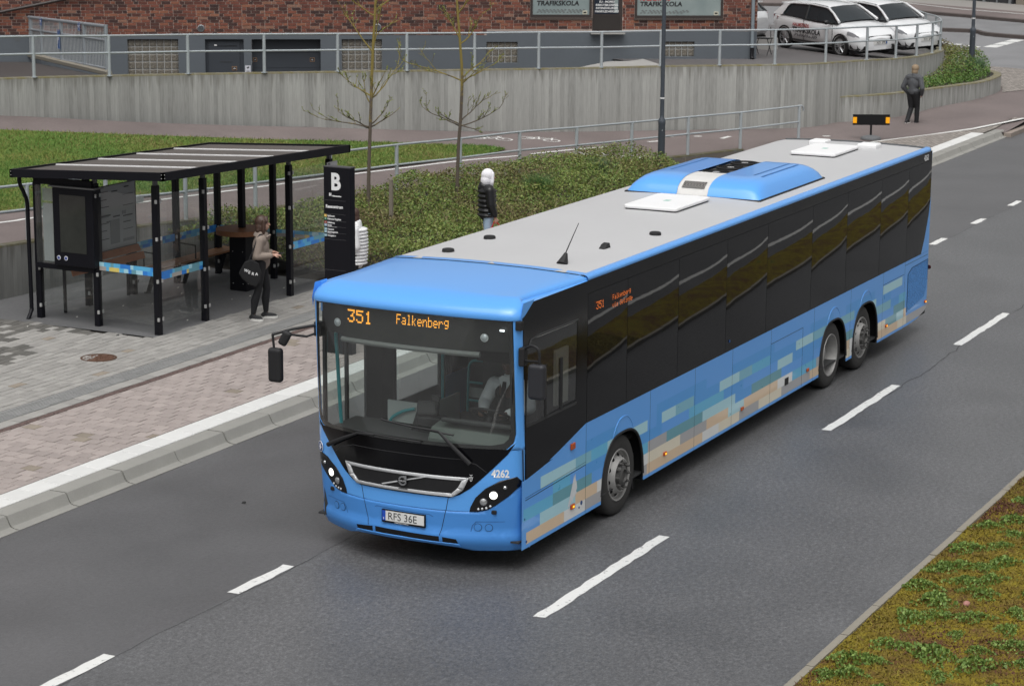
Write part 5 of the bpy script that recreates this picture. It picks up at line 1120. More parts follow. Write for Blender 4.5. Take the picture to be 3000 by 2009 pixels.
for w, z in ((.955, 2.555), (-.855, 2.565)): q = disc('round_lamp', w, z, .045, -.085, M_SILV, hd_); disc('lamp_lens', w, z, .036, -.080, M_LENS, q, dome=.012)
b = MB(); b.obox(FP(-1.06, 2.66, -.06), .01, .05, .018); par(b.build('small_lamp', emit('small white lamp', (.9, .95, 1), 2.5)), hd_)
# sun blind before the driver
b = MB(); b.box(.50, .515, .13, .62, 2.26, 2.42); par(b.build('sun_blind', M_BLACKMATT), bus)
# wipers
def wiper(pts, blade):
    b = MB(); b.tube([FP(w, z, o) for w, z, o in pts], [.026, .022, .014, .012], 8); w = par(b.build('wiper', M_RUB, smooth=True), bus)
    b = MB(); b.tube([FP(blade[0][0]+(blade[1][0]-blade[0][0])*t, blade[0][1]+(blade[1][1]-blade[0][1])*t, .028) for t in np.linspace(0, 1, 9)], .011, 6); par(b.build('wiper_blade', M_RUB, smooth=True), w)
wiper([(-.784, 1.225, .05), (-.60, 1.40, .055), (-.434, 1.553, .055), (-.15, 1.566, .045)], ((.272, 1.598), (-.594, 1.520)))
wiper([(1.02, 1.20, .05), (.80, 1.31, .055), (.569, 1.412, .055), (.35, 1.42, .045)], ((.65, 1.430), (-.22, 1.408)))
# blue cap over the windscreen
RS = [(1.275, 2.945), (1.268, 2.968), (1.245, 2.985), (1.19, 2.997), (.95, 3.008), (.5, 3.022), (0, 3.027)]
def RZ(w): return float(np.interp(abs(w), [p[0] for p in RS[::-1]], [p[1] for p in RS[::-1]]))
Wc = [-1.275, -1.268, -1.245, -1.19, -1.05, -.8, -.5, -.25, 0, .25, .5, .8, 1.05, 1.19, 1.245, 1.268, 1.275]
SHR = [0, 0, .006, .020, .045, .068, .088, .092, .080, .055, .028, 0]; edge = []
b = MB()
rows = [(2.783, -.02, 1, 0), (2.80, -.028, 1, 0), (2.85, -.018, 1, 0), (2.90, .03, .97, 0), (2.94, .11, .9, 0), (2.965, .19, .8, 0), (2.985, .26, .6, 0), (2.992, .36, .4, 0), (3.0, .62, .2, 0), (3.01, 1.0, 0, 0), (3.02, 1.5, 0, 0), (3.03, 1.945, 0, 0)]
for i, (z, dx, bw, _) in enumerate(rows):
    for w in Wc:
        x = .17+.10*bw*(abs(w)/1.275)**2.4+.085*bw*max(0, (abs(w)/1.275-.93)/.07)**2+dx; zz = min(z, RZ(w)) if z < 2.99 else RZ(w)-(.035*max(0, (1.2-x)/.9) if x < 1.2 else 0)*(1-(abs(w)/1.275)**6)
        if abs(w) > 1.26 and z > 2.8: zz = min(zz, 2.945 if abs(w) > 1.27 else 2.968)
        b.v.append((x, 1.275+w*(1-SHR[i]), zz))
    edge.append([b.v[-len(Wc)], b.v[-1]])
n = len(Wc)
for i in range(len(rows)-1):
    for k in range(n-1): b.f.append((i*n+k, i*n+k+1, (i+1)*n+k+1, (i+1)*n+k)); b.m.append(0)
o0 = len(b.v); sp = [(.325, 2.76), (.345, 2.79), (.40, 2.825), (.455, 2.86), (.51, 2.89), (.56, 2.92), (.60, 2.942), (.68, 2.942), (.88, 2.942), (1.15, 2.942), (1.55, 2.942), (1.945, 2.942)]
for (e0, e1), (x, z) in zip(edge, sp): b.v += [e0, (x, .0, z), e1, (x, 2.55, z)]
for i in range(11): q = o0+4*i; b.f += [(q, q+4, q+5, q+1), (q+2, q+3, q+7, q+6)]; b.m += [0, 0]
par(b.build('front_cap', M_BLUE_, smooth=True, angle=42), bus)
for s, y in ((-1, .0), (1, 2.55)):
    b = MB(); b.add([(.315, y, 2.69), (.345, y, 2.79), (.60, y, 2.938), (.62, y, 2.96), (.36, y, 2.96), (.30, y, 2.80)], [(0, 1, 2, 3, 4, 5)]); par(b.build('cap_corner', M_BLUE_), bus)
# ---- near side
def arch(x):
    z = -1
    for c in (2.99, 10.42, 11.885):
        d = abs(x-c)/.60
        if d < 1: z = max(z, .26+.735*(1-d**2.9)**(1/2.3))
    return z
def skirt(x): return max(float(np.interp(x, [0, 14.1, 14.5, 14.9, 15.15], [.268, .268, .285, .345, .42])), arch(x))
def sidetop(x): return float(np.interp(x, [.41, .86, 1.29, 1.79, 1.95, 14.9, 15.15], [1.03, 1.08, 1.17, 1.285, 1.322, 1.322, 1.322]))
LC = {'B': M_BLUE_, 'D': mat('livery blue 2', (.070, .33, .76), .3, 0, .03, coat=.4), 'C': mat('livery cyan', (.115, .46, .72), .3, 0, .03, coat=.4), 'c': mat('livery dull cyan', (.20, .47, .60), .3, 0, .03, coat=.4), 'P': mat('livery pale cyan', (.40, .66, .74), .3, 0, .03, coat=.4), 'T': mat('livery teal', (.125, .34, .41), .3, 0, .03, coat=.4),
      'G': mat('livery grey', (.40, .40, .41), .35, 0, .05, coat=.3), 'S': mat('livery sand', (.70, .53, .36), .35, 0, .05, coat=.3), 'W': mat('livery cream', (.74, .68, .54), .35, 0, .05, coat=.3), 'X': mat('livery white', (.72, .73, .72), .35, 0, .05, coat=.3)}
RZs = [.31, .44, .575, .71, .845, .978, 1.112]
LIV = [
 [(.47, 1.41, 'S'), (1.41, 1.965, 'X'), (1.965, 2.45, 'G'), (3.55, 3.70, 'G'), (3.70, 5.45, 'S'), (5.45, 6.0, 'X'), (6.0, 6.72, 'W'), (6.72, 7.43, 'G'), (7.43, 8.30, 'W'), (8.30, 9.45, 'G'), (9.45, 9.85, 'S'), (10.9, 11.2, 'W'), (11.2, 11.4, 'X'), (12.4, 13.5, 'S'), (13.5, 13.95, 'W'), (13.95, 15.1, 'G')],
 [(.80, 1.70, 'P'), (1.70, 2.28, 'S'), (2.28, 2.5, 'X'), (3.5, 3.72, 'X'), (3.72, 4.72, 'W'), (4.72, 5.58, 'G'), (5.58, 6.32, 'S'), (6.32, 6.88, 'P'), (6.88, 8.14, 'S'), (8.14, 8.72, 'X'), (8.72, 9.71, 'C'), (9.71, 9.9, 'G'), (10.9, 11.16, 'S'), (11.16, 11.4, 'X'), (12.4, 12.87, 'W'), (12.87, 13.43, 'T'), (13.43, 13.79, 'P'), (13.79, 13.92, 'S')],
 [(.40, 1.12, 'C'), (1.12, 2.13, 'T'), (3.5, 3.72, 'C'), (3.72, 4.29, 'G'), (4.29, 5.44, 'T'), (5.44, 6.56, 'P'), (6.56, 7.15, 'D'), (7.15, 8.28, 'T'), (9.13, 9.6, 'D'), (10.85, 11.3, 'T'), (13.27, 13.85, 'T')],
 [(1.12, 1.56, 'C'), (1.965, 2.6, 'D'), (3.4, 3.77, 'D'), (3.77, 4.13, 'D'), (4.99, 5.44, 'C'), (5.44, 6.15, 'C'), (6.15, 6.84, 'D'), (8.12, 8.71, 'P'), (8.71, 10.0, 'D'), (12.3, 12.5, 'c'), (12.5, 13.11, 'c'), (13.11, 13.53, 'D'), (13.53, 13.87, 'C')],
 [(.81, 1.70, 'P'), (1.70, 2.11, 'c'), (2.11, 2.55, 'C'), (2.55, 2.85, 'P'), (3.05, 3.70, 'P'), (3.97, 4.13, 'D'), (4.13, 4.56, 'P'), (4.56, 5.14, 'c'), (5.14, 6.0, 'D'), (6.0, 6.69, 'P'), (6.69, 7.15, 'c'), (7.15, 7.82, 'C'), (7.82, 8.84, 'D'), (8.84, 9.53, 'P'), (9.53, 10.3, 'c'), (10.6, 11.35, 'c'), (11.35, 12.0, 'D'), (12.0, 12.38, 'P'), (12.67, 13.11, 'D')],
 [(1.965, 2.84, 'D'), (3.97, 5.55, 'D'), (6.42, 7.98, 'D'), (9.41, 10.40, 'D'), (10.95, 12.3, 'D'), (12.70, 13.67, 'P')]]
JX = [.36, 1.965, 3.77, 5.17, 6.435, 7.845, 9.565, 11.165, 12.70, 13.79, 15.02]
keys = list(LC)
def side_panel(x0, x1, y, sgn):
    xs = {x0, x1}
    for row in LIV:
        for a, c, _ in row:
            for q in (a, c):
                if x0 < q < x1: xs.add(q)
    for c in (2.99, 10.42, 11.885): 
        for d in np.concatenate([np.linspace(-.6, .6, 33), (-.599, .599)]):
            if x0 < c+d < x1: xs.add(float(c+d))
    for q in (.41, .5, .6, .86, 1.29, 1.79, 14.1, 14.3, 14.5, 14.7, 14.9):
        if x0 < q < x1: xs.add(q)
    xs = sorted(xs); b = MB(); zl = [.0]+RZs+[1.4]
    for a, c in zip(xs[:-1], xs[1:]):
        if c-a < 1e-4: continue
        m = (a+c)/2
        ba, bc, ta, tc = skirt(a+1e-5), skirt(c-1e-5), sidetop(a), sidetop(c)
        for r in range(len(zl)-1):
            z0, z1 = zl[r], zl[r+1]; k = 'B'
            if 1 <= r <= 6:
                for p, q, kk in LIV[r-1]:
                    if p < m < q: k = kk
            if m > 13.93 and r > 1: k = 'B'
            l0, l1 = max(z0, ba), max(z0, bc); h0, h1 = min(z1, ta), min(z1, tc)
            if h0-l0 < 1e-4 and h1-l1 < 1e-4: continue
            h0 = max(h0, l0); h1 = max(h1, l1)
            b.add([(a, y, l0), (c, y, l1), (c, y, h1), (a, y, h0)], [(0, 1, 2, 3) if sgn < 0 else (3, 2, 1, 0)], keys.index(k))
    o = b.build('side_panel', [LC[k] for k in keys]); bm = bmesh.new(); bm.from_mesh(o.data); bmesh.ops.remove_doubles(bm, verts=bm.verts[:], dist=1e-5); bm.to_mesh(o.data); bm.free(); par(o, bus); return o
for a, c in zip(JX[:-1], JX[1:]): side_panel(a+.0035 if a > .5 else a, c-.0035, 0, -1)
b = MB()
for a, c in ((.45, 2.38), (3.6, 9.81), (12.49, 15.0)): b.box(a, c, .012, .03, .3, 1.3)
b.box(2.3, 3.7, .012, .03, 1.0, 1.3); b.box(9.7, 12.6, .012, .03, 1.02, 1.3); b.box(11.03, 11.27, .012, .03, .3, 1.02); par(b.build('side_backing', M_BLACKMATT), bus)
b = MB(); b.box(.5, 15.0, .03, .06, .2, .262); par(b.build('skirt_seal', M_RUB), bus) if False else None
for c in (2.99, 10.42, 11.885):
    b = MB(); b.tube([(c+d, .002, skirt(c+d)) for d in np.linspace(-.598, .598, 41)], .017, 6); par(b.build('arch_trim', M_RUB, smooth=True), bus)
    b = MB(); b.tube([(c+d, -.0005, .26+.735*1.18*(1-abs(d/.42)**2.4)**.5+.05) for d in np.linspace(-.30, .30, 15)], [.001+.006*math.sin(math.pi*i/14) for i in range(15)], 6); par(b.build('arch_swage', M_BLUE_, smooth=True), bus)
# hatch, seams, lamps on the side
for a, c, e, f in ((7.845, 9.10, 1.118, 1.124), (9.10, 9.106, .29, 1.124), (12.70, 13.75, 1.128, 1.134), (13.79, 15.0, 1.262, 1.268)): b = MB(); b.box(a, c, -.0012, .004, e, f); par(b.build('gap_crease_line', M_GAP), bus)
b = MB(); b.add([(.44, -.0015, .80), (1.955, -.0015, .838), (1.955, -.0015, .846), (.44, -.0015, .808)], [(0, 1, 2, 3)]); b.add([(.44, -.0015, .828), (1.955, -.0015, .872), (1.955, -.0015, .876), (.44, -.0015, .832)], [(0, 1, 2, 3)]); par(b.build('gap_crease_line', M_GAP), bus)
M_ORL = mat('orange marker lamp', (.42, .075, .012), .2)
for x, z, w, h, lit in ((1.60, 1.14, .11, .075, 0), (1.61, .445, .10, .06, 1), (4.23, .445, .09, .05, 1), (6.80, .455, .09, .05, 0), (9.33, .475, .09, .05, 0), (12.90, .465, .09, .05, 1), (14.93, .50, .08, .05, 1)):
    b = MB(); b.box(x-w/2, x+w/2, -.022, .0, z-h/2, z+h/2); o = par(b.build('marker_lamp', M_ORL, bevel=.012), bus)
    if lit: par(MB().box(x-.018, x+.022, -.0235, -.0215, z-.012, z+.010).build('bulb', emit('amber bulb', (1, .42, .02), 1.6)), o)
b = MB(); b.box(8.42, 8.56, -.008, .0, .43, .53); q = par(b.build('flap_handle', M_RUB, bevel=.006), bus)
for x, z, r in ((1.86, .425, .026), (1.80, .385, .014), (.475, .34, .016), (.43, .60, .012)): b = MB(); b.lathe([(r, 0), (r, .003), (0, .004)], (x, 0, z), (0, -1, 0), 12); par(b.build('round_plug', mat('dark blue plug', (.02, .07, .22), .4), smooth=True), bus)
pts = [(1.50, .46), (1.535, .53), (1.60, .66), (1.63, .72), (1.66, .80), (1.67, .76), (1.695, .81), (1.70, .74), (1.725, .70), (1.74, .63), (1.715, .60), (1.735, .57), (1.69, .555), (1.64, .53), (1.63, .49), (1.60, .52), (1.58, .475), (1.555, .50), (1.54, .46)]
b = MB(); b.add([(x, -.0014, z) for x, z in pts], [tuple(range(len(pts)))]); par(b.build('peeled_patch', mat('bare primer', (.62, .64, .66), .6, 0, .15, 20)), bus)
rgx = [(13.95, .49), (14.86, .60), (14.96, .72), (15.0, .85), (15.0, 1.19), (14.15, 1.175), (13.95, 1.10)]
def meshm():
    t = NT('radiator mesh'); co = t.coord(scale=(1, 1, 1)); v = t.n('ShaderNodeTexVoronoi'); t.l(co, v.inputs[0]); v.inputs['Scale'].default_value = 38
    t.col(t.mix(t.ramp(v.outputs['Distance'], [(.25, (1,)*3), (.5, (0,)*3)]), (.07, .26, .62), (.04, .15, .40))); t.set(.5); t.bump(v.outputs['Distance'], .6, .01); return t.m
b = MB(); b.add([(x, -.004, z) for x, z in rgx], [tuple(range(len(rgx)))]); par(b.build('radiator_grille', meshm()), bus)
b = MB(); b.tube([(x, -.003, z) for x, z in rgx[3:]+rgx[:1]], .004, 5); par(b.build('gap_crease_line', M_GAP), bus)
# black glazed band: driver's part with a real window, then the dark panes
def ypoly(name, poly, y, m, parent=bus, cuts=(), thick=0):
    b = MB(); bm = clip_tri(poly)
    for v in bm.verts: v.co = (v.co.x, y, v.co.y)
    bm.normal_update()
    if sum(f.normal.y for f in bm.faces) > 0: bmesh.ops.reverse_faces(bm, faces=bm.faces[:])
    me = bpy.data.meshes.new(name); bm.to_mesh(me); bm.free(); me.materials.append(m); o = bpy.data.objects.new(name, me); COL.objects.link(o); return par(o, parent)
F_ = lambda z: FX(0, z)+.004
outer = [(F_(1.03), 1.03), (.86, 1.08), (1.29, 1.17), (1.79, 1.285), (1.96, 1.326), (1.96, 2.942), (.60, 2.942), (.345, 2.79), (F_(2.68), 2.68), (F_(2.4), 2.4), (F_(2.0), 2.0), (F_(1.5), 1.5)]
win = [(.45, 1.62), (1.68, 1.66), (1.70, 2.54), (.71, 2.55), (.55, 2.535), (.47, 2.46)]
q = ypoly('driver_panel', outer[:1]+outer[1:5]+[(1.68, 1.66), (.45, 1.62)], -.001, M_BGLOSS)
ypoly('driver_panel', [(1.68, 1.66), (1.96, 1.326), (1.96, 2.942), (1.70, 2.54)], -.001, M_BGLOSS); ypoly('driver_panel', [(1.70, 2.54), (1.96, 2.942), (.60, 2.942), (.345, 2.79), (F_(2.68), 2.68), (.47, 2.46), (.55, 2.535), (.71, 2.55)], -.001, M_BGLOSS)
ypoly('driver_panel', [(F_(1.03), 1.03), (.45, 1.62), (.47, 2.46), (F_(2.68), 2.68), (F_(2.4), 2.4), (F_(2.0), 2.0), (F_(1.5), 1.5)], -.001, M_BGLOSS)
dw = ypoly('driver_window', win, .002, M_SG)
for a in ((.91, 1.60, .91, 2.2, .022), (1.30, 1.62, 1.30, 2.2, .03)): b = MB(); b.box(a[0]-a[4], a[0]+a[4], -.004, .02, a[1], a[3]); par(b.build('window_bar', M_RUB), dw)
b = MB(); b.tube([(.47, -.004, 2.44), (.54, -.004, 2.54), (.72, -.004, 2.557), (1.70, -.004, 2.55)], .011, 6); par(b.build('window_seal', M_INTD, smooth=True), dw)
b = MB(); b.box(.45, 1.70, -.003, .01, 1.60, 1.63); par(b.build('window_ledge', M_INTD), dw)
PX = [1.962, 3.05, 4.57, 6.15, 7.60, 9.36, 10.86, 12.43, 13.80, 15.0]
def pane(x0, x1, z0, z1, bulge):
    n = 12; b = MB(); tx, tz = random.uniform(-.004, .004), random.uniform(-.005, .003)
    for i in range(n+1):
        for j in range(n+1):
            u, v = i/n, j/n; x = x0+(x1-x0)*u; z = z0+(z1-z0)*v
            if x > 14.4: x = min(x, float(np.interp(z, [1.32, 1.55, 1.9, 2.15, 2.8], [14.60, 14.76, 14.93, 15.0, 15.0]))) if i == n else x0+(float(np.interp(z, [1.32, 1.55, 1.9, 2.15, 2.8], [14.60, 14.76, 14.93, 15.0, 15.0]))-x0)*u
            e = (1-(2*u-1)**2)**.8*(1-(2*v-1)**4)
            b.v.append((x, -.002-bulge*e-abs(tx)*u*0-tz*(v-.5)*.0, z))
    for i in range(n):
        for j in range(n): q = i*(n+1)+j; b.f.append((q, q+n+1, q+n+2, q+1)); b.m.append(0)
    return par(b.build('window_pane', M_WPAN, smooth=True), bus)
for a, c in zip(PX[:-1], PX[1:]): pane(a+.004, c-.004, 1.326, 2.792, random.uniform(.0025, .0045))
b = MB(); b.box(1.96, 14.98, -.001, .02, 2.796, 2.944); par(b.build('window_header', M_BGLOSS), bus)
b = MB(); b.box(1.96, 14.98, .004, .02, 1.322, 2.80); par(b.build('window_backing', M_BLACKMATT), bus)
b = MB(); b.add([(14.60, -.001, 1.326), (15.02, -.001, 1.326), (15.02, -.001, 2.2), (15.0, -.001, 2.15), (14.93, -.001, 1.9), (14.76, -.001, 1.55)], [(0, 1, 2, 3, 4, 5)]); par(b.build('rear_wedge', M_BLUE_), bus)
a = text('4262', .13, M_WHITE, (14.56, -.0035, 2.82), (1, 0, 0), (0, 0, 1), bus, name='fleet_number', bold=.001, squeeze=.9)
for s, x, z, px_, pz_, r in (('351', 2.16, 2.665, .0125, .0125, 1), ('Falkenberg', 2.60, 2.675, .0085, .0085, 1), ('via Getinge', 2.60, 2.585, .0085, .0085, 1)): dots(s, lambda a, e, x=x, z=z: Vector((x+a, -.0165, z+e)), px_, pz_, M_LED2, bus, r, .36, 'led_text')
b = MB(); b.box(6.27, 6.30, -.012, -.006, 1.44, 1.47); par(b.build('small_sticker', M_BLUE), bus)
# roof
b = MB(); sec = [(-w, z) for w, z in RS[2:]]+[(w, z) for w, z in RS[2:-1][::-1]]
for x in (1.955, 14.6, 14.85, 14.98): 
    for w, z in sec: b.v.append((x, 1.275+w*.98, z-(.0 if x < 14.7 else .01 if x < 14.9 else .03)))
n = len(sec)
for i in range(3):
    for k in range(n-1): b.f.append((i*n+k, i*n+k+1, (i+1)*n+k+1, (i+1)*n+k)); b.m.append(0)
par(b.build('roof', M_GREYROOF, smooth=True), bus)
b = MB()
for k, w in enumerate(Wc[2:-2]): pass
b.v = []; pts = [(1.95, 1.275+w, RZ(w)+.002) for w in np.linspace(-1.24, 1.24, 25)]; b.tube(pts, .007, 5); par(b.build('roof_seam', M_RUB, smooth=True), bus)
for s in (-1, 1):
    cv = [(1.272, 2.94), (1.279, 2.952), (1.276, 2.975), (1.258, 2.994), (1.225, 3.004), (1.19, 3.003), (1.185, 2.99)]; cv = cv if s < 0 else [(1.272, 2.94), (1.275, 2.952), (1.265, 2.962), (1.25, 2.97)]; b = MB()
    for x in (1.955, 14.86, 14.97, 15.04, 15.06):
        for w, z in cv: b.v.append((x, 1.275+s*(w-(.0 if x < 14.9 else .015 if x < 15 else .05 if x < 15.05 else .09)), z-(0 if x < 15 else .01 if x < 15.05 else .03)))
    n = len(cv)
    for i in range(4):
        for k in range(n-1): b.f.append((i*n+k, i*n+k+1, (i+1)*n+k+1, (i+1)*n+k) if s > 0 else ((i+1)*n+k, (i+1)*n+k+1, i*n+k+1, i*n+k)); b.m.append(0)
    par(b.build('roof_edge', M_BLUE_, smooth=True, angle=60), bus)
b = MB(); b.tube([(14.97, 1.275+w, RZ(w)-.02) for w in np.linspace(-1.2, 1.2, 21)], .022, 6); par(b.build('rear_roof_trim', mat('dark grey trim', (.06, .065, .07), .5), smooth=True), bus)
# air conditioning pod
def podz(x, w):
    a = max(0, min(1, (x-8.02)/.62)); c = max(0, min(1, (10.62-x)/.55)); d = max(0, min(1, (.985-abs(w))/.36)); f = lambda t: (1-(1-t)**2.6)**.5
    return 3.012+.24*(f(a)*f(c)*f(d)) if min(a, c, d) > 0 else 3.012
pod = empty('air_conditioning_pod', (9.3, 1.275, 3.0)); par(pod, bus)
def podpart(name, w0, w1, m, dz=0, x0=8.02, x1=10.62):
    b = MB(); X_ = np.concatenate([np.linspace(x0, x0+.6, 12), np.linspace(x0+.75, x1-.5, 8), np.linspace(x1-.4, x1, 10)]); W_ = np.linspace(w0, w1, 14)
    for x in X_:
        for w in W_:
            rnd = .1*max(0, 1-(10.62-x)/.5)**2; ww = w*(1-0*rnd); b.v.append((x, 1.275+ww, podz(x, w)+dz))
    n = 14
    for i in range(len(X_)-1):
        for k in range(n-1): b.f.append((i*n+k, (i+1)*n+k, (i+1)*n+k+1, i*n+k+1)); b.m.append(0)
    return par(b.build(name, m, smooth=True, angle=80), pod)
podpart('pod_shell', -.985, -.225, M_BLUE_); podpart('pod_shell', .225, .985, M_BLUE_)
podpart('pod_front', -.222, .222, mat('pod white', (.62, .61, .59), .5), -.004, 8.02, 8.62)
b = MB(); b.box(8.60, 10.30, 1.055, 1.495, 3.20, 3.222); par(b.build('fan_deck', mat('dark fan deck', (.05, .045, .04), .5, .3)), pod)
for x in (8.90, 9.45, 10.0):
    b = MB(); b.lathe([(.205, 0), (.205, .022), (.185, .026), (.18, .006)], (x, 1.275, 3.222), n=28); f = par(b.build('fan', M_RUB, smooth=True), pod)
    b = MB(); b.lathe([(.06, 0), (.06, .018), (0, .02)], (x, 1.275, 3.224), n=16); par(b.build('fan_hub', mat('pale hub', (.35, .35, .35), .5), smooth=True), f)
    b = MB(); [b.tube([(x+r*math.cos(t), 1.275+r*math.sin(t), 3.245) for t in np.linspace(0, 6.283, 21)], .004, 4, cap=False) for r in (.09, .12, .15, .18)]; [b.tube([(x+.05*math.cos(t), 1.275+.05*math.sin(t), 3.242), (x+.2*math.cos(t), 1.275+.2*math.sin(t), 3.242)], .005, 4) for t in np.linspace(0, 6.283, 9)]; par(b.build('fan_guard', M_RUB), f)
def grid():
    t = NT('pod grid'); co = t.coord(scale=(45, 45, 45)); ch = t.n('ShaderNodeTexChecker'); t.l(co, ch.inputs[0]); ch.inputs['Scale'].default_value = 1; t.col(t.mix(ch.outputs['Fac'], (.03, .028, .025), (.20, .19, .18))); return t.m
b = MB(); q = []
for w in np.linspace(-.165, .165, 6):
    for x in np.linspace(8.07, 8.19, 5): b.v.append((x-.006, 1.275+w, podz(x, w)+.003))
for i in range(5):
    for j in range(4): b.f.append((i*5+j, (i+1)*5+j, (i+1)*5+j+1, i*5+j+1)); b.m.append(0)
par(b.build('pod_grid', grid()), pod)
b = MB(); b.tube([(8.02, 1.275-.98, 3.008), (8.02, 1.275+.98, 3.008), (10.62, 1.275+.98, 3.008), (10.62, 1.275-.98, 3.008), (8.02, 1.275-.98, 3.008)], .02, 6); par(b.build('pod_seal', M_RUB), pod)
M_SLOT = mat('pod slot', (.03, .13, .36), .5)
for w, dz in ((-.62, 0), (.62, 0), (-.75, -.005)):
    b = MB(); xs = np.linspace(8.75 if abs(w) < .7 else 8.7, 10.15, 12); v = []
    for x in xs: v += [(x, 1.275+w-.014, podz(x, w-.014)+.003), (x, 1.275+w+.014, podz(x, w+.014)+.003)]
    b.add(v, [(2*i, 2*i+2, 2*i+3, 2*i+1) for i in range(11)]); par(b.build('pod_slot', M_SLOT), pod)
# roof hatches, vents, aerials
M_WHT = mat('white roof hatch', (.80, .80, .80), .45, 0, .03)
def hatch(x0, x1, y0, y1):
    b = MB(); b.box(x0+.03, x1-.03, y0+.03, y1-.03, 3.0, 3.045); h = par(b.build('roof_hatch', M_RUB), bus); b = MB(); b.prism([(x0+.04, y0), (x1-.04, y0), (x1, y0+.04), (x1, y1-.04), (x1-.04, y1), (x0+.04, y1), (x0, y1-.04), (x0, y0+.04)], lambda x, y, d: (x, y, d), 3.04, 3.085); par(b.build('hatch_lid', M_WHT, bevel=.015), h)
    b = MB(); b.box((x0+x1)/2-.06, (x0+x1)/2+.06, (y0+y1)/2-.04, (y0+y1)/2+.04, 3.0855, 3.087); par(b.build('hatch_sticker', mat('pale green print', (.35, .55, .48), .5)), h)
hatch(6.45, 7.65, .84, 1.60); hatch(12.72, 13.95, .86, 1.60)
for x0, x1, y0, y1, h in ((14.10, 14.42, 1.50, 1.78, .10), (14.12, 14.42, .66, .98, .09)): b = MB(); b.box(x0, x1, y0, y1, 3.0, 3.0+h); par(b.build('roof_unit', M_WHT, bevel=.03, seg=3), bus)
for x, y in ((2.52, 2.06), (3.57, 2.06), (4.82, .43)): b = MB(); b.lathe([(.075, 0), (.07, .035), (.055, .042), (0, .044)], (x, y, RZ(y-1.275)-.004), n=20); par(b.build('roof_vent', M_RUB, smooth=True), bus)
b = MB(); b.prism([(3.5, 0), (3.72, 0), (3.68, .075), (3.6, .06)], lambda x, z, d: (x, d, 3.0+z), .52, .60); par(b.build('aerial_fin', M_RUB, bevel=.01), bus)
b = MB(); b.tube([(2.42, .54, 3.0), (2.47, .54, 3.05), (2.52, .54, 3.12)], [.07, .05, .02], 8); b.tube([(2.48, .54, 3.10), (2.85, .54, 3.42)], [.008, .004], 6); par(b.build('aerial', M_RUB, smooth=True), bus)
# ---- far side, rear, underside
b = MB(); b.box(3.3, 15.0, 2.53, 2.55, .27, 1.32); b.box(.48, 15.0, 2.53, 2.55, 2.62, 2.945); par(b.build('far_side', M_BLUE_), bus)
b = MB(); b.box(3.2, 15.0, 2.535, 2.548, 1.32, 2.62); par(b.build('far_window', M_WPAN), bus)
dr = MB(); 
for x in (.50, .965, 1.40, 1.75, 2.05): dr.box(x, x+.045, 2.515, 2.548, .30, 2.62)
dr.box(1.44, 2.06, 2.52, 2.545, .3, 2.62); dr.box(.50, 1.44, 2.52, 2.548, .28, .40); dr.box(2.1, 3.3, 2.52, 2.548, .28, 1.25); dr.box(3.15, 3.3, 2.52, 2.548, 1.2, 2.62); d_ = par(dr.build('front_door', M_INTD), bus)
[par(MB().add([(x0, 2.532, z0), (x1, 2.532, z0), (x1, 2.532, 2.62), (x0, 2.532, 2.62)], [(0, 1, 2, 3)]).build('door_pane', M_DG), d_) for x0, x1, z0 in ((.54, 1.40, .40), (2.1, 3.15, 1.25))]
b = MB()
for z, x, r in ((.42, 15.10, .14), (.6, 15.22, .16), (1.25, 15.18, .15), (1.4, 15.12, .12), (2.1, 15.12, .12), (2.8, 15.02, .05), (2.94, 14.99, .02)):
    for t in np.linspace(0, 1, 6): a = t*math.pi/2; b.v.append((15.0+(x-15.0)*math.sin(a), 0+r*(1-math.cos(a)), z))
    for t in np.linspace(0, 1, 6): a = t*math.pi/2; b.v.append((15.0+(x-15.0)*math.cos(a), 2.55-r*(1-math.sin(a)), z))
for i in range(6):
    for k in range(11): b.f.append((i*12+k, i*12+k+1, (i+1)*12+k+1, (i+1)*12+k)); b.m.append(0)
par(b.build('rear', M_BLUE_, smooth=True, angle=50), bus)
b = MB(); b.add([(15.0, -.003, z) for z in ()], []) if False else None
b.v, b.f, b.m = [], [], []; b.lathe([(.035, 0), (.03, .03), (0, .045)], (15.2, .04, 1.02), (.7, -.7, 0), 12); par(b.build('rear_lamp', mat('dark red lamp', (.06, .008, .01), .15), smooth=True), bus)
b = MB(); b.box(.55, 2.2, .1, 2.45, .26, .34); b.box(2.2, 15.0, .55, 2.0, .26, .40); b.box(3.8, 9.6, .08, 2.47, .26, .34); b.box(12.6, 15, .08, 2.47, .3, .4); b.box(2.2, 3.8, .42, .5, .26, 1.1); b.box(9.6, 12.6, .46, .54, .26, 1.1); b.box(2.2, 2.34, .05, .5, .26, 1.1); b.box(3.64, 3.76, .05, .5, .26, 1.1); b.box(9.62, 9.78, .05, .5, .26, 1.1); b.box(12.54, 12.66, .05, .5, .26, 1.1); b.box(2.2, 3.8, .05, .5, 1.06, 1.12); b.box(9.6, 12.7, .05, .5, 1.06, 1.12); par(b.build('underbody', M_BLACKMATT), bus)
for x in (3.5, 12.36): b = MB(); b.box(x, x+.03, .1, .42, .16, .6); par(b.build('mud_flap', M_RUB), bus)
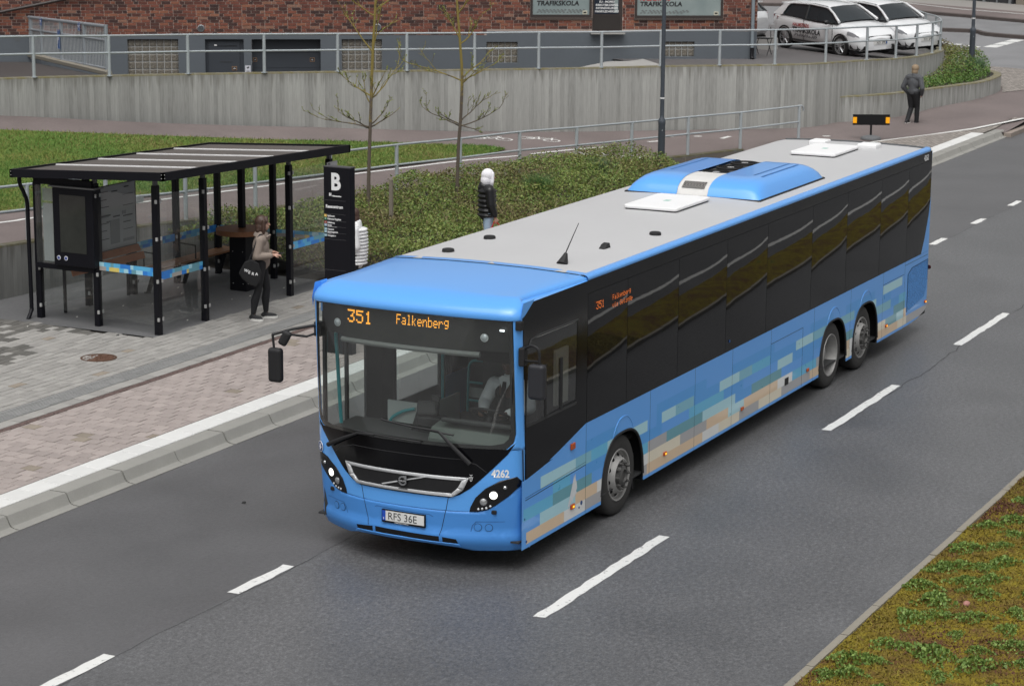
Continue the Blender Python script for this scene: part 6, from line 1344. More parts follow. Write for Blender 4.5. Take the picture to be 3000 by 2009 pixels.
# wheels
M_STEEL = mat('grey steel wheel', (.34, .335, .325), .55, .35, .18, 7); M_DSTEEL = mat('dark hub', (.10, .098, .095), .6, .4, .2, 9); M_BTYRE = mat('bus tyre', (.032, .031, .030), .85, 0, .2, 6, .25, 30)
def wheel(x, y, sgn, kind):
    """sgn: -1 outer face towards the driver's side"""
    ax = (0, sgn, 0); O = (x, y, .48); b = MB()
    b.lathe([(.295, -.27), (.43, -.27), (.465, -.25), (.48, -.22), (.48, -.05), (.468, -.02), (.44, -.002), (.36, .008), (.315, 0), (.30, -.02)], O, ax, 48); w = par(b.build('wheel', M_BTYRE, smooth=True), bus)
    if kind == 'in':
        b = MB(); b.lathe([(.312, -.004), (.306, .008), (.292, .004), (.285, -.03), (.262, -.06), (.25, -.17), (.20, -.185), (.12, -.19), (.12, -.11), (.10, -.10), (0, -.10)], O, ax, 40); par(b.build('rim', M_STEEL, smooth=True), w)
        nr, ny_, nh = .167, -.186, .02
    else:
        b = MB(); b.lathe([(.312, -.004), (.306, .008), (.292, .004), (.283, -.04), (.262, -.055), (.225, -.02), (.205, .028), (.19, .040), (.175, .036)], O, ax, 40); par(b.build('rim', M_STEEL, smooth=True), w)
        b = MB(); b.lathe([(.18, .037), (.15, .030), (.135, .02), (.125, .03), (.118, .055), (.075, .075), (.07, .05), (0, .05)], O, ax, 24); par(b.build('hub', M_DSTEEL, smooth=True), w)
        nr, ny_, nh = .155, .034, .05
        for k in range(10):
            a = k*math.pi/5+.2; b = MB(); b.lathe([(.026, 0), (.022, .004), (0, .005)], (x+.236*math.cos(a), y+sgn*-.022, .48+.236*math.sin(a)), (0.55*math.cos(a), sgn*.9, .55*math.sin(a)), 12); par(b.build('vent_hole', M_BLACKMATT), w)
    for k in range(10):
        a = k*math.pi/5; b = MB(); b.lathe([(.02, 0), (.02, nh*.5), (.014, nh*.55), (.013, nh), (0, nh+.002)], (x+nr*math.cos(a), y+sgn*ny_, .48+nr*math.sin(a)), ax, 8); par(b.build('wheel_nut', M_DSTEEL), w)
    return w
for x, k in ((2.955, 'out'), (10.40, 'in'), (11.80, 'out')): wheel(x, .035, -1, k); wheel(x, 2.515, 1, k)
b = MB(); [b.tube([(x, .3, .48), (x, 2.25, .48)], .1, 10) for x in (2.955, 10.4, 11.8)]; par(b.build('axle', M_BLACKMATT), bus)
# mirrors
nm = empty('mirror', (.3, 0, 2.4)); par(nm, bus)
b = MB(); b.box(.28, .38, -.05, .02, 2.30, 2.50); par(b.build('mirror_mount', M_RUB, bevel=.015), nm); b = MB(); b.box(.27, .34, -.02, .05, 2.68, 2.78); par(b.build('cap_hinge', M_RUB, bevel=.01), bus)
b = MB(); b.tube(spline([(.32, -.03, 2.48), (.30, -.12, 2.53), (.29, -.19, 2.52), (.29, -.225, 2.46), (.29, -.225, 2.30)], 5), .015, 8); b.tube([(.32, -.04, 2.36), (.29, -.225, 2.375)], .013, 8); par(b.build('mirror_arm', M_RUB, smooth=True), nm)
b = MB(); b.box(.245, .35, -.295, -.105, 1.965, 2.345); par(b.build('mirror_housing', mat('dark mirror plastic', (.022, .023, .028), .5, 0, .1, 6), bevel=.04, seg=4), nm); par(MB().box(.351, .353, -.28, -.12, 1.985, 2.325).build('mirror_glass', mat('mirror glass', (.5, .52, .53), .03, 1)), nm)
fm = empty('mirror', (.2, 2.6, 2.4)); par(fm, bus)
b = MB(); b.box(.34, .44, 2.47, 2.56, 2.36, 2.52); par(b.build('mirror_mount', M_RUB, bevel=.01), fm)
b = MB(); b.tube([(.38, 2.50, 2.49), (.16, 2.72, 2.455), (.0, 2.885, 2.405)], .016, 8); b.tube([(.40, 2.52, 2.40), (.26, 2.60, 2.365), (.12, 2.74, 2.40)], .013, 8); b.tube([(0, 2.875, 2.41), (0, 2.86, 2.26)], .014, 8); par(b.build('mirror_arm', M_RUB, smooth=True), fm)
b = MB(); b.box(-.05, .05, 2.755, 2.925, 1.88, 2.265); par(b.build('mirror_housing', M_RUB, bevel=.04, seg=4), fm); b = MB(); b.obox((.03, 2.735, 2.375), .085, .10, .17, Euler((.5, 0, .4)).to_matrix()); par(b.build('mirror_housing', M_RUB, bevel=.03, seg=3), fm)
# ---- interior
b = MB(); b.box(.35, 15, .03, 2.53, .34, .36); par(b.build('floor', M_INTD), bus)
b = MB(); b.box(1.9, 15, .05, 2.5, 2.60, 2.64); b.box(.75, 1.9, .1, 2.5, 2.72, 2.75); par(b.build('ceiling', M_INTD), bus)
b = MB(); b.box(14.5, 14.6, .05, 2.5, .36, 2.6); par(b.build('rear_wall', M_INTD), bus)
ds = empty('dashboard', (.6, .6, 1.2)); par(ds, bus)
b = MB()
prof = [(.42, 1.36), (.5, 1.47), (.70, 1.50), (.80, 1.46), (.86, 1.34), (.86, .9), (.42, .9)]
for y0, y1 in ((.17, 1.18),): b.prism(prof, lambda x, z, d: (x, d, z), y0, y1)
par(b.build('dash_top', mat('grey green dash', (.10, .115, .105), .75), bevel=.02), ds); b = MB(); b.box(.35, 1.05, 1.18, 2.45, .36, 1.32); par(b.build('dash_side', M_INTD), ds)
b = MB(); b.obox((.62, .6, 1.535), .30, .9, .05, Euler((0, .25, 0)).to_matrix()); par(b.build('instrument_hood', M_INTD, bevel=.02), ds)
b = MB(); C0 = Vector((.86, .64, 1.585)); tl = Euler((0, R(28), 0)).to_matrix(); b.tube([C0+tl@Vector((.225*math.cos(t), .225*math.sin(t), 0)) for t in np.linspace(0, 2*math.pi, 25)], .016, 8, cap=False); [b.tube([C0+tl@Vector((0, 0, -.04)), C0+tl@Vector((.22*math.cos(t), .22*math.sin(t), 0))], .014, 6) for t in (0.3, 2.8, 4.7)]; b.tube([C0+tl@Vector((0, 0, -.03)), C0+tl@Vector((0, 0, -.4))], .04, 8); par(b.build('steering_wheel', M_RUB, smooth=True), ds)
tm = empty('ticket_machine', (.85, 1.4, 1.3)); par(tm, bus)
b = MB(); b.box(.74, .92, 1.20, 1.50, 1.20, 1.50); b.obox((.80, 1.38, 1.58), .10, .24, .16, Euler((0, .4, .3)).to_matrix()); b.obox((.86, 1.50, 1.42), .14, .14, .3, Euler((.3, 0, .2)).to_matrix()); par(b.build('machine_body', M_RUB, bevel=.02), tm); b = MB(); b.tube([(.8, 1.28, 1.5), (.78, 1.26, 1.68)], .018, 6); b.obox((.76, 1.26, 1.72), .03, .09, .06); b.ball((.745, 1.33, 1.40), .012, 6); par(b.build('machine_head', M_RUB), tm)
b = MB(); b.box(1.02, 1.05, 1.62, 2.02, .7, 1.56); b.box(1.05, 1.95, 1.60, 1.63, .5, 1.5); par(b.build('partition', M_CREAM), bus)
b = MB(); b.tube(spline([(1.0, 1.66, 1.50), (.98, 1.80, 1.46), (.97, 1.93, 1.38), (.97, 1.96, 1.30), (.97, 1.96, 1.15)], 4), .018, 8); b.tube([(.95, 2.2, 1.165), (.95, 1.66, 1.225)], .014, 6); b.tube([(2.0, 1.85, .4), (2.0, 1.85, 2.6)], .019, 8); b.tube([(.70, 2.42, 1.05), (.66, 2.47, 2.35)], .021, 8); par(b.build('handrail', M_TEAL, smooth=True), bus)
b = MB(); b.tube(spline([(3.0, 2.05, 1.0), (3.0, 2.04, 1.45), (3.0, 2.01, 1.60), (3.0, 1.90, 1.635), (3.0, 1.70, 1.635)], 5), .018, 8); b.tube([(3.0, 2.05, 1.36), (3.0, 1.70, 1.36)], .016, 6); b.tube([(3.0, 2.05, 1.14), (3.0, 1.70, 1.14)], .016, 6); par(b.build('handrail', M_TEAL, smooth=True), bus); b = MB(); b.box(3.03, 3.05, 1.66, 2.06, 1.17, 1.29); par(b.build('seat_back_panel', M_CREAM), bus)
def seat(x, y, z, m=M_INTD):
    b = MB(); b.box(x, x+.45, y, y+.45, z, z+.1); b.obox((x+.48, y+.225, z+.42), .1, .45, .72, Euler((0, .12, 0)).to_matrix()); return par(b.build('seat', m, bevel=.04), bus)
seat(1.12, .40, .98)
for x in (3.2, 4.0, 4.8, 5.6, 6.6):
    for y in (.15, .62, 1.5, 1.97): seat(x, y, .75)
b = MB(); b.box(1.85, 1.90, .08, 1.25, .36, 2.6); par(b.build('driver_partition', M_INTD), bus)
b = MB(); b.obox((1.5, .10, 1.95), .32, .03, .62); par(b.build('window_curtain', mat('beige curtain', (.50, .47, .41), .85, 0, .15, 12)), bus)
# ---------------------------------------------------------------- bus shelter
def RFZ(x, y): return 2.675-.031*(x-10)-.047*(y-11)
sh = empty('bus_shelter', (10.4, 11.3, zs(11.3)), 0, 'black steel and glass bus shelter with flat sloping roof on the platform', 'bus shelter')
M_SHB = mat('shelter black', (.006, .006, .009), .45, 0, .1, 4, spec=.22); M_BRK = mat('shelter bracket', (.13, .13, .13), .5, .3); M_CLIP = mat('pale glass clip', (.46, .46, .45), .4, .2); M_SGL = glass('shelter glass', (.90, .92, .915), dirt=.035)
FPo = [(7.98, 10.11), (9.24, 10.10), (11.69, 10.05), (12.95, 10.03)]; RPo = [(8.08, 12.46), (9.26, 12.40), (10.42, 12.35), (11.62, 12.30), (12.80, 12.24)]; MPo = [(8.03, 11.29), (12.86, 11.12)]
for x, y in FPo+RPo+MPo:
    b = MB(); b.box(x-.048, x+.048, y-.048, y+.048, zs(y)-.02, RFZ(x, y)-.235); p = par(b.build('post', M_SHB, bevel=.006), sh); b = MB(); b.box(x-.03, x+.03, y-.03, y+.03, RFZ(x, y)-.235, RFZ(x, y)-.12); par(b.build('bracket', M_BRK), p)
    for z in (.46, 1.06, 1.72, 2.30):
        if (y > 11.9 and z > 1.1) or (y > 11 and z == 1.72): continue
        b = MB(); b.box(x-.075, x-.05, y-.065, y-.035, z-.028, z+.028); b.box(x+.035, x+.065, y-.062, y-.049, z-.028, z+.028); par(b.build('glass_clip', M_CLIP), p)
X0_, X1_, Y0_, Y1_ = 7.60, 13.10, 9.684, 12.60
rp = lambda x, y, d: Vector((x, y, RFZ(x, y)+d))
for name, a, c in (('roof_beam', (X0_, Y0_), (X1_, Y0_)), ('roof_beam', (X0_, Y1_), (X1_, Y1_)), ('roof_beam', (X0_, Y0_), (X0_, Y1_)), ('roof_beam', (X1_, Y0_), (X1_, Y1_))):
    b = MB(); t = .045; dx, dy = c[0]-a[0], c[1]-a[1]; n = Vector((-dy, dx, 0)).normalized()*t
    if (a[0]+c[0])/2+n.x > 13.1 or (a[1]+c[1])/2+n.y > 12.6 or (a[0]+c[0])/2+n.x < 7.6 or (a[1]+c[1])/2+n.y < 9.684: n = -n
    q = [rp(*a, -.13), rp(*c, -.13), rp(*c, 0), rp(*a, 0)]; v = q+[p+n for p in q]; b.add(v, [(0, 1, 2, 3), (7, 6, 5, 4), (0, 4, 5, 1), (1, 5, 6, 2), (2, 6, 7, 3), (3, 7, 4, 0)]); par(b.build(name, M_SHB), sh)
M_SOL = mat('brown grey roof panel', (.085, .076, .068), .45, 0, .18, 3, spec=.5)
xs = [X0_+.045, 8.72, 9.83, 10.90, 11.98, X1_-.045]
for a, c in zip(xs[:-1], xs[1:]):
    b = MB(); b.add([rp(a+.004, Y0_+.045, -.03), rp(c-.004, Y0_+.045, -.03), rp(c-.004, Y1_-.045, -.03), rp(a+.004, Y1_-.045, -.03)], [(0, 1, 2, 3)]); par(b.build('roof_panel', M_SOL), sh)
for x in xs[1:-1]: b = MB(); q = [(x-.02, Y0_+.045), (x+.02, Y0_+.045), (x+.02, Y1_-.045), (x-.02, Y1_-.045)]; b.add([rp(*p, -.03) for p in q]+[rp(*p, -.012) for p in q], [(4, 5, 6, 7), (0, 1, 5, 4), (1, 2, 6, 5), (2, 3, 7, 6), (3, 0, 4, 7)]); par(b.build('roof_joint', mat('bright joint', (.80, .80, .80), .4)), sh)
b = MB(); b.add([rp(X0_+.05, Y0_+.05, -.07), rp(X1_-.05, Y0_+.05, -.07), rp(X1_-.05, Y1_-.05, -.07), rp(X0_+.05, Y1_-.05, -.07)], [(3, 2, 1, 0)]); par(b.build('roof_underside', M_SHB), sh)
for x in (9.24, 10.42, 11.69): b = MB(); b.add([rp(x-.03, Y0_+.05, -.13), rp(x+.03, Y0_+.05, -.13), rp(x+.03, Y1_-.05, -.13), rp(x-.03, Y1_-.05, -.13), rp(x-.03, Y0_+.05, -.07), rp(x+.03, Y0_+.05, -.07), rp(x+.03, Y1_-.05, -.07), rp(x-.03, Y1_-.05, -.07)], [(3, 2, 1, 0), (0, 1, 5, 4), (1, 2, 6, 5), (3, 0, 4, 7), (2, 3, 7, 6)]); par(b.build('roof_rafter', M_SHB), sh)
b = MB()
for x, y in ((X0_, Y0_), (X1_, Y0_), (X0_, Y1_)):
    for dx, dz in ((.03, -.035), (.03, -.09)): b.ball(rp(x+dx, y-.002, dz), .008, 6); b.ball(rp(x-.002, y+(.03 if y < 11 else -.03), dz), .008, 6)
par(b.build('rivets', M_CLIP), sh)
BANDC = [mat('band sky', (.12, .46, .74), .35), mat('band pale', (.40, .68, .78), .35), mat('band blue', (.035, .22, .66), .35), mat('band deep', (.06, .33, .80), .35), mat('band teal', (.15, .36, .44), .35), mat('band grey', (.42, .39, .36), .35), mat('band yellow', (.72, .58, .16), .35)]
def gpane(a, c, z0, z1, band=None, off=(0, 0)):
    a = Vector((a[0]+off[0], a[1]+off[1], 0)); c = Vector((c[0]+off[0], c[1]+off[1], 0)); d = (c-a).normalized(); a = a+d*.055; c = c-d*.055; n = Vector((-d.y, d.x, 0))*.005
    v = [a-n+Vector((0, 0, z0)), c-n+Vector((0, 0, z0)), c-n+Vector((0, 0, z1)), a-n+Vector((0, 0, z1))]; v += [p+2*n for p in v]
    g_ = par(MB().add(v, [(0, 1, 2, 3)]).build('glass_pane', M_SGL), sh)
    if band:
        b = MB(); L = (c-a).length; h = band[1]-band[0]
        for s in (-1, 1):
            random.seed(int(a.x*100+a.y*10)); 
            for r in range(2):
                t = 0
                while t < L-.01:
                    w = min(random.choice((.06, .09, .13, .2)), L-t); k = random.choice((0, 0, 1, 2, 2, 3, 3, 4) if random.random() > .1 else (5, 6)) if r else random.choice((0, 1, 1, 0, 2, 3, 4))
                    o = n*s*1.6; b.add([a+d*t+o+Vector((0, 0, band[0]+h*(1-r)/2)), a+d*(t+w)+o+Vector((0, 0, band[0]+h*(1-r)/2)), a+d*(t+w)+o+Vector((0, 0, band[0]+h*(2-r)/2)), a+d*t+o+Vector((0, 0, band[0]+h*(2-r)/2))], [(0, 1, 2, 3) if s < 0 else (3, 2, 1, 0)], k); t += w
        par(b.build('pixel_band', BANDC), g_)
    return g_
gpane(MPo[0], FPo[0], .36, 2.38, (1.125, 1.255)); gpane(FPo[0], FPo[1], .36, 2.38, (1.06, 1.185)); gpane(FPo[2], FPo[3], .36, 2.34, (.99, 1.115))
for a, c in zip(RPo[:-1], RPo[1:]): gpane(a, c, .40, 2.12, None if a[0] < 9.0 else (.985, 1.105))
gpane(MPo[1], RPo[4], .38, 2.15, (.985, 1.10)); gpane(FPo[3], MPo[1], .38, 2.2, (.98, 1.10)); gpane(RPo[0], MPo[0], .40, 1.12)
random.seed(11)
# display case, map board, poster
kc = MB(); kc.box(7.90, 8.12, 11.24, 12.02, 1.16, 2.40); k_ = par(kc.build('display_case', M_SHB, bevel=.012), sh); par(MB().box(7.894, 7.90, 11.38, 11.88, 1.38, 2.29).build('screen', mat('dark screen', (.035, .037, .033), .06, 0, .3, 1.2)), k_); par(MB().box(7.88, 8.14, 11.2, 12.08, 2.40, 2.425).build('case_lid', mat('grey case lid', (.16, .16, .16), .5)), k_)
for y in (11.925, 11.785): b = MB(); b.lathe([(.035, 0), (.035, .003), (0, .004)], (7.897, y, 1.285), (-1, 0, 0), 16); q = par(b.build('round_sticker', M_WHITE), k_); b = MB(); b.lathe([(.026, 0), (.026, .002), (0, .003)], (7.893, y, 1.285), (-1, 0, 0), 16); par(b.build('sticker_face', mat('violet blue print', (.07, .10, .30), .4)), q)
[par(MB().box(7.96, 8.04, 11.30, 12.43, z0, z1).build('case_rail', M_SHB), sh) for z0, z1 in ((2.42, 2.52), (1.08, 1.16))]
b = MB(); b.box(7.955, 7.962, 12.04, 12.40, 1.17, 2.40); par(b.build('glass_pane', M_SGL), sh); b = MB(); b.box(7.975, 7.98, 12.05, 12.27, 1.20, 2.12); q = par(b.build('poster', mat('pale poster', (.44, .45, .45), .6, 0, .08, 3)), sh); par(MB().box(7.972, 7.975, 12.05, 12.27, 2.16, 2.36).build('notice', mat('pale green notice', (.40, .44, .36), .6)), q)
mp = par(MB().box(9.33, 10.40, 12.26, 12.275, 1.12, 2.17).build('map_board', mat('map sheet', (.46, .47, .47), .5, 0, .06, 4)), sh); b = MB(); b.box(9.31, 10.42, 12.255, 12.26, 2.17, 2.19); b.box(9.31, 10.42, 12.255, 12.26, 1.10, 1.12); b.box(10.40, 10.42, 12.255, 12.26, 1.12, 2.17); par(b.build('board_frame', M_BRK), mp)
b = MB(); c = MB()
for (x, z, w, h) in ((9.45, 2.08, .2, .012), (9.45, 1.95, .16, .012), (9.45, 1.83, .22, .012), (9.45, 1.68, .26, .02), (9.45, 1.56, .2, .012), (9.45, 1.44, .15, .012), (9.45, 1.3, .2, .012), (9.75, 2.06, .16, .02), (9.78, 1.64, .18, .02), (9.6, 1.58, .1, .012), (10.06, 1.98, .28, .008), (10.06, 1.8, .28, .008), (10.06, 1.62, .25, .02), (10.06, 1.52, .2, .012), (10.1, 2.1, .12, .02), (10.06, 1.4, .26, .008)): b.box(x, x+w, 12.252, 12.2595, z, z+h)
for (x, z, w, h) in ((10.05, 1.2, .3, .05), (10.03, 1.66, .1, .06), (9.42, 1.66, .24, .05), (9.7, 1.2, .25, .4)): c.box(x, x+w, 12.2535, 12.2595, z, z+h)
par(b.build('map_print', mat('map ink', (.10, .10, .105), .6)), mp); par(c.build('map_print', mat('map pale ink', (.30, .31, .31), .6)), mp)
# downpipe
b = MB(); b.tube(spline([(7.78, 12.55, 2.62), (7.79, 12.56, 2.44), (7.90, 12.57, 2.26), (7.975, 12.575, 2.08), (7.98, 12.575, 1.6), (7.99, 12.575, .5), (7.97, 12.57, .36), (7.86, 12.55, .24)], 5), .033, 10); par(b.build('downpipe', M_SHB, smooth=True), sh)
b = MB(); b.box(12.4, 12.72, 9.72, 9.735, 2.33, 2.41); q = par(b.build('no_smoking_sign', mat('grey sticker', (.30, .30, .30), .5)), sh)
b = MB(); b.tube([(12.45+.026*math.cos(t), 9.718, 2.37+.026*math.sin(t)) for t in np.linspace(0, 6.283, 17)], .005, 4, cap=False); b.tube([(12.432, 9.716, 2.388), (12.468, 9.716, 2.352)], .004, 4); par(b.build('symbol', M_BLACK), q)
# leaning boards, bench, table: wood
def wood(name, c):
    t = NT(name); co = t.coord(scale=(1, 12, 12)); n = t.noise(co, 3.5, 5, .65); n2 = t.noise(t.coord(), 9, 3)
    t.col(t.mix(t.math('ADD', t.math('MULTIPLY', n, .7), t.math('MULTIPLY', n2, .3)), smul(c, .55), smul(c, 1.4))); t.set(.55); t.bump(n, .2, .004); return t.m
M_WOOD = wood('oiled wood', (.26, .115, .045)); M_WOODO = wood('orange wood', (.36, .125, .048)); M_WOODT = wood('table wood', (.21, .085, .034))
lb = empty('leaning_bench', (9.4, 12.1, .24), 0, 'orange wooden leaning boards below the map board in the shelter', 'bench', 'benches in the shelter')
for y, z, rx in ((12.14, 1.075, -.55), (12.05, .955, -.30)): b = MB(); b.obox((9.35, y, z), 1.95, .024, .125, Euler((rx, 0, 0)).to_matrix()); par(b.build('plank', M_WOODO, bevel=.006), lb)
for x in (8.5, 10.2): b = MB(); b.obox((x, 12.2, .98), .03, .26, .05); b.box(x-.02, x+.02, 12.28, 12.32, .26, 1.1); par(b.build('bracket', M_SHB), lb)
bn_ = empty('bench', (11.8, 12.1, .24), 0, 'slatted wooden bench with black frame at the back of the shelter', 'bench', 'benches in the shelter')
for k in range(4): b = MB(); b.box(10.40, 13.0, 11.92+k*.088, 11.92+k*.088+.08, .655, .69); par(b.build('slat', M_WOOD, bevel=.005), bn_)
for x in (10.6, 11.65, 12.72):
    b = MB(); b.box(x-.025, x+.025, 11.93, 12.27, .61, .655); b.obox((x, 12.12, .42), .05, .06, .44, Euler((.35, 0, 0)).to_matrix()); b.box(x-.025, x+.025, 12.15, 12.25, .24, .26); par(b.build('leg', M_SHB), bn_)
    b = MB(); b.tube([(x, 11.93, .68), (x, 11.93, .92), (x, 12.26, .94), (x, 12.26, .68)], .014, 6); par(b.build('armrest', M_SHB, smooth=True), bn_)
tb = empty('standing_table', (11.75, 11.0, zs(11)), 0, 'round wooden standing table on a black box pedestal beside the woman', 'table')
b = MB(); b.box(11.58, 11.94, 10.86, 11.19, zs(11)-.02, 1.20); ped = par(b.build('pedestal', M_SHB, bevel=.008), tb)
b = MB(); [b.ball((11.578, y, z), .008, 6) for y in (10.92, 11.12) for z in (.35, .9)]; [b.ball((x, 10.858, z), .008, 6) for x in (11.64, 11.88) for z in (.35,)]; par(b.build('screw', M_CLIP), ped)
R_ = .43; cx, cy = 11.70, 11.02
ws_ = np.linspace(-R_, R_, 6)
for a, c in zip(ws_[:-1], ws_[1:]):
    e = np.linspace(a+.001, c-.001, 7); f = [math.sqrt(max(0, R_**2-q*q)) for q in e]; poly = [(q, -p) for q, p in zip(e, f)]+[(q, p) for q, p in zip(e[::-1], f[::-1])]
    b = MB(); b.prism(poly, lambda y, x, d: (cx+x, cy+y, d), 1.285+random.uniform(-.001, .001), 1.20); par(b.build('table_plank', M_WOODT), tb)
b = MB(); b.box(11.72, 11.82, 11.0, 11.1, 1.287, RFZ(11.75, 11.05)-.13); par(b.build('post', M_SHB, bevel=.006), tb)
# stop sign totem
tt = empty('stop_totem', (8.37, 7.05, zs(7.05)), 0, 'tall black bus stop totem with a large white letter B', 'sign')
b = MB(); b.box(8.30, 8.44, 6.83, 7.29, .1, 2.98); par(b.build('totem_body', M_SHB, bevel=.008), tt); b = MB(); b.box(8.295, 8.445, 6.825, 7.295, 2.981, 2.995); par(b.build('totem_cap', mat('dark grey cap', (.05, .05, .055), .5)), tt)
ex, ey = (0, -1, 0), (0, 0, 1); XF = 8.2985
text('B', .345, M_WHITE, (XF, 7.165, 2.655), ex, ey, tt, bold=.013, squeeze=.86)
text('H', .062, M_WHITE, (XF, 7.195, 2.555), ex, ey, tt, bold=.004, squeeze=.85); text('Hallandstrafiken', .026, M_WHITE, (XF, 7.145, 2.548), ex, ey, tt, bold=.0015, squeeze=.95); text('Resecentrum', .066, M_WHITE, (XF, 7.255, 2.375), ex, ey, tt, bold=.0022, squeeze=.84)
M_DIV = mat('divider line', (.10, .10, .105), .6)
for z in (2.49, 2.285, 2.18, 2.095, 2.0, 1.905, 1.44): b = MB(); b.box(XF-.001, XF, 6.91, 7.285, z-.0015, z+.0015); par(b.build('divider', M_DIV), tt)
for z, num, s, c, sub in ((2.245, '1', 'Sjukhuset', (.75, .48, .10), None), (2.20, '4', 'Halmstad flygplats', (.05, .22, .12), None), (2.145, '7', 'Söfieberg', (.30, .05, .035), None), (2.105, '13', 'Söder', (.25, .38, .48), 'Endast vissa turer fran Sondrum'), (2.045, '14', 'Hamnen', (.25, .42, .50), None), (2.005, '15', 'Stenhuggeriet', (.25, .42, .50), 'Via sjukhuset'), (1.95, '17', 'Vrangelsro', (.25, .42, .50), None)):
    b = MB(); b.box(XF-.001, XF, 7.238, 7.282, z-.008, z+.030); q = par(b.build('route_tile', mat('tile '+num, c, .5)), tt); text(num, .024, M_WHITE, (XF-.0015, 7.26, z+.003), ex, ey, q, align='CENTER', bold=.0008)
    text(s, .036, M_WHITE, (XF, 7.228, z-.002), ex, ey, tt, bold=.001, squeeze=.9)
    if sub: text(sub, .014, M_WHITE, (XF, 7.228, z-.018), ex, ey, tt, squeeze=.9)

# ---------------------------------------------------------------- people
M_SKIN = mat('skin', (.46, .27, .20), .55, 0, .05, 8); M_SKIND = mat('brown skin', (.11, .055, .035), .55, 0, .05, 8)
def cap_(B, p, q, r1, r2, n=12):
    p, q = Vector(p), Vector(q); d = (q-p).normalized(); pts = []; rs = []
    for t in (0.02, .35, .7, .92): pts.append(p-d*r1*math.cos(t*math.pi/2)); rs.append(r1*math.sin(t*math.pi/2))
    pts += [p, q]; rs += [r1, r2]
    for t in (.92, .7, .35, .02): pts.append(q+d*r2*math.cos(t*math.pi/2)); rs.append(r2*math.sin(t*math.pi/2))
    B.tube(pts, rs, n)
def limb(B, pts, rs): 
    for a, b, r1, r2 in zip(pts[:-1], pts[1:], rs[:-1], rs[1:]): cap_(B, a, b, r1, r2)
def blob(B, name, m, parent, voxel=.012, smooth=6, group=None):
    """one continuous surface over all the shapes in B"""
    me = B.mesh(name, m); o = bpy.data.objects.new(name, me); COL.objects.link(o)
    r = o.modifiers.new('skin', 'REMESH'); r.mode = 'VOXEL'; r.voxel_size = voxel
    s = o.modifiers.new('soft', 'SMOOTH'); s.iterations = smooth; s.factor = .5
    dg = bpy.context.evaluated_depsgraph_get(); me2 = bpy.data.meshes.new_from_object(o.evaluated_get(dg)); me2.name = name; bpy.data.objects.remove(o)
    me2.materials.clear(); me2.materials.append(m); me2.shade_smooth(); o = bpy.data.objects.new(name, me2); COL.objects.link(o); return local(o, parent)
def hand(B, w, d, up, curl=.5, s=1):
    """palm with four unequal bent fingers and a thumb leaving its side; w wrist, d pointing direction, up back of the hand"""
    w, d, up = Vector(w), Vector(d).normalized(), Vector(up); up = (up-d*up.dot(d)).normalized(); sd_ = d.cross(up)*s
    B.ball(w+d*.045, (.042, .036, .016), 10, 0, Matrix((d, sd_, up)).transposed()); cap_(B, w-d*.02, w+d*.03, .022, .022)
    for k, (o, L) in enumerate(((-.027, .062), (-.009, .072), (.009, .068), (.026, .052))):
        a = w+d*.075+sd_*o; c = a+(d*math.cos(curl*.6)-up*math.sin(curl*.6))*L*.5; e = c+(d*math.cos(curl*1.6)-up*math.sin(curl*1.6))*L*.5; limb(B, [a, c, e], [.0095, .009, .007])
    a = w+d*.025-sd_*.03; c = a+(d*.6-sd_*.7-up*.2).normalized()*.035; e = c+(d*.9-up*.3).normalized()*.03; limb(B, [a, c, e], [.012, .010, .008])
def head(B, c, f=1.0):
    """face towards +x"""
    c = Vector(c); B.ball(c+Vector((-.012, 0, .02)), (.098*f, .078*f, .105*f), 16); B.ball(c+Vector((.022, 0, -.035)), (.070*f, .060*f, .078*f), 14); B.ball(c+Vector((.058, 0, -.088)), (.028, .030, .022), 10)
    limb(B, [c+Vector((.085, 0, .012)), c+Vector((.108, 0, -.022))], [.008, .013]); B.ball(c+Vector((.088, 0, -.058)), (.012, .024, .010), 8)
    for s in (-1, 1): B.ball(c+Vector((-.012, s*.078, -.005)), (.018, .010, .030), 8); B.ball(c+Vector((.078, s*.030, .030)), (.012, .022, .008), 8)
def eyes(c, parent):
    b = MB(); [b.ball(Vector(c)+Vector((.088, s*.031, .012)), (.006, .011, .006), 8) for s in (-1, 1)]; local(b.build('eyes', mat('eye dark', (.02, .015, .012), .2)), parent)
def shoe(p, ang, parent, mu, ms, L=.26):
    Mx = Euler((0, 0, ang)).to_matrix(); p = Vector(p); b = MB(); b.ball(p+Mx@Vector((.055, 0, .045)), (L*.5, .045, .042), 12, 0, Mx); limb(b, [p+Vector((0, 0, .05)), p+Vector((-.005, 0, .09))], [.042, .04]); b.ball(p+Mx@Vector((-.02, 0, .05)), (.065, .042, .05), 10, 0, Mx); blob(b, 'shoe', mu, parent, .008, 3)
    b = MB(); n = 20; q = []
    for i in range(n): t = 2*math.pi*i/n; q.append((.055+L*.52*math.cos(t), .047*math.sin(t)*(1+.15*math.cos(t))))
    b.prism(q, lambda x, y, d: p+Mx@Vector((x, y, d+(.012*max(0, abs(x-.055)/L-.3)))), 0, .036); local(b.build('shoe_sole', ms, smooth=True), parent)
def ang(v): return math.atan2(v[1], v[0])
M_TAUPE = mat('taupe wool', (.27, .22, .185), .9, 0, .08, 30, .3, 120); M_LEG = mat('black leggings', (.008, .008, .010), .75, 0, .1, 9); M_HAIR = mat('brown hair', (.060, .032, .022), .5, 0, .3, 25); M_SOLE = mat('white sole', (.68, .67, .64), .6); M_BSHOE = mat('black trainer', (.016, .016, .018), .7)
def person(label, loc, face, s=1.0, group=None):
    o = empty('person', loc, ang(face), label, 'person', group); o.scale = (s, s, s); return o
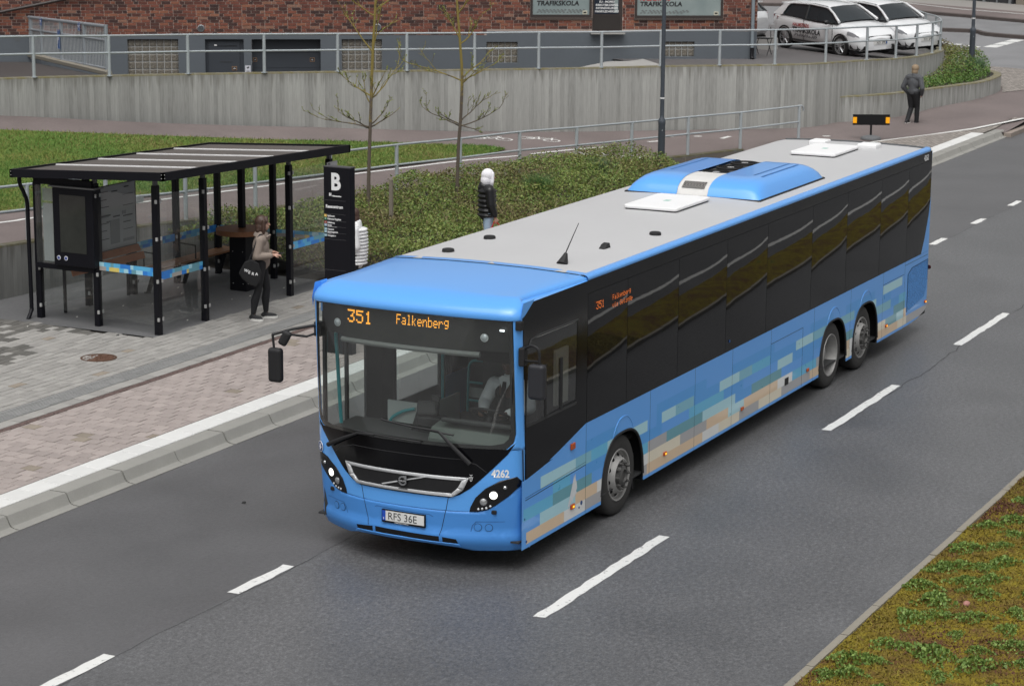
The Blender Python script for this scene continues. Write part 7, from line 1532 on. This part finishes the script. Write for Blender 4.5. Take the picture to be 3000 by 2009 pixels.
# the waiting woman
P0 = (9.82, 9.40, zs(9.4)); fdir = (.50, -.866); w_ = person('woman in a taupe jacket and black leggings looking at her phone', P0, fdir, 1.0); HC = Vector((.035, 0, 1.555))
B = MB(); head(B, HC, .96); limb(B, [(-.005, 0, 1.38), (.01, 0, 1.47)], [.05, .048]); limb(B, [(0, 0, 1.0), (0, 0, 1.3)], [.10, .10]); limb(B, [(0, .15, 1.31), (0, 0, 1.36), (0, -.15, 1.31)], [.05, .06, .05])
RL = [(-.01, -.085, .90), (-.055, -.10, .48), (-.135, -.10, .10)]; LL = [(.0, .085, .90), (.075, .09, .48), (.055, .10, .10)]
for L in (RL, LL): limb(B, L, [.075, .045, .034])
RA = [(-.01, -.175, 1.31), (-.06, -.215, 1.06), (.17, -.17, 1.065)]; LA = [(0, .175, 1.31), (-.02, .21, 1.06), (.17, .10, 1.07)]
limb(B, RA+[(.20, -.155, 1.07)], [.04, .035, .028, .026]); limb(B, LA+[(.2, .085, 1.075)], [.04, .035, .028, .026]); hand(B, (.205, -.150, 1.072), (1, .12, .05), (.1, -.5, 1), .7, -1); hand(B, (.20, .075, 1.075), (.8, -.5, 0), (0, .5, 1), .8, 1)
blob(B, 'body', M_SKIN, w_, .0075, 3); eyes(HC, w_)
B = MB(); 
for L in (RL, LL): limb(B, [(L[0][0], L[0][1], .97)]+L[:1]+L[1:2]+[(L[2][0], L[2][1], .125)], [.10, .095, .060, .043]); limb(B, [L[1], ((L[1][0]+L[2][0])/2-.02, L[1][1], .33), (L[2][0], L[2][1], .13)], [.058, .060, .042])
blob(B, 'leggings', M_LEG, w_, .011, 5)
B = MB(); B.ball((-.005, 0, 1.18), (.135, .175, .20), 18); B.ball((0, 0, 1.0), (.145, .178, .13), 18); limb(B, [(0, .12, 1.30), (0, -.12, 1.30)], [.095, .095]); limb(B, [(0, 0, .94), (0, 0, 1.15)], [.145, .135])
limb(B, RA[:2]+[(.15, -.178, 1.065)], [.075, .066, .050]); limb(B, LA[:2]+[(.15, .11, 1.07)], [.075, .066, .05]); limb(B, [(-.01, 0, 1.33), (.0, 0, 1.39)], [.095, .085])
blob(B, 'jacket', M_TAUPE, w_, .011, 4)
B = MB(); B.lathe([(.072, .03), (.092, .05), (.115, .01), (.125, -.035), (.105, -.03), (.09, .0)], (.005, 0, 1.385), (.15, 0, 1), 20); B.obox((.11, -.05, 1.33), .02, .10, .10, Euler((.3, .5, -.5)).to_matrix()); local(B.build('collar', M_TAUPE, smooth=True), w_)
B = MB(); B.ball(HC+Vector((-.03, 0, .035)), (.108, .098, .105), 18); B.ball(HC+Vector((-.05, 0, -.06)), (.085, .100, .13), 16); 
for s in (-1, 1): limb(B, [HC+Vector((.02, s*.085, .05)), HC+Vector((.015, s*.092, -.08)), HC+Vector((.005, s*.085, -.17))], [.032, .034, .022])
limb(B, [HC+Vector((-.07, .05, -.1)), HC+Vector((-.06, .05, -.19))], [.05, .03]); limb(B, [HC+Vector((-.07, -.05, -.1)), HC+Vector((-.06, -.05, -.19))], [.05, .03]); limb(B, [HC+Vector((.06, .03, .10)), HC+Vector((.075, .06, .03))], [.02, .014]); limb(B, [HC+Vector((.06, -.03, .10)), HC+Vector((.075, -.06, .03))], [.02, .014])
blob(B, 'hair', M_HAIR, w_, .010, 3)
shoe((RL[2][0], RL[2][1], .0), -.55, w_, M_BSHOE, M_SOLE); shoe((LL[2][0], LL[2][1], .0), -.05, w_, M_BSHOE, M_SOLE)
B = MB(); B.obox((.285, -.115, 1.088), .145, .072, .009, Euler((0, -.12, .1)).to_matrix()); o = B.build('phone', mat('dark phone', (.03, .03, .035), .2), bevel=.003); o.matrix_world = Matrix.LocRotScale(Vector(P0), Euler((0, 0, ang(fdir))), None); tag(o, 'dark mobile phone held in the woman\'s hand', 'phone')
Mw = Matrix.LocRotScale(Vector(P0), Euler((0, 0, ang(fdir))), None)
bag = empty('tote_bag', P0, ang(fdir), 'black cloth tote bag with white letters hanging from the woman\'s shoulder', 'bag')
B = MB(); 
prof = [(-.20, .98), (-.10, 1.02), (.02, .96), (.06, .80), (.05, .68), (-.02, .57), (-.12, .60), (-.26, .72), (-.30, .80)]
B.prism(prof, lambda x, z, d: (x-.05, -.245+d, z), -.03, .03); o = local(B.build('bag_body', mat('black cotton', (.010, .010, .011), .9, 0, .2, 12, .2, 60), bevel=.022, seg=3), bag)
B = MB(); B.tube(spline([(-.06, -.245, 1.0), (-.07, -.235, 1.15), (-.03, -.20, 1.34), (.0, -.15, 1.40), (.03, -.14, 1.36), (-.02, -.23, 1.1)], 6), .010, 6); B.tube(spline([(-.20, -.25, .97), (-.12, -.25, 1.15), (-.05, -.21, 1.34), (-.01, -.15, 1.40)], 6), .010, 6); local(B.build('strap', mat('black strap', (.012, .012, .014), .8), smooth=True), bag)
for k, (ch_, x, z, r) in enumerate((('W', -.265, .835, -.35), ('E', -.20, .800, -.3), ('R', -.145, .775, -.2), ('A', -.085, .768, -.05))):
    o = text(ch_, .062, M_WHITE, Mw @ Vector((x, -.279, z)), Mw.to_3x3() @ Vector((math.cos(r), 0, math.sin(r))), Mw.to_3x3() @ Vector((-math.sin(r), 0, math.cos(r))), None, bold=.002); par(o, bag)
# person in the white hood
P1 = (16.75, 8.92, zs(8.9)); fd1 = (.62, -.78); p_ = person('person in a black padded jacket, white hood up, before the shrubs', P1, fd1); HC = Vector((.03, 0, 1.50))
B = MB(); head(B, HC, .96); limb(B, [(0, 0, 1.3), (.01, 0, 1.42)], [.05, .05]); limb(B, [(0, 0, .9), (0, 0, 1.25)], [.11, .11]); limb(B, [(0, .15, 1.27), (0, -.15, 1.27)], [.05, .05])
RL = [(0, -.085, .86), (-.01, -.09, .46), (-.03, -.09, .09)]; LL = [(0, .085, .86), (.03, .09, .46), (.03, .09, .09)]; RA = [(0, -.18, 1.27), (.02, -.235, 1.0), (.10, -.235, .77)]; LA = [(0, .18, 1.27), (.02, .235, 1.0), (.10, .22, .78)]
for L in (RL, LL): limb(B, L, [.075, .048, .036])
for L in (RA, LA): limb(B, L, [.04, .035, .028])
hand(B, (.105, -.235, .765), (.1, 0, -1), (0, -1, 0), 1.0, 1); hand(B, (.105, .22, .775), (.1, 0, -1), (0, 1, 0), .5, -1); blob(B, 'body', M_SKIN, p_, .009, 3); eyes(HC, p_)
B = MB(); 
for L in (RL, LL): limb(B, [L[0], L[1], (L[2][0], L[2][1], .08)], [.10, .075, .065])
blob(B, 'jeans', mat('pale blue jeans', (.34, .45, .56), .85, 0, .12, 6), p_, .012, 4)
M_PUFF = mat('black padded jacket', (.009, .009, .010), .35, 0, .1, 6); B = MB()
for i, z in enumerate(np.linspace(.80, 1.24, 6)): B.ball((-.01, 0, z), (.185, .215, .066), 18)
limb(B, [(0, .12, 1.27), (0, -.12, 1.27)], [.11, .11]); limb(B, [(0, 0, .8), (0, 0, 1.2)], [.15, .15]); limb(B, RA[:2]+[(.09, -.235, .82)], [.085, .075, .055]); limb(B, LA[:2]+[(.09, .222, .82)], [.085, .075, .055]); limb(B, [(-.08, 0, 1.33), (-.10, 0, 1.30)], [.10, .09]); blob(B, 'jacket', M_PUFF, p_, .012, 3)
B = MB(); B.ball(HC+Vector((-.03, 0, .035)), (.125, .108, .125), 18); B.ball(HC+Vector((-.06, 0, -.06)), (.105, .112, .13), 16); limb(B, [HC+Vector((.05, .06, .06)), HC+Vector((.04, .085, -.09)), HC+Vector((.03, .06, -.16))], [.035, .03, .03]); limb(B, [HC+Vector((.05, -.06, .06)), HC+Vector((.04, -.085, -.09)), HC+Vector((.03, -.06, -.16))], [.035, .03, .03]); blob(B, 'hood', mat('white hood cloth', (.78, .77, .80), .85, 0, .05, 8), p_, .010, 3)
for L, a in ((RL, 0), (LL, .1)): shoe((L[2][0], L[2][1], 0), a, p_, M_SOLE, M_SOLE)
Mw = Matrix.LocRotScale(Vector(P1), Euler((0, 0, ang(fd1))), None); rb = empty('handbag', P1, ang(fd1), 'small red handbag hanging from the hand of the white hooded person', 'bag'); M_REDB = mat('red leather', (.42, .012, .018), .4)
B = MB(); B.prism([(.0, .40), (.26, .40), (.28, .50), (.24, .60), (.14, .585), (.03, .60), (-.02, .50)], lambda x, z, d: (x-.01, -.235+d, z), -.06, .06); local(B.build('bag_body', M_REDB, bevel=.03, seg=3), rb)
B = MB(); B.tube(spline([(.03, -.235, .58), (.08, -.235, .70), (.12, -.235, .705), (.18, -.235, .62), (.21, -.235, .58)], 5), .010, 6); local(B.build('handle', M_REDB, smooth=True), rb)
# person in the white padded jacket, mostly behind the totem
P2 = (11.68, 8.77, zs(8.8)); fd2 = (-.45, .89); p_ = person('person in a white quilted jacket standing half hidden behind the stop totem', P2, fd2); HC = Vector((.05, 0, 1.49))
B = MB(); head(B, HC, .97); limb(B, [(0, 0, 1.3), (.01, 0, 1.42)], [.05, .05]); limb(B, [(0, 0, .9), (0, 0, 1.25)], [.11, .11]); limb(B, [(0, .15, 1.26), (0, -.15, 1.26)], [.05, .05]); RA = [(0, -.18, 1.26), (-.03, -.22, 1.0), (.14, -.16, .90)]; LA = [(0, .18, 1.26), (-.03, .22, 1.0), (.14, .16, .90)]
for L in ([(0, -.09, .86), (0, -.09, .46), (-.02, -.09, .09)], [(0, .09, .86), (.02, .09, .46), (.0, .09, .09)]): limb(B, L, [.075, .048, .036])
for L in (RA, LA): limb(B, L, [.04, .035, .028])
hand(B, (.15, -.155, .895), (.8, .3, -.2), (0, -1, .3), .8, 1); hand(B, (.15, .155, .895), (.8, -.3, -.2), (0, 1, .3), .8, -1); blob(B, 'body', M_SKIN, p_, .009, 3); eyes(HC, p_)
B = MB(); [limb(B, L, [.10, .07, .06]) for L in ([(0, -.09, .88), (0, -.09, .46), (-.02, -.09, .09)], [(0, .09, .88), (.02, .09, .46), (.0, .09, .09)])]; blob(B, 'trousers', M_LEG, p_, .012, 4)
B = MB()
for z in np.linspace(.70, 1.26, 11): B.ball((-.03-.02*math.sin((z-.7)*5), 0, z), (.185, .215, .036), 20)
limb(B, [(0, .1, 1.27), (0, -.1, 1.27)], [.11, .11]); limb(B, RA, [.085, .078, .06]); limb(B, LA, [.085, .078, .06]); limb(B, [(-.02, 0, .74), (-.02, 0, 1.2)], [.15, .15]); limb(B, [(-.03, 0, 1.3), (-.03, 0, 1.36)], [.10, .09]); blob(B, 'jacket', mat('white quilted cloth', (.72, .72, .72), .5, 0, .04, 6), p_, .010, 1)
B = MB(); B.ball(HC+Vector((-.03, 0, .035)), (.108, .098, .105), 18); B.ball(HC+Vector((-.06, 0, -.05)), (.08, .09, .11), 16); blob(B, 'hair', M_HAIR, p_, .011, 3)
for y in (-.09, .09): shoe((-.0, y, 0), 0, p_, M_BSHOE, M_SOLE)
# walking man by the planter wall
P3 = (42.13, 8.61, .115); fd3 = (.96, -.22); p_ = person('man seen from behind walking along the path in a grey jacket', P3, fd3, 1.02); HC = Vector((.06, 0, 1.53))
B = MB(); head(B, HC); limb(B, [(.0, 0, 1.34), (.03, 0, 1.45)], [.055, .055]); limb(B, [(0, 0, .95), (0, 0, 1.28)], [.09, .08]); limb(B, [(0, .17, 1.32), (0, -.17, 1.32)], [.05, .05])
RL = [(0, -.09, .88), (.09, -.08, .50), (.10, -.07, .09)]; LL = [(0, .09, .88), (.05, .085, .47), (-.16, .07, .15)]; RA = [(0, -.20, 1.30), (-.06, -.30, 1.04), (.08, -.21, .86)]; LA = [(0, .20, 1.30), (-.06, .30, 1.04), (.08, .21, .86)]
for L in (RL, LL): limb(B, L, [.08, .05, .038])
for L in (RA, LA): limb(B, L, [.045, .04, .03])
hand(B, (.085, -.205, .855), (.5, .2, -.8), (0, -1, 0), .9, 1); hand(B, (.085, .205, .855), (.5, -.2, -.8), (0, 1, 0), .9, -1); blob(B, 'body', M_SKIN, p_, .010, 3); eyes(HC, p_)
B = MB(); [limb(B, [L[0], L[1], (L[2][0], L[2][1], L[2][2]-.01)], [.115, .075, .062]) for L in (RL, LL)]; limb(B, [(0, 0, .92), (0, 0, .98)], [.14, .14]); blob(B, 'trousers', mat('black trousers', (.010, .010, .012), .8), p_, .012, 5)
B = MB(); B.ball((0, 0, 1.16), (.135, .20, .20), 18); limb(B, [(0, 0, .93), (0, 0, 1.2)], [.145, .135]); B.ball((0, 0, .95), (.145, .185, .10), 16); limb(B, [(0, .14, 1.31), (0, -.14, 1.31)], [.10, .10]); limb(B, RA, [.08, .07, .055]); limb(B, LA, [.08, .07, .055]); limb(B, [(.0, 0, 1.38), (.02, 0, 1.42)], [.085, .075]); blob(B, 'jacket', mat('grey jacket', (.075, .078, .085), .8, 0, .1, 10), p_, .012, 4)
B = MB(); B.ball(HC+Vector((-.02, 0, .035)), (.118, .098, .11), 18); B.ball(HC+Vector((-.04, 0, -.06)), (.095, .092, .10), 14); blob(B, 'hood', mat('beige hood', (.27, .20, .13), .85), p_, .011, 3)
shoe((RL[2][0], RL[2][1], .0), 0, p_, M_BSHOE, M_SOLE); shoe((LL[2][0]-.03, LL[2][1], .05), 0, p_, M_BSHOE, M_SOLE)
# the driver, seated behind the wheel
P4 = (1.38, .66, 0); p_ = person('bus driver in white shirt and black waistcoat with both hands on the wheel', P4, (-1, .0)); HC = Vector((.06, 0, 2.10))
B = MB(); head(B, HC); limb(B, [(.0, 0, 1.86), (.03, 0, 2.0)], [.055, .058]); limb(B, [(.0, 0, 1.2), (0, 0, 1.78)], [.13, .13]); limb(B, [(0, .18, 1.80), (0, -.18, 1.80)], [.05, .05])
SR = [(0, -.20, 1.80), (.10, -.27, 1.60), (.40, -.13, 1.585)]; SL = [(0, .20, 1.80), (.10, .29, 1.60), (.40, .18, 1.585)]
for L in (SR, SL): limb(B, L, [.048, .042, .030])
hand(B, (.42, -.125, 1.59), (1, .25, .12), (.2, 0, 1), 1.1, 1); hand(B, (.42, .175, 1.59), (1, -.25, .12), (.2, 0, 1), 1.1, -1)
for s in (-1, 1): limb(B, [(0, s*.10, 1.18), (.42, s*.12, 1.16), (.50, s*.12, .78)], [.085, .06, .045])
blob(B, 'body', M_SKIND, p_, .009, 3); eyes(HC, p_)
B = MB(); limb(B, SR, [.085, .072, .052]); limb(B, SL, [.085, .072, .052]); limb(B, [(0, .14, 1.80), (0, -.14, 1.80)], [.085, .085]); limb(B, [(.0, 0, 1.86), (.015, 0, 1.90)], [.085, .072]); B.ball((0, 0, 1.5), (.14, .175, .28), 16); blob(B, 'shirt', mat('white shirt', (.74, .76, .78), .8, 0, .04, 10), p_, .011, 4)
B = MB(); B.ball((.012, 0, 1.50), (.155, .185, .29), 18); limb(B, [(.01, .10, 1.70), (.0, .10, 1.80)], [.085, .085]); limb(B, [(.01, -.10, 1.70), (.0, -.10, 1.80)], [.085, .085]); limb(B, [(0, 0, 1.24), (0, 0, 1.5)], [.155, .15]); blob(B, 'waistcoat', mat('black waistcoat', (.010, .010, .010), .8), p_, .012, 4)
B = MB(); B.prism([(-.085, 1.90), (0, 1.74), (.085, 1.90), (.05, 1.93), (-.05, 1.93)], lambda y, z, d: (.10+d+(1.93-z)*.32, y, z), 0, .012); local(B.build('shirt_front', mat('white shirt', (.74, .76, .78)))if False else B.build('shirt_front', bpy.data.materials['white shirt']), p_); B = MB(); B.prism([(-.02, 1.87), (.02, 1.87), (.035, 1.70), (-.035, 1.70)], lambda y, z, d: (.118+d+(1.93-z)*.32, y, z), 0, .010); local(B.build('tie', M_BLACKMATT), p_)
B = MB(); B.ball(HC+Vector((-.02, 0, .05)), (.105, .085, .09), 16); blob(B, 'hair', mat('black hair', (.010, .009, .009), .6), p_, .011, 3)
B = MB(); [limb(B, [(0, s*.10, 1.18), (.42, s*.12, 1.16), (.50, s*.12, .72)], [.10, .075, .06]) for s in (-1, 1)]; blob(B, 'trousers', M_LEG, p_, .013, 3)

# ---------------------------------------------------------------- small litter
def bit(x, y, z, s, c, label, name='leaf', cat='leaf', group=None):
    n = 7; b = MB(); q = [(s*math.cos(6.283*i/n)*random.uniform(.5, 1), s*.7*math.sin(6.283*i/n)*random.uniform(.5, 1)) for i in range(n)]; b.prism(q, lambda a, e, d: (x+a, y+e, z+d+.25*s*math.sin(a/s*2)), .002, .006); return tag(b.build(name, c), label, cat, group)
o = bit(1.28, 4.15, 0, .05, mat('black scrap', (.008, .008, .008), .7), 'small black scrap lying on the asphalt in front of the bus', 'scrap', 'litter')
for x, y in ((7.60, 10.62),): bit(x, y, zs(y), .05, mat('dark litter', (.05, .05, .05), .7), 'dark litter with white edge beside the left front shelter post', 'litter', 'litter')
M_LT = mat('pale litter', (.50, .48, .44), .8)
for x, y in ((10.86, 11.69), (11.26, 12.04), (9.11, 10.36), (10.37, 11.74), (9.9, 11.6), (9.5, 11.9), (12.2, 10.5), (10.9, 10.7), (8.9, 12.0), (11.3, 10.6), (8.4, 12.0), (7.4, 12.2), (6.9, 12.9)): bit(x, y, zs(y), random.uniform(.018, .03), M_LT, 'tiny pale scrap of paper on the shelter floor', 'scrap', 'litter', 'paper scraps on the shelter floor')
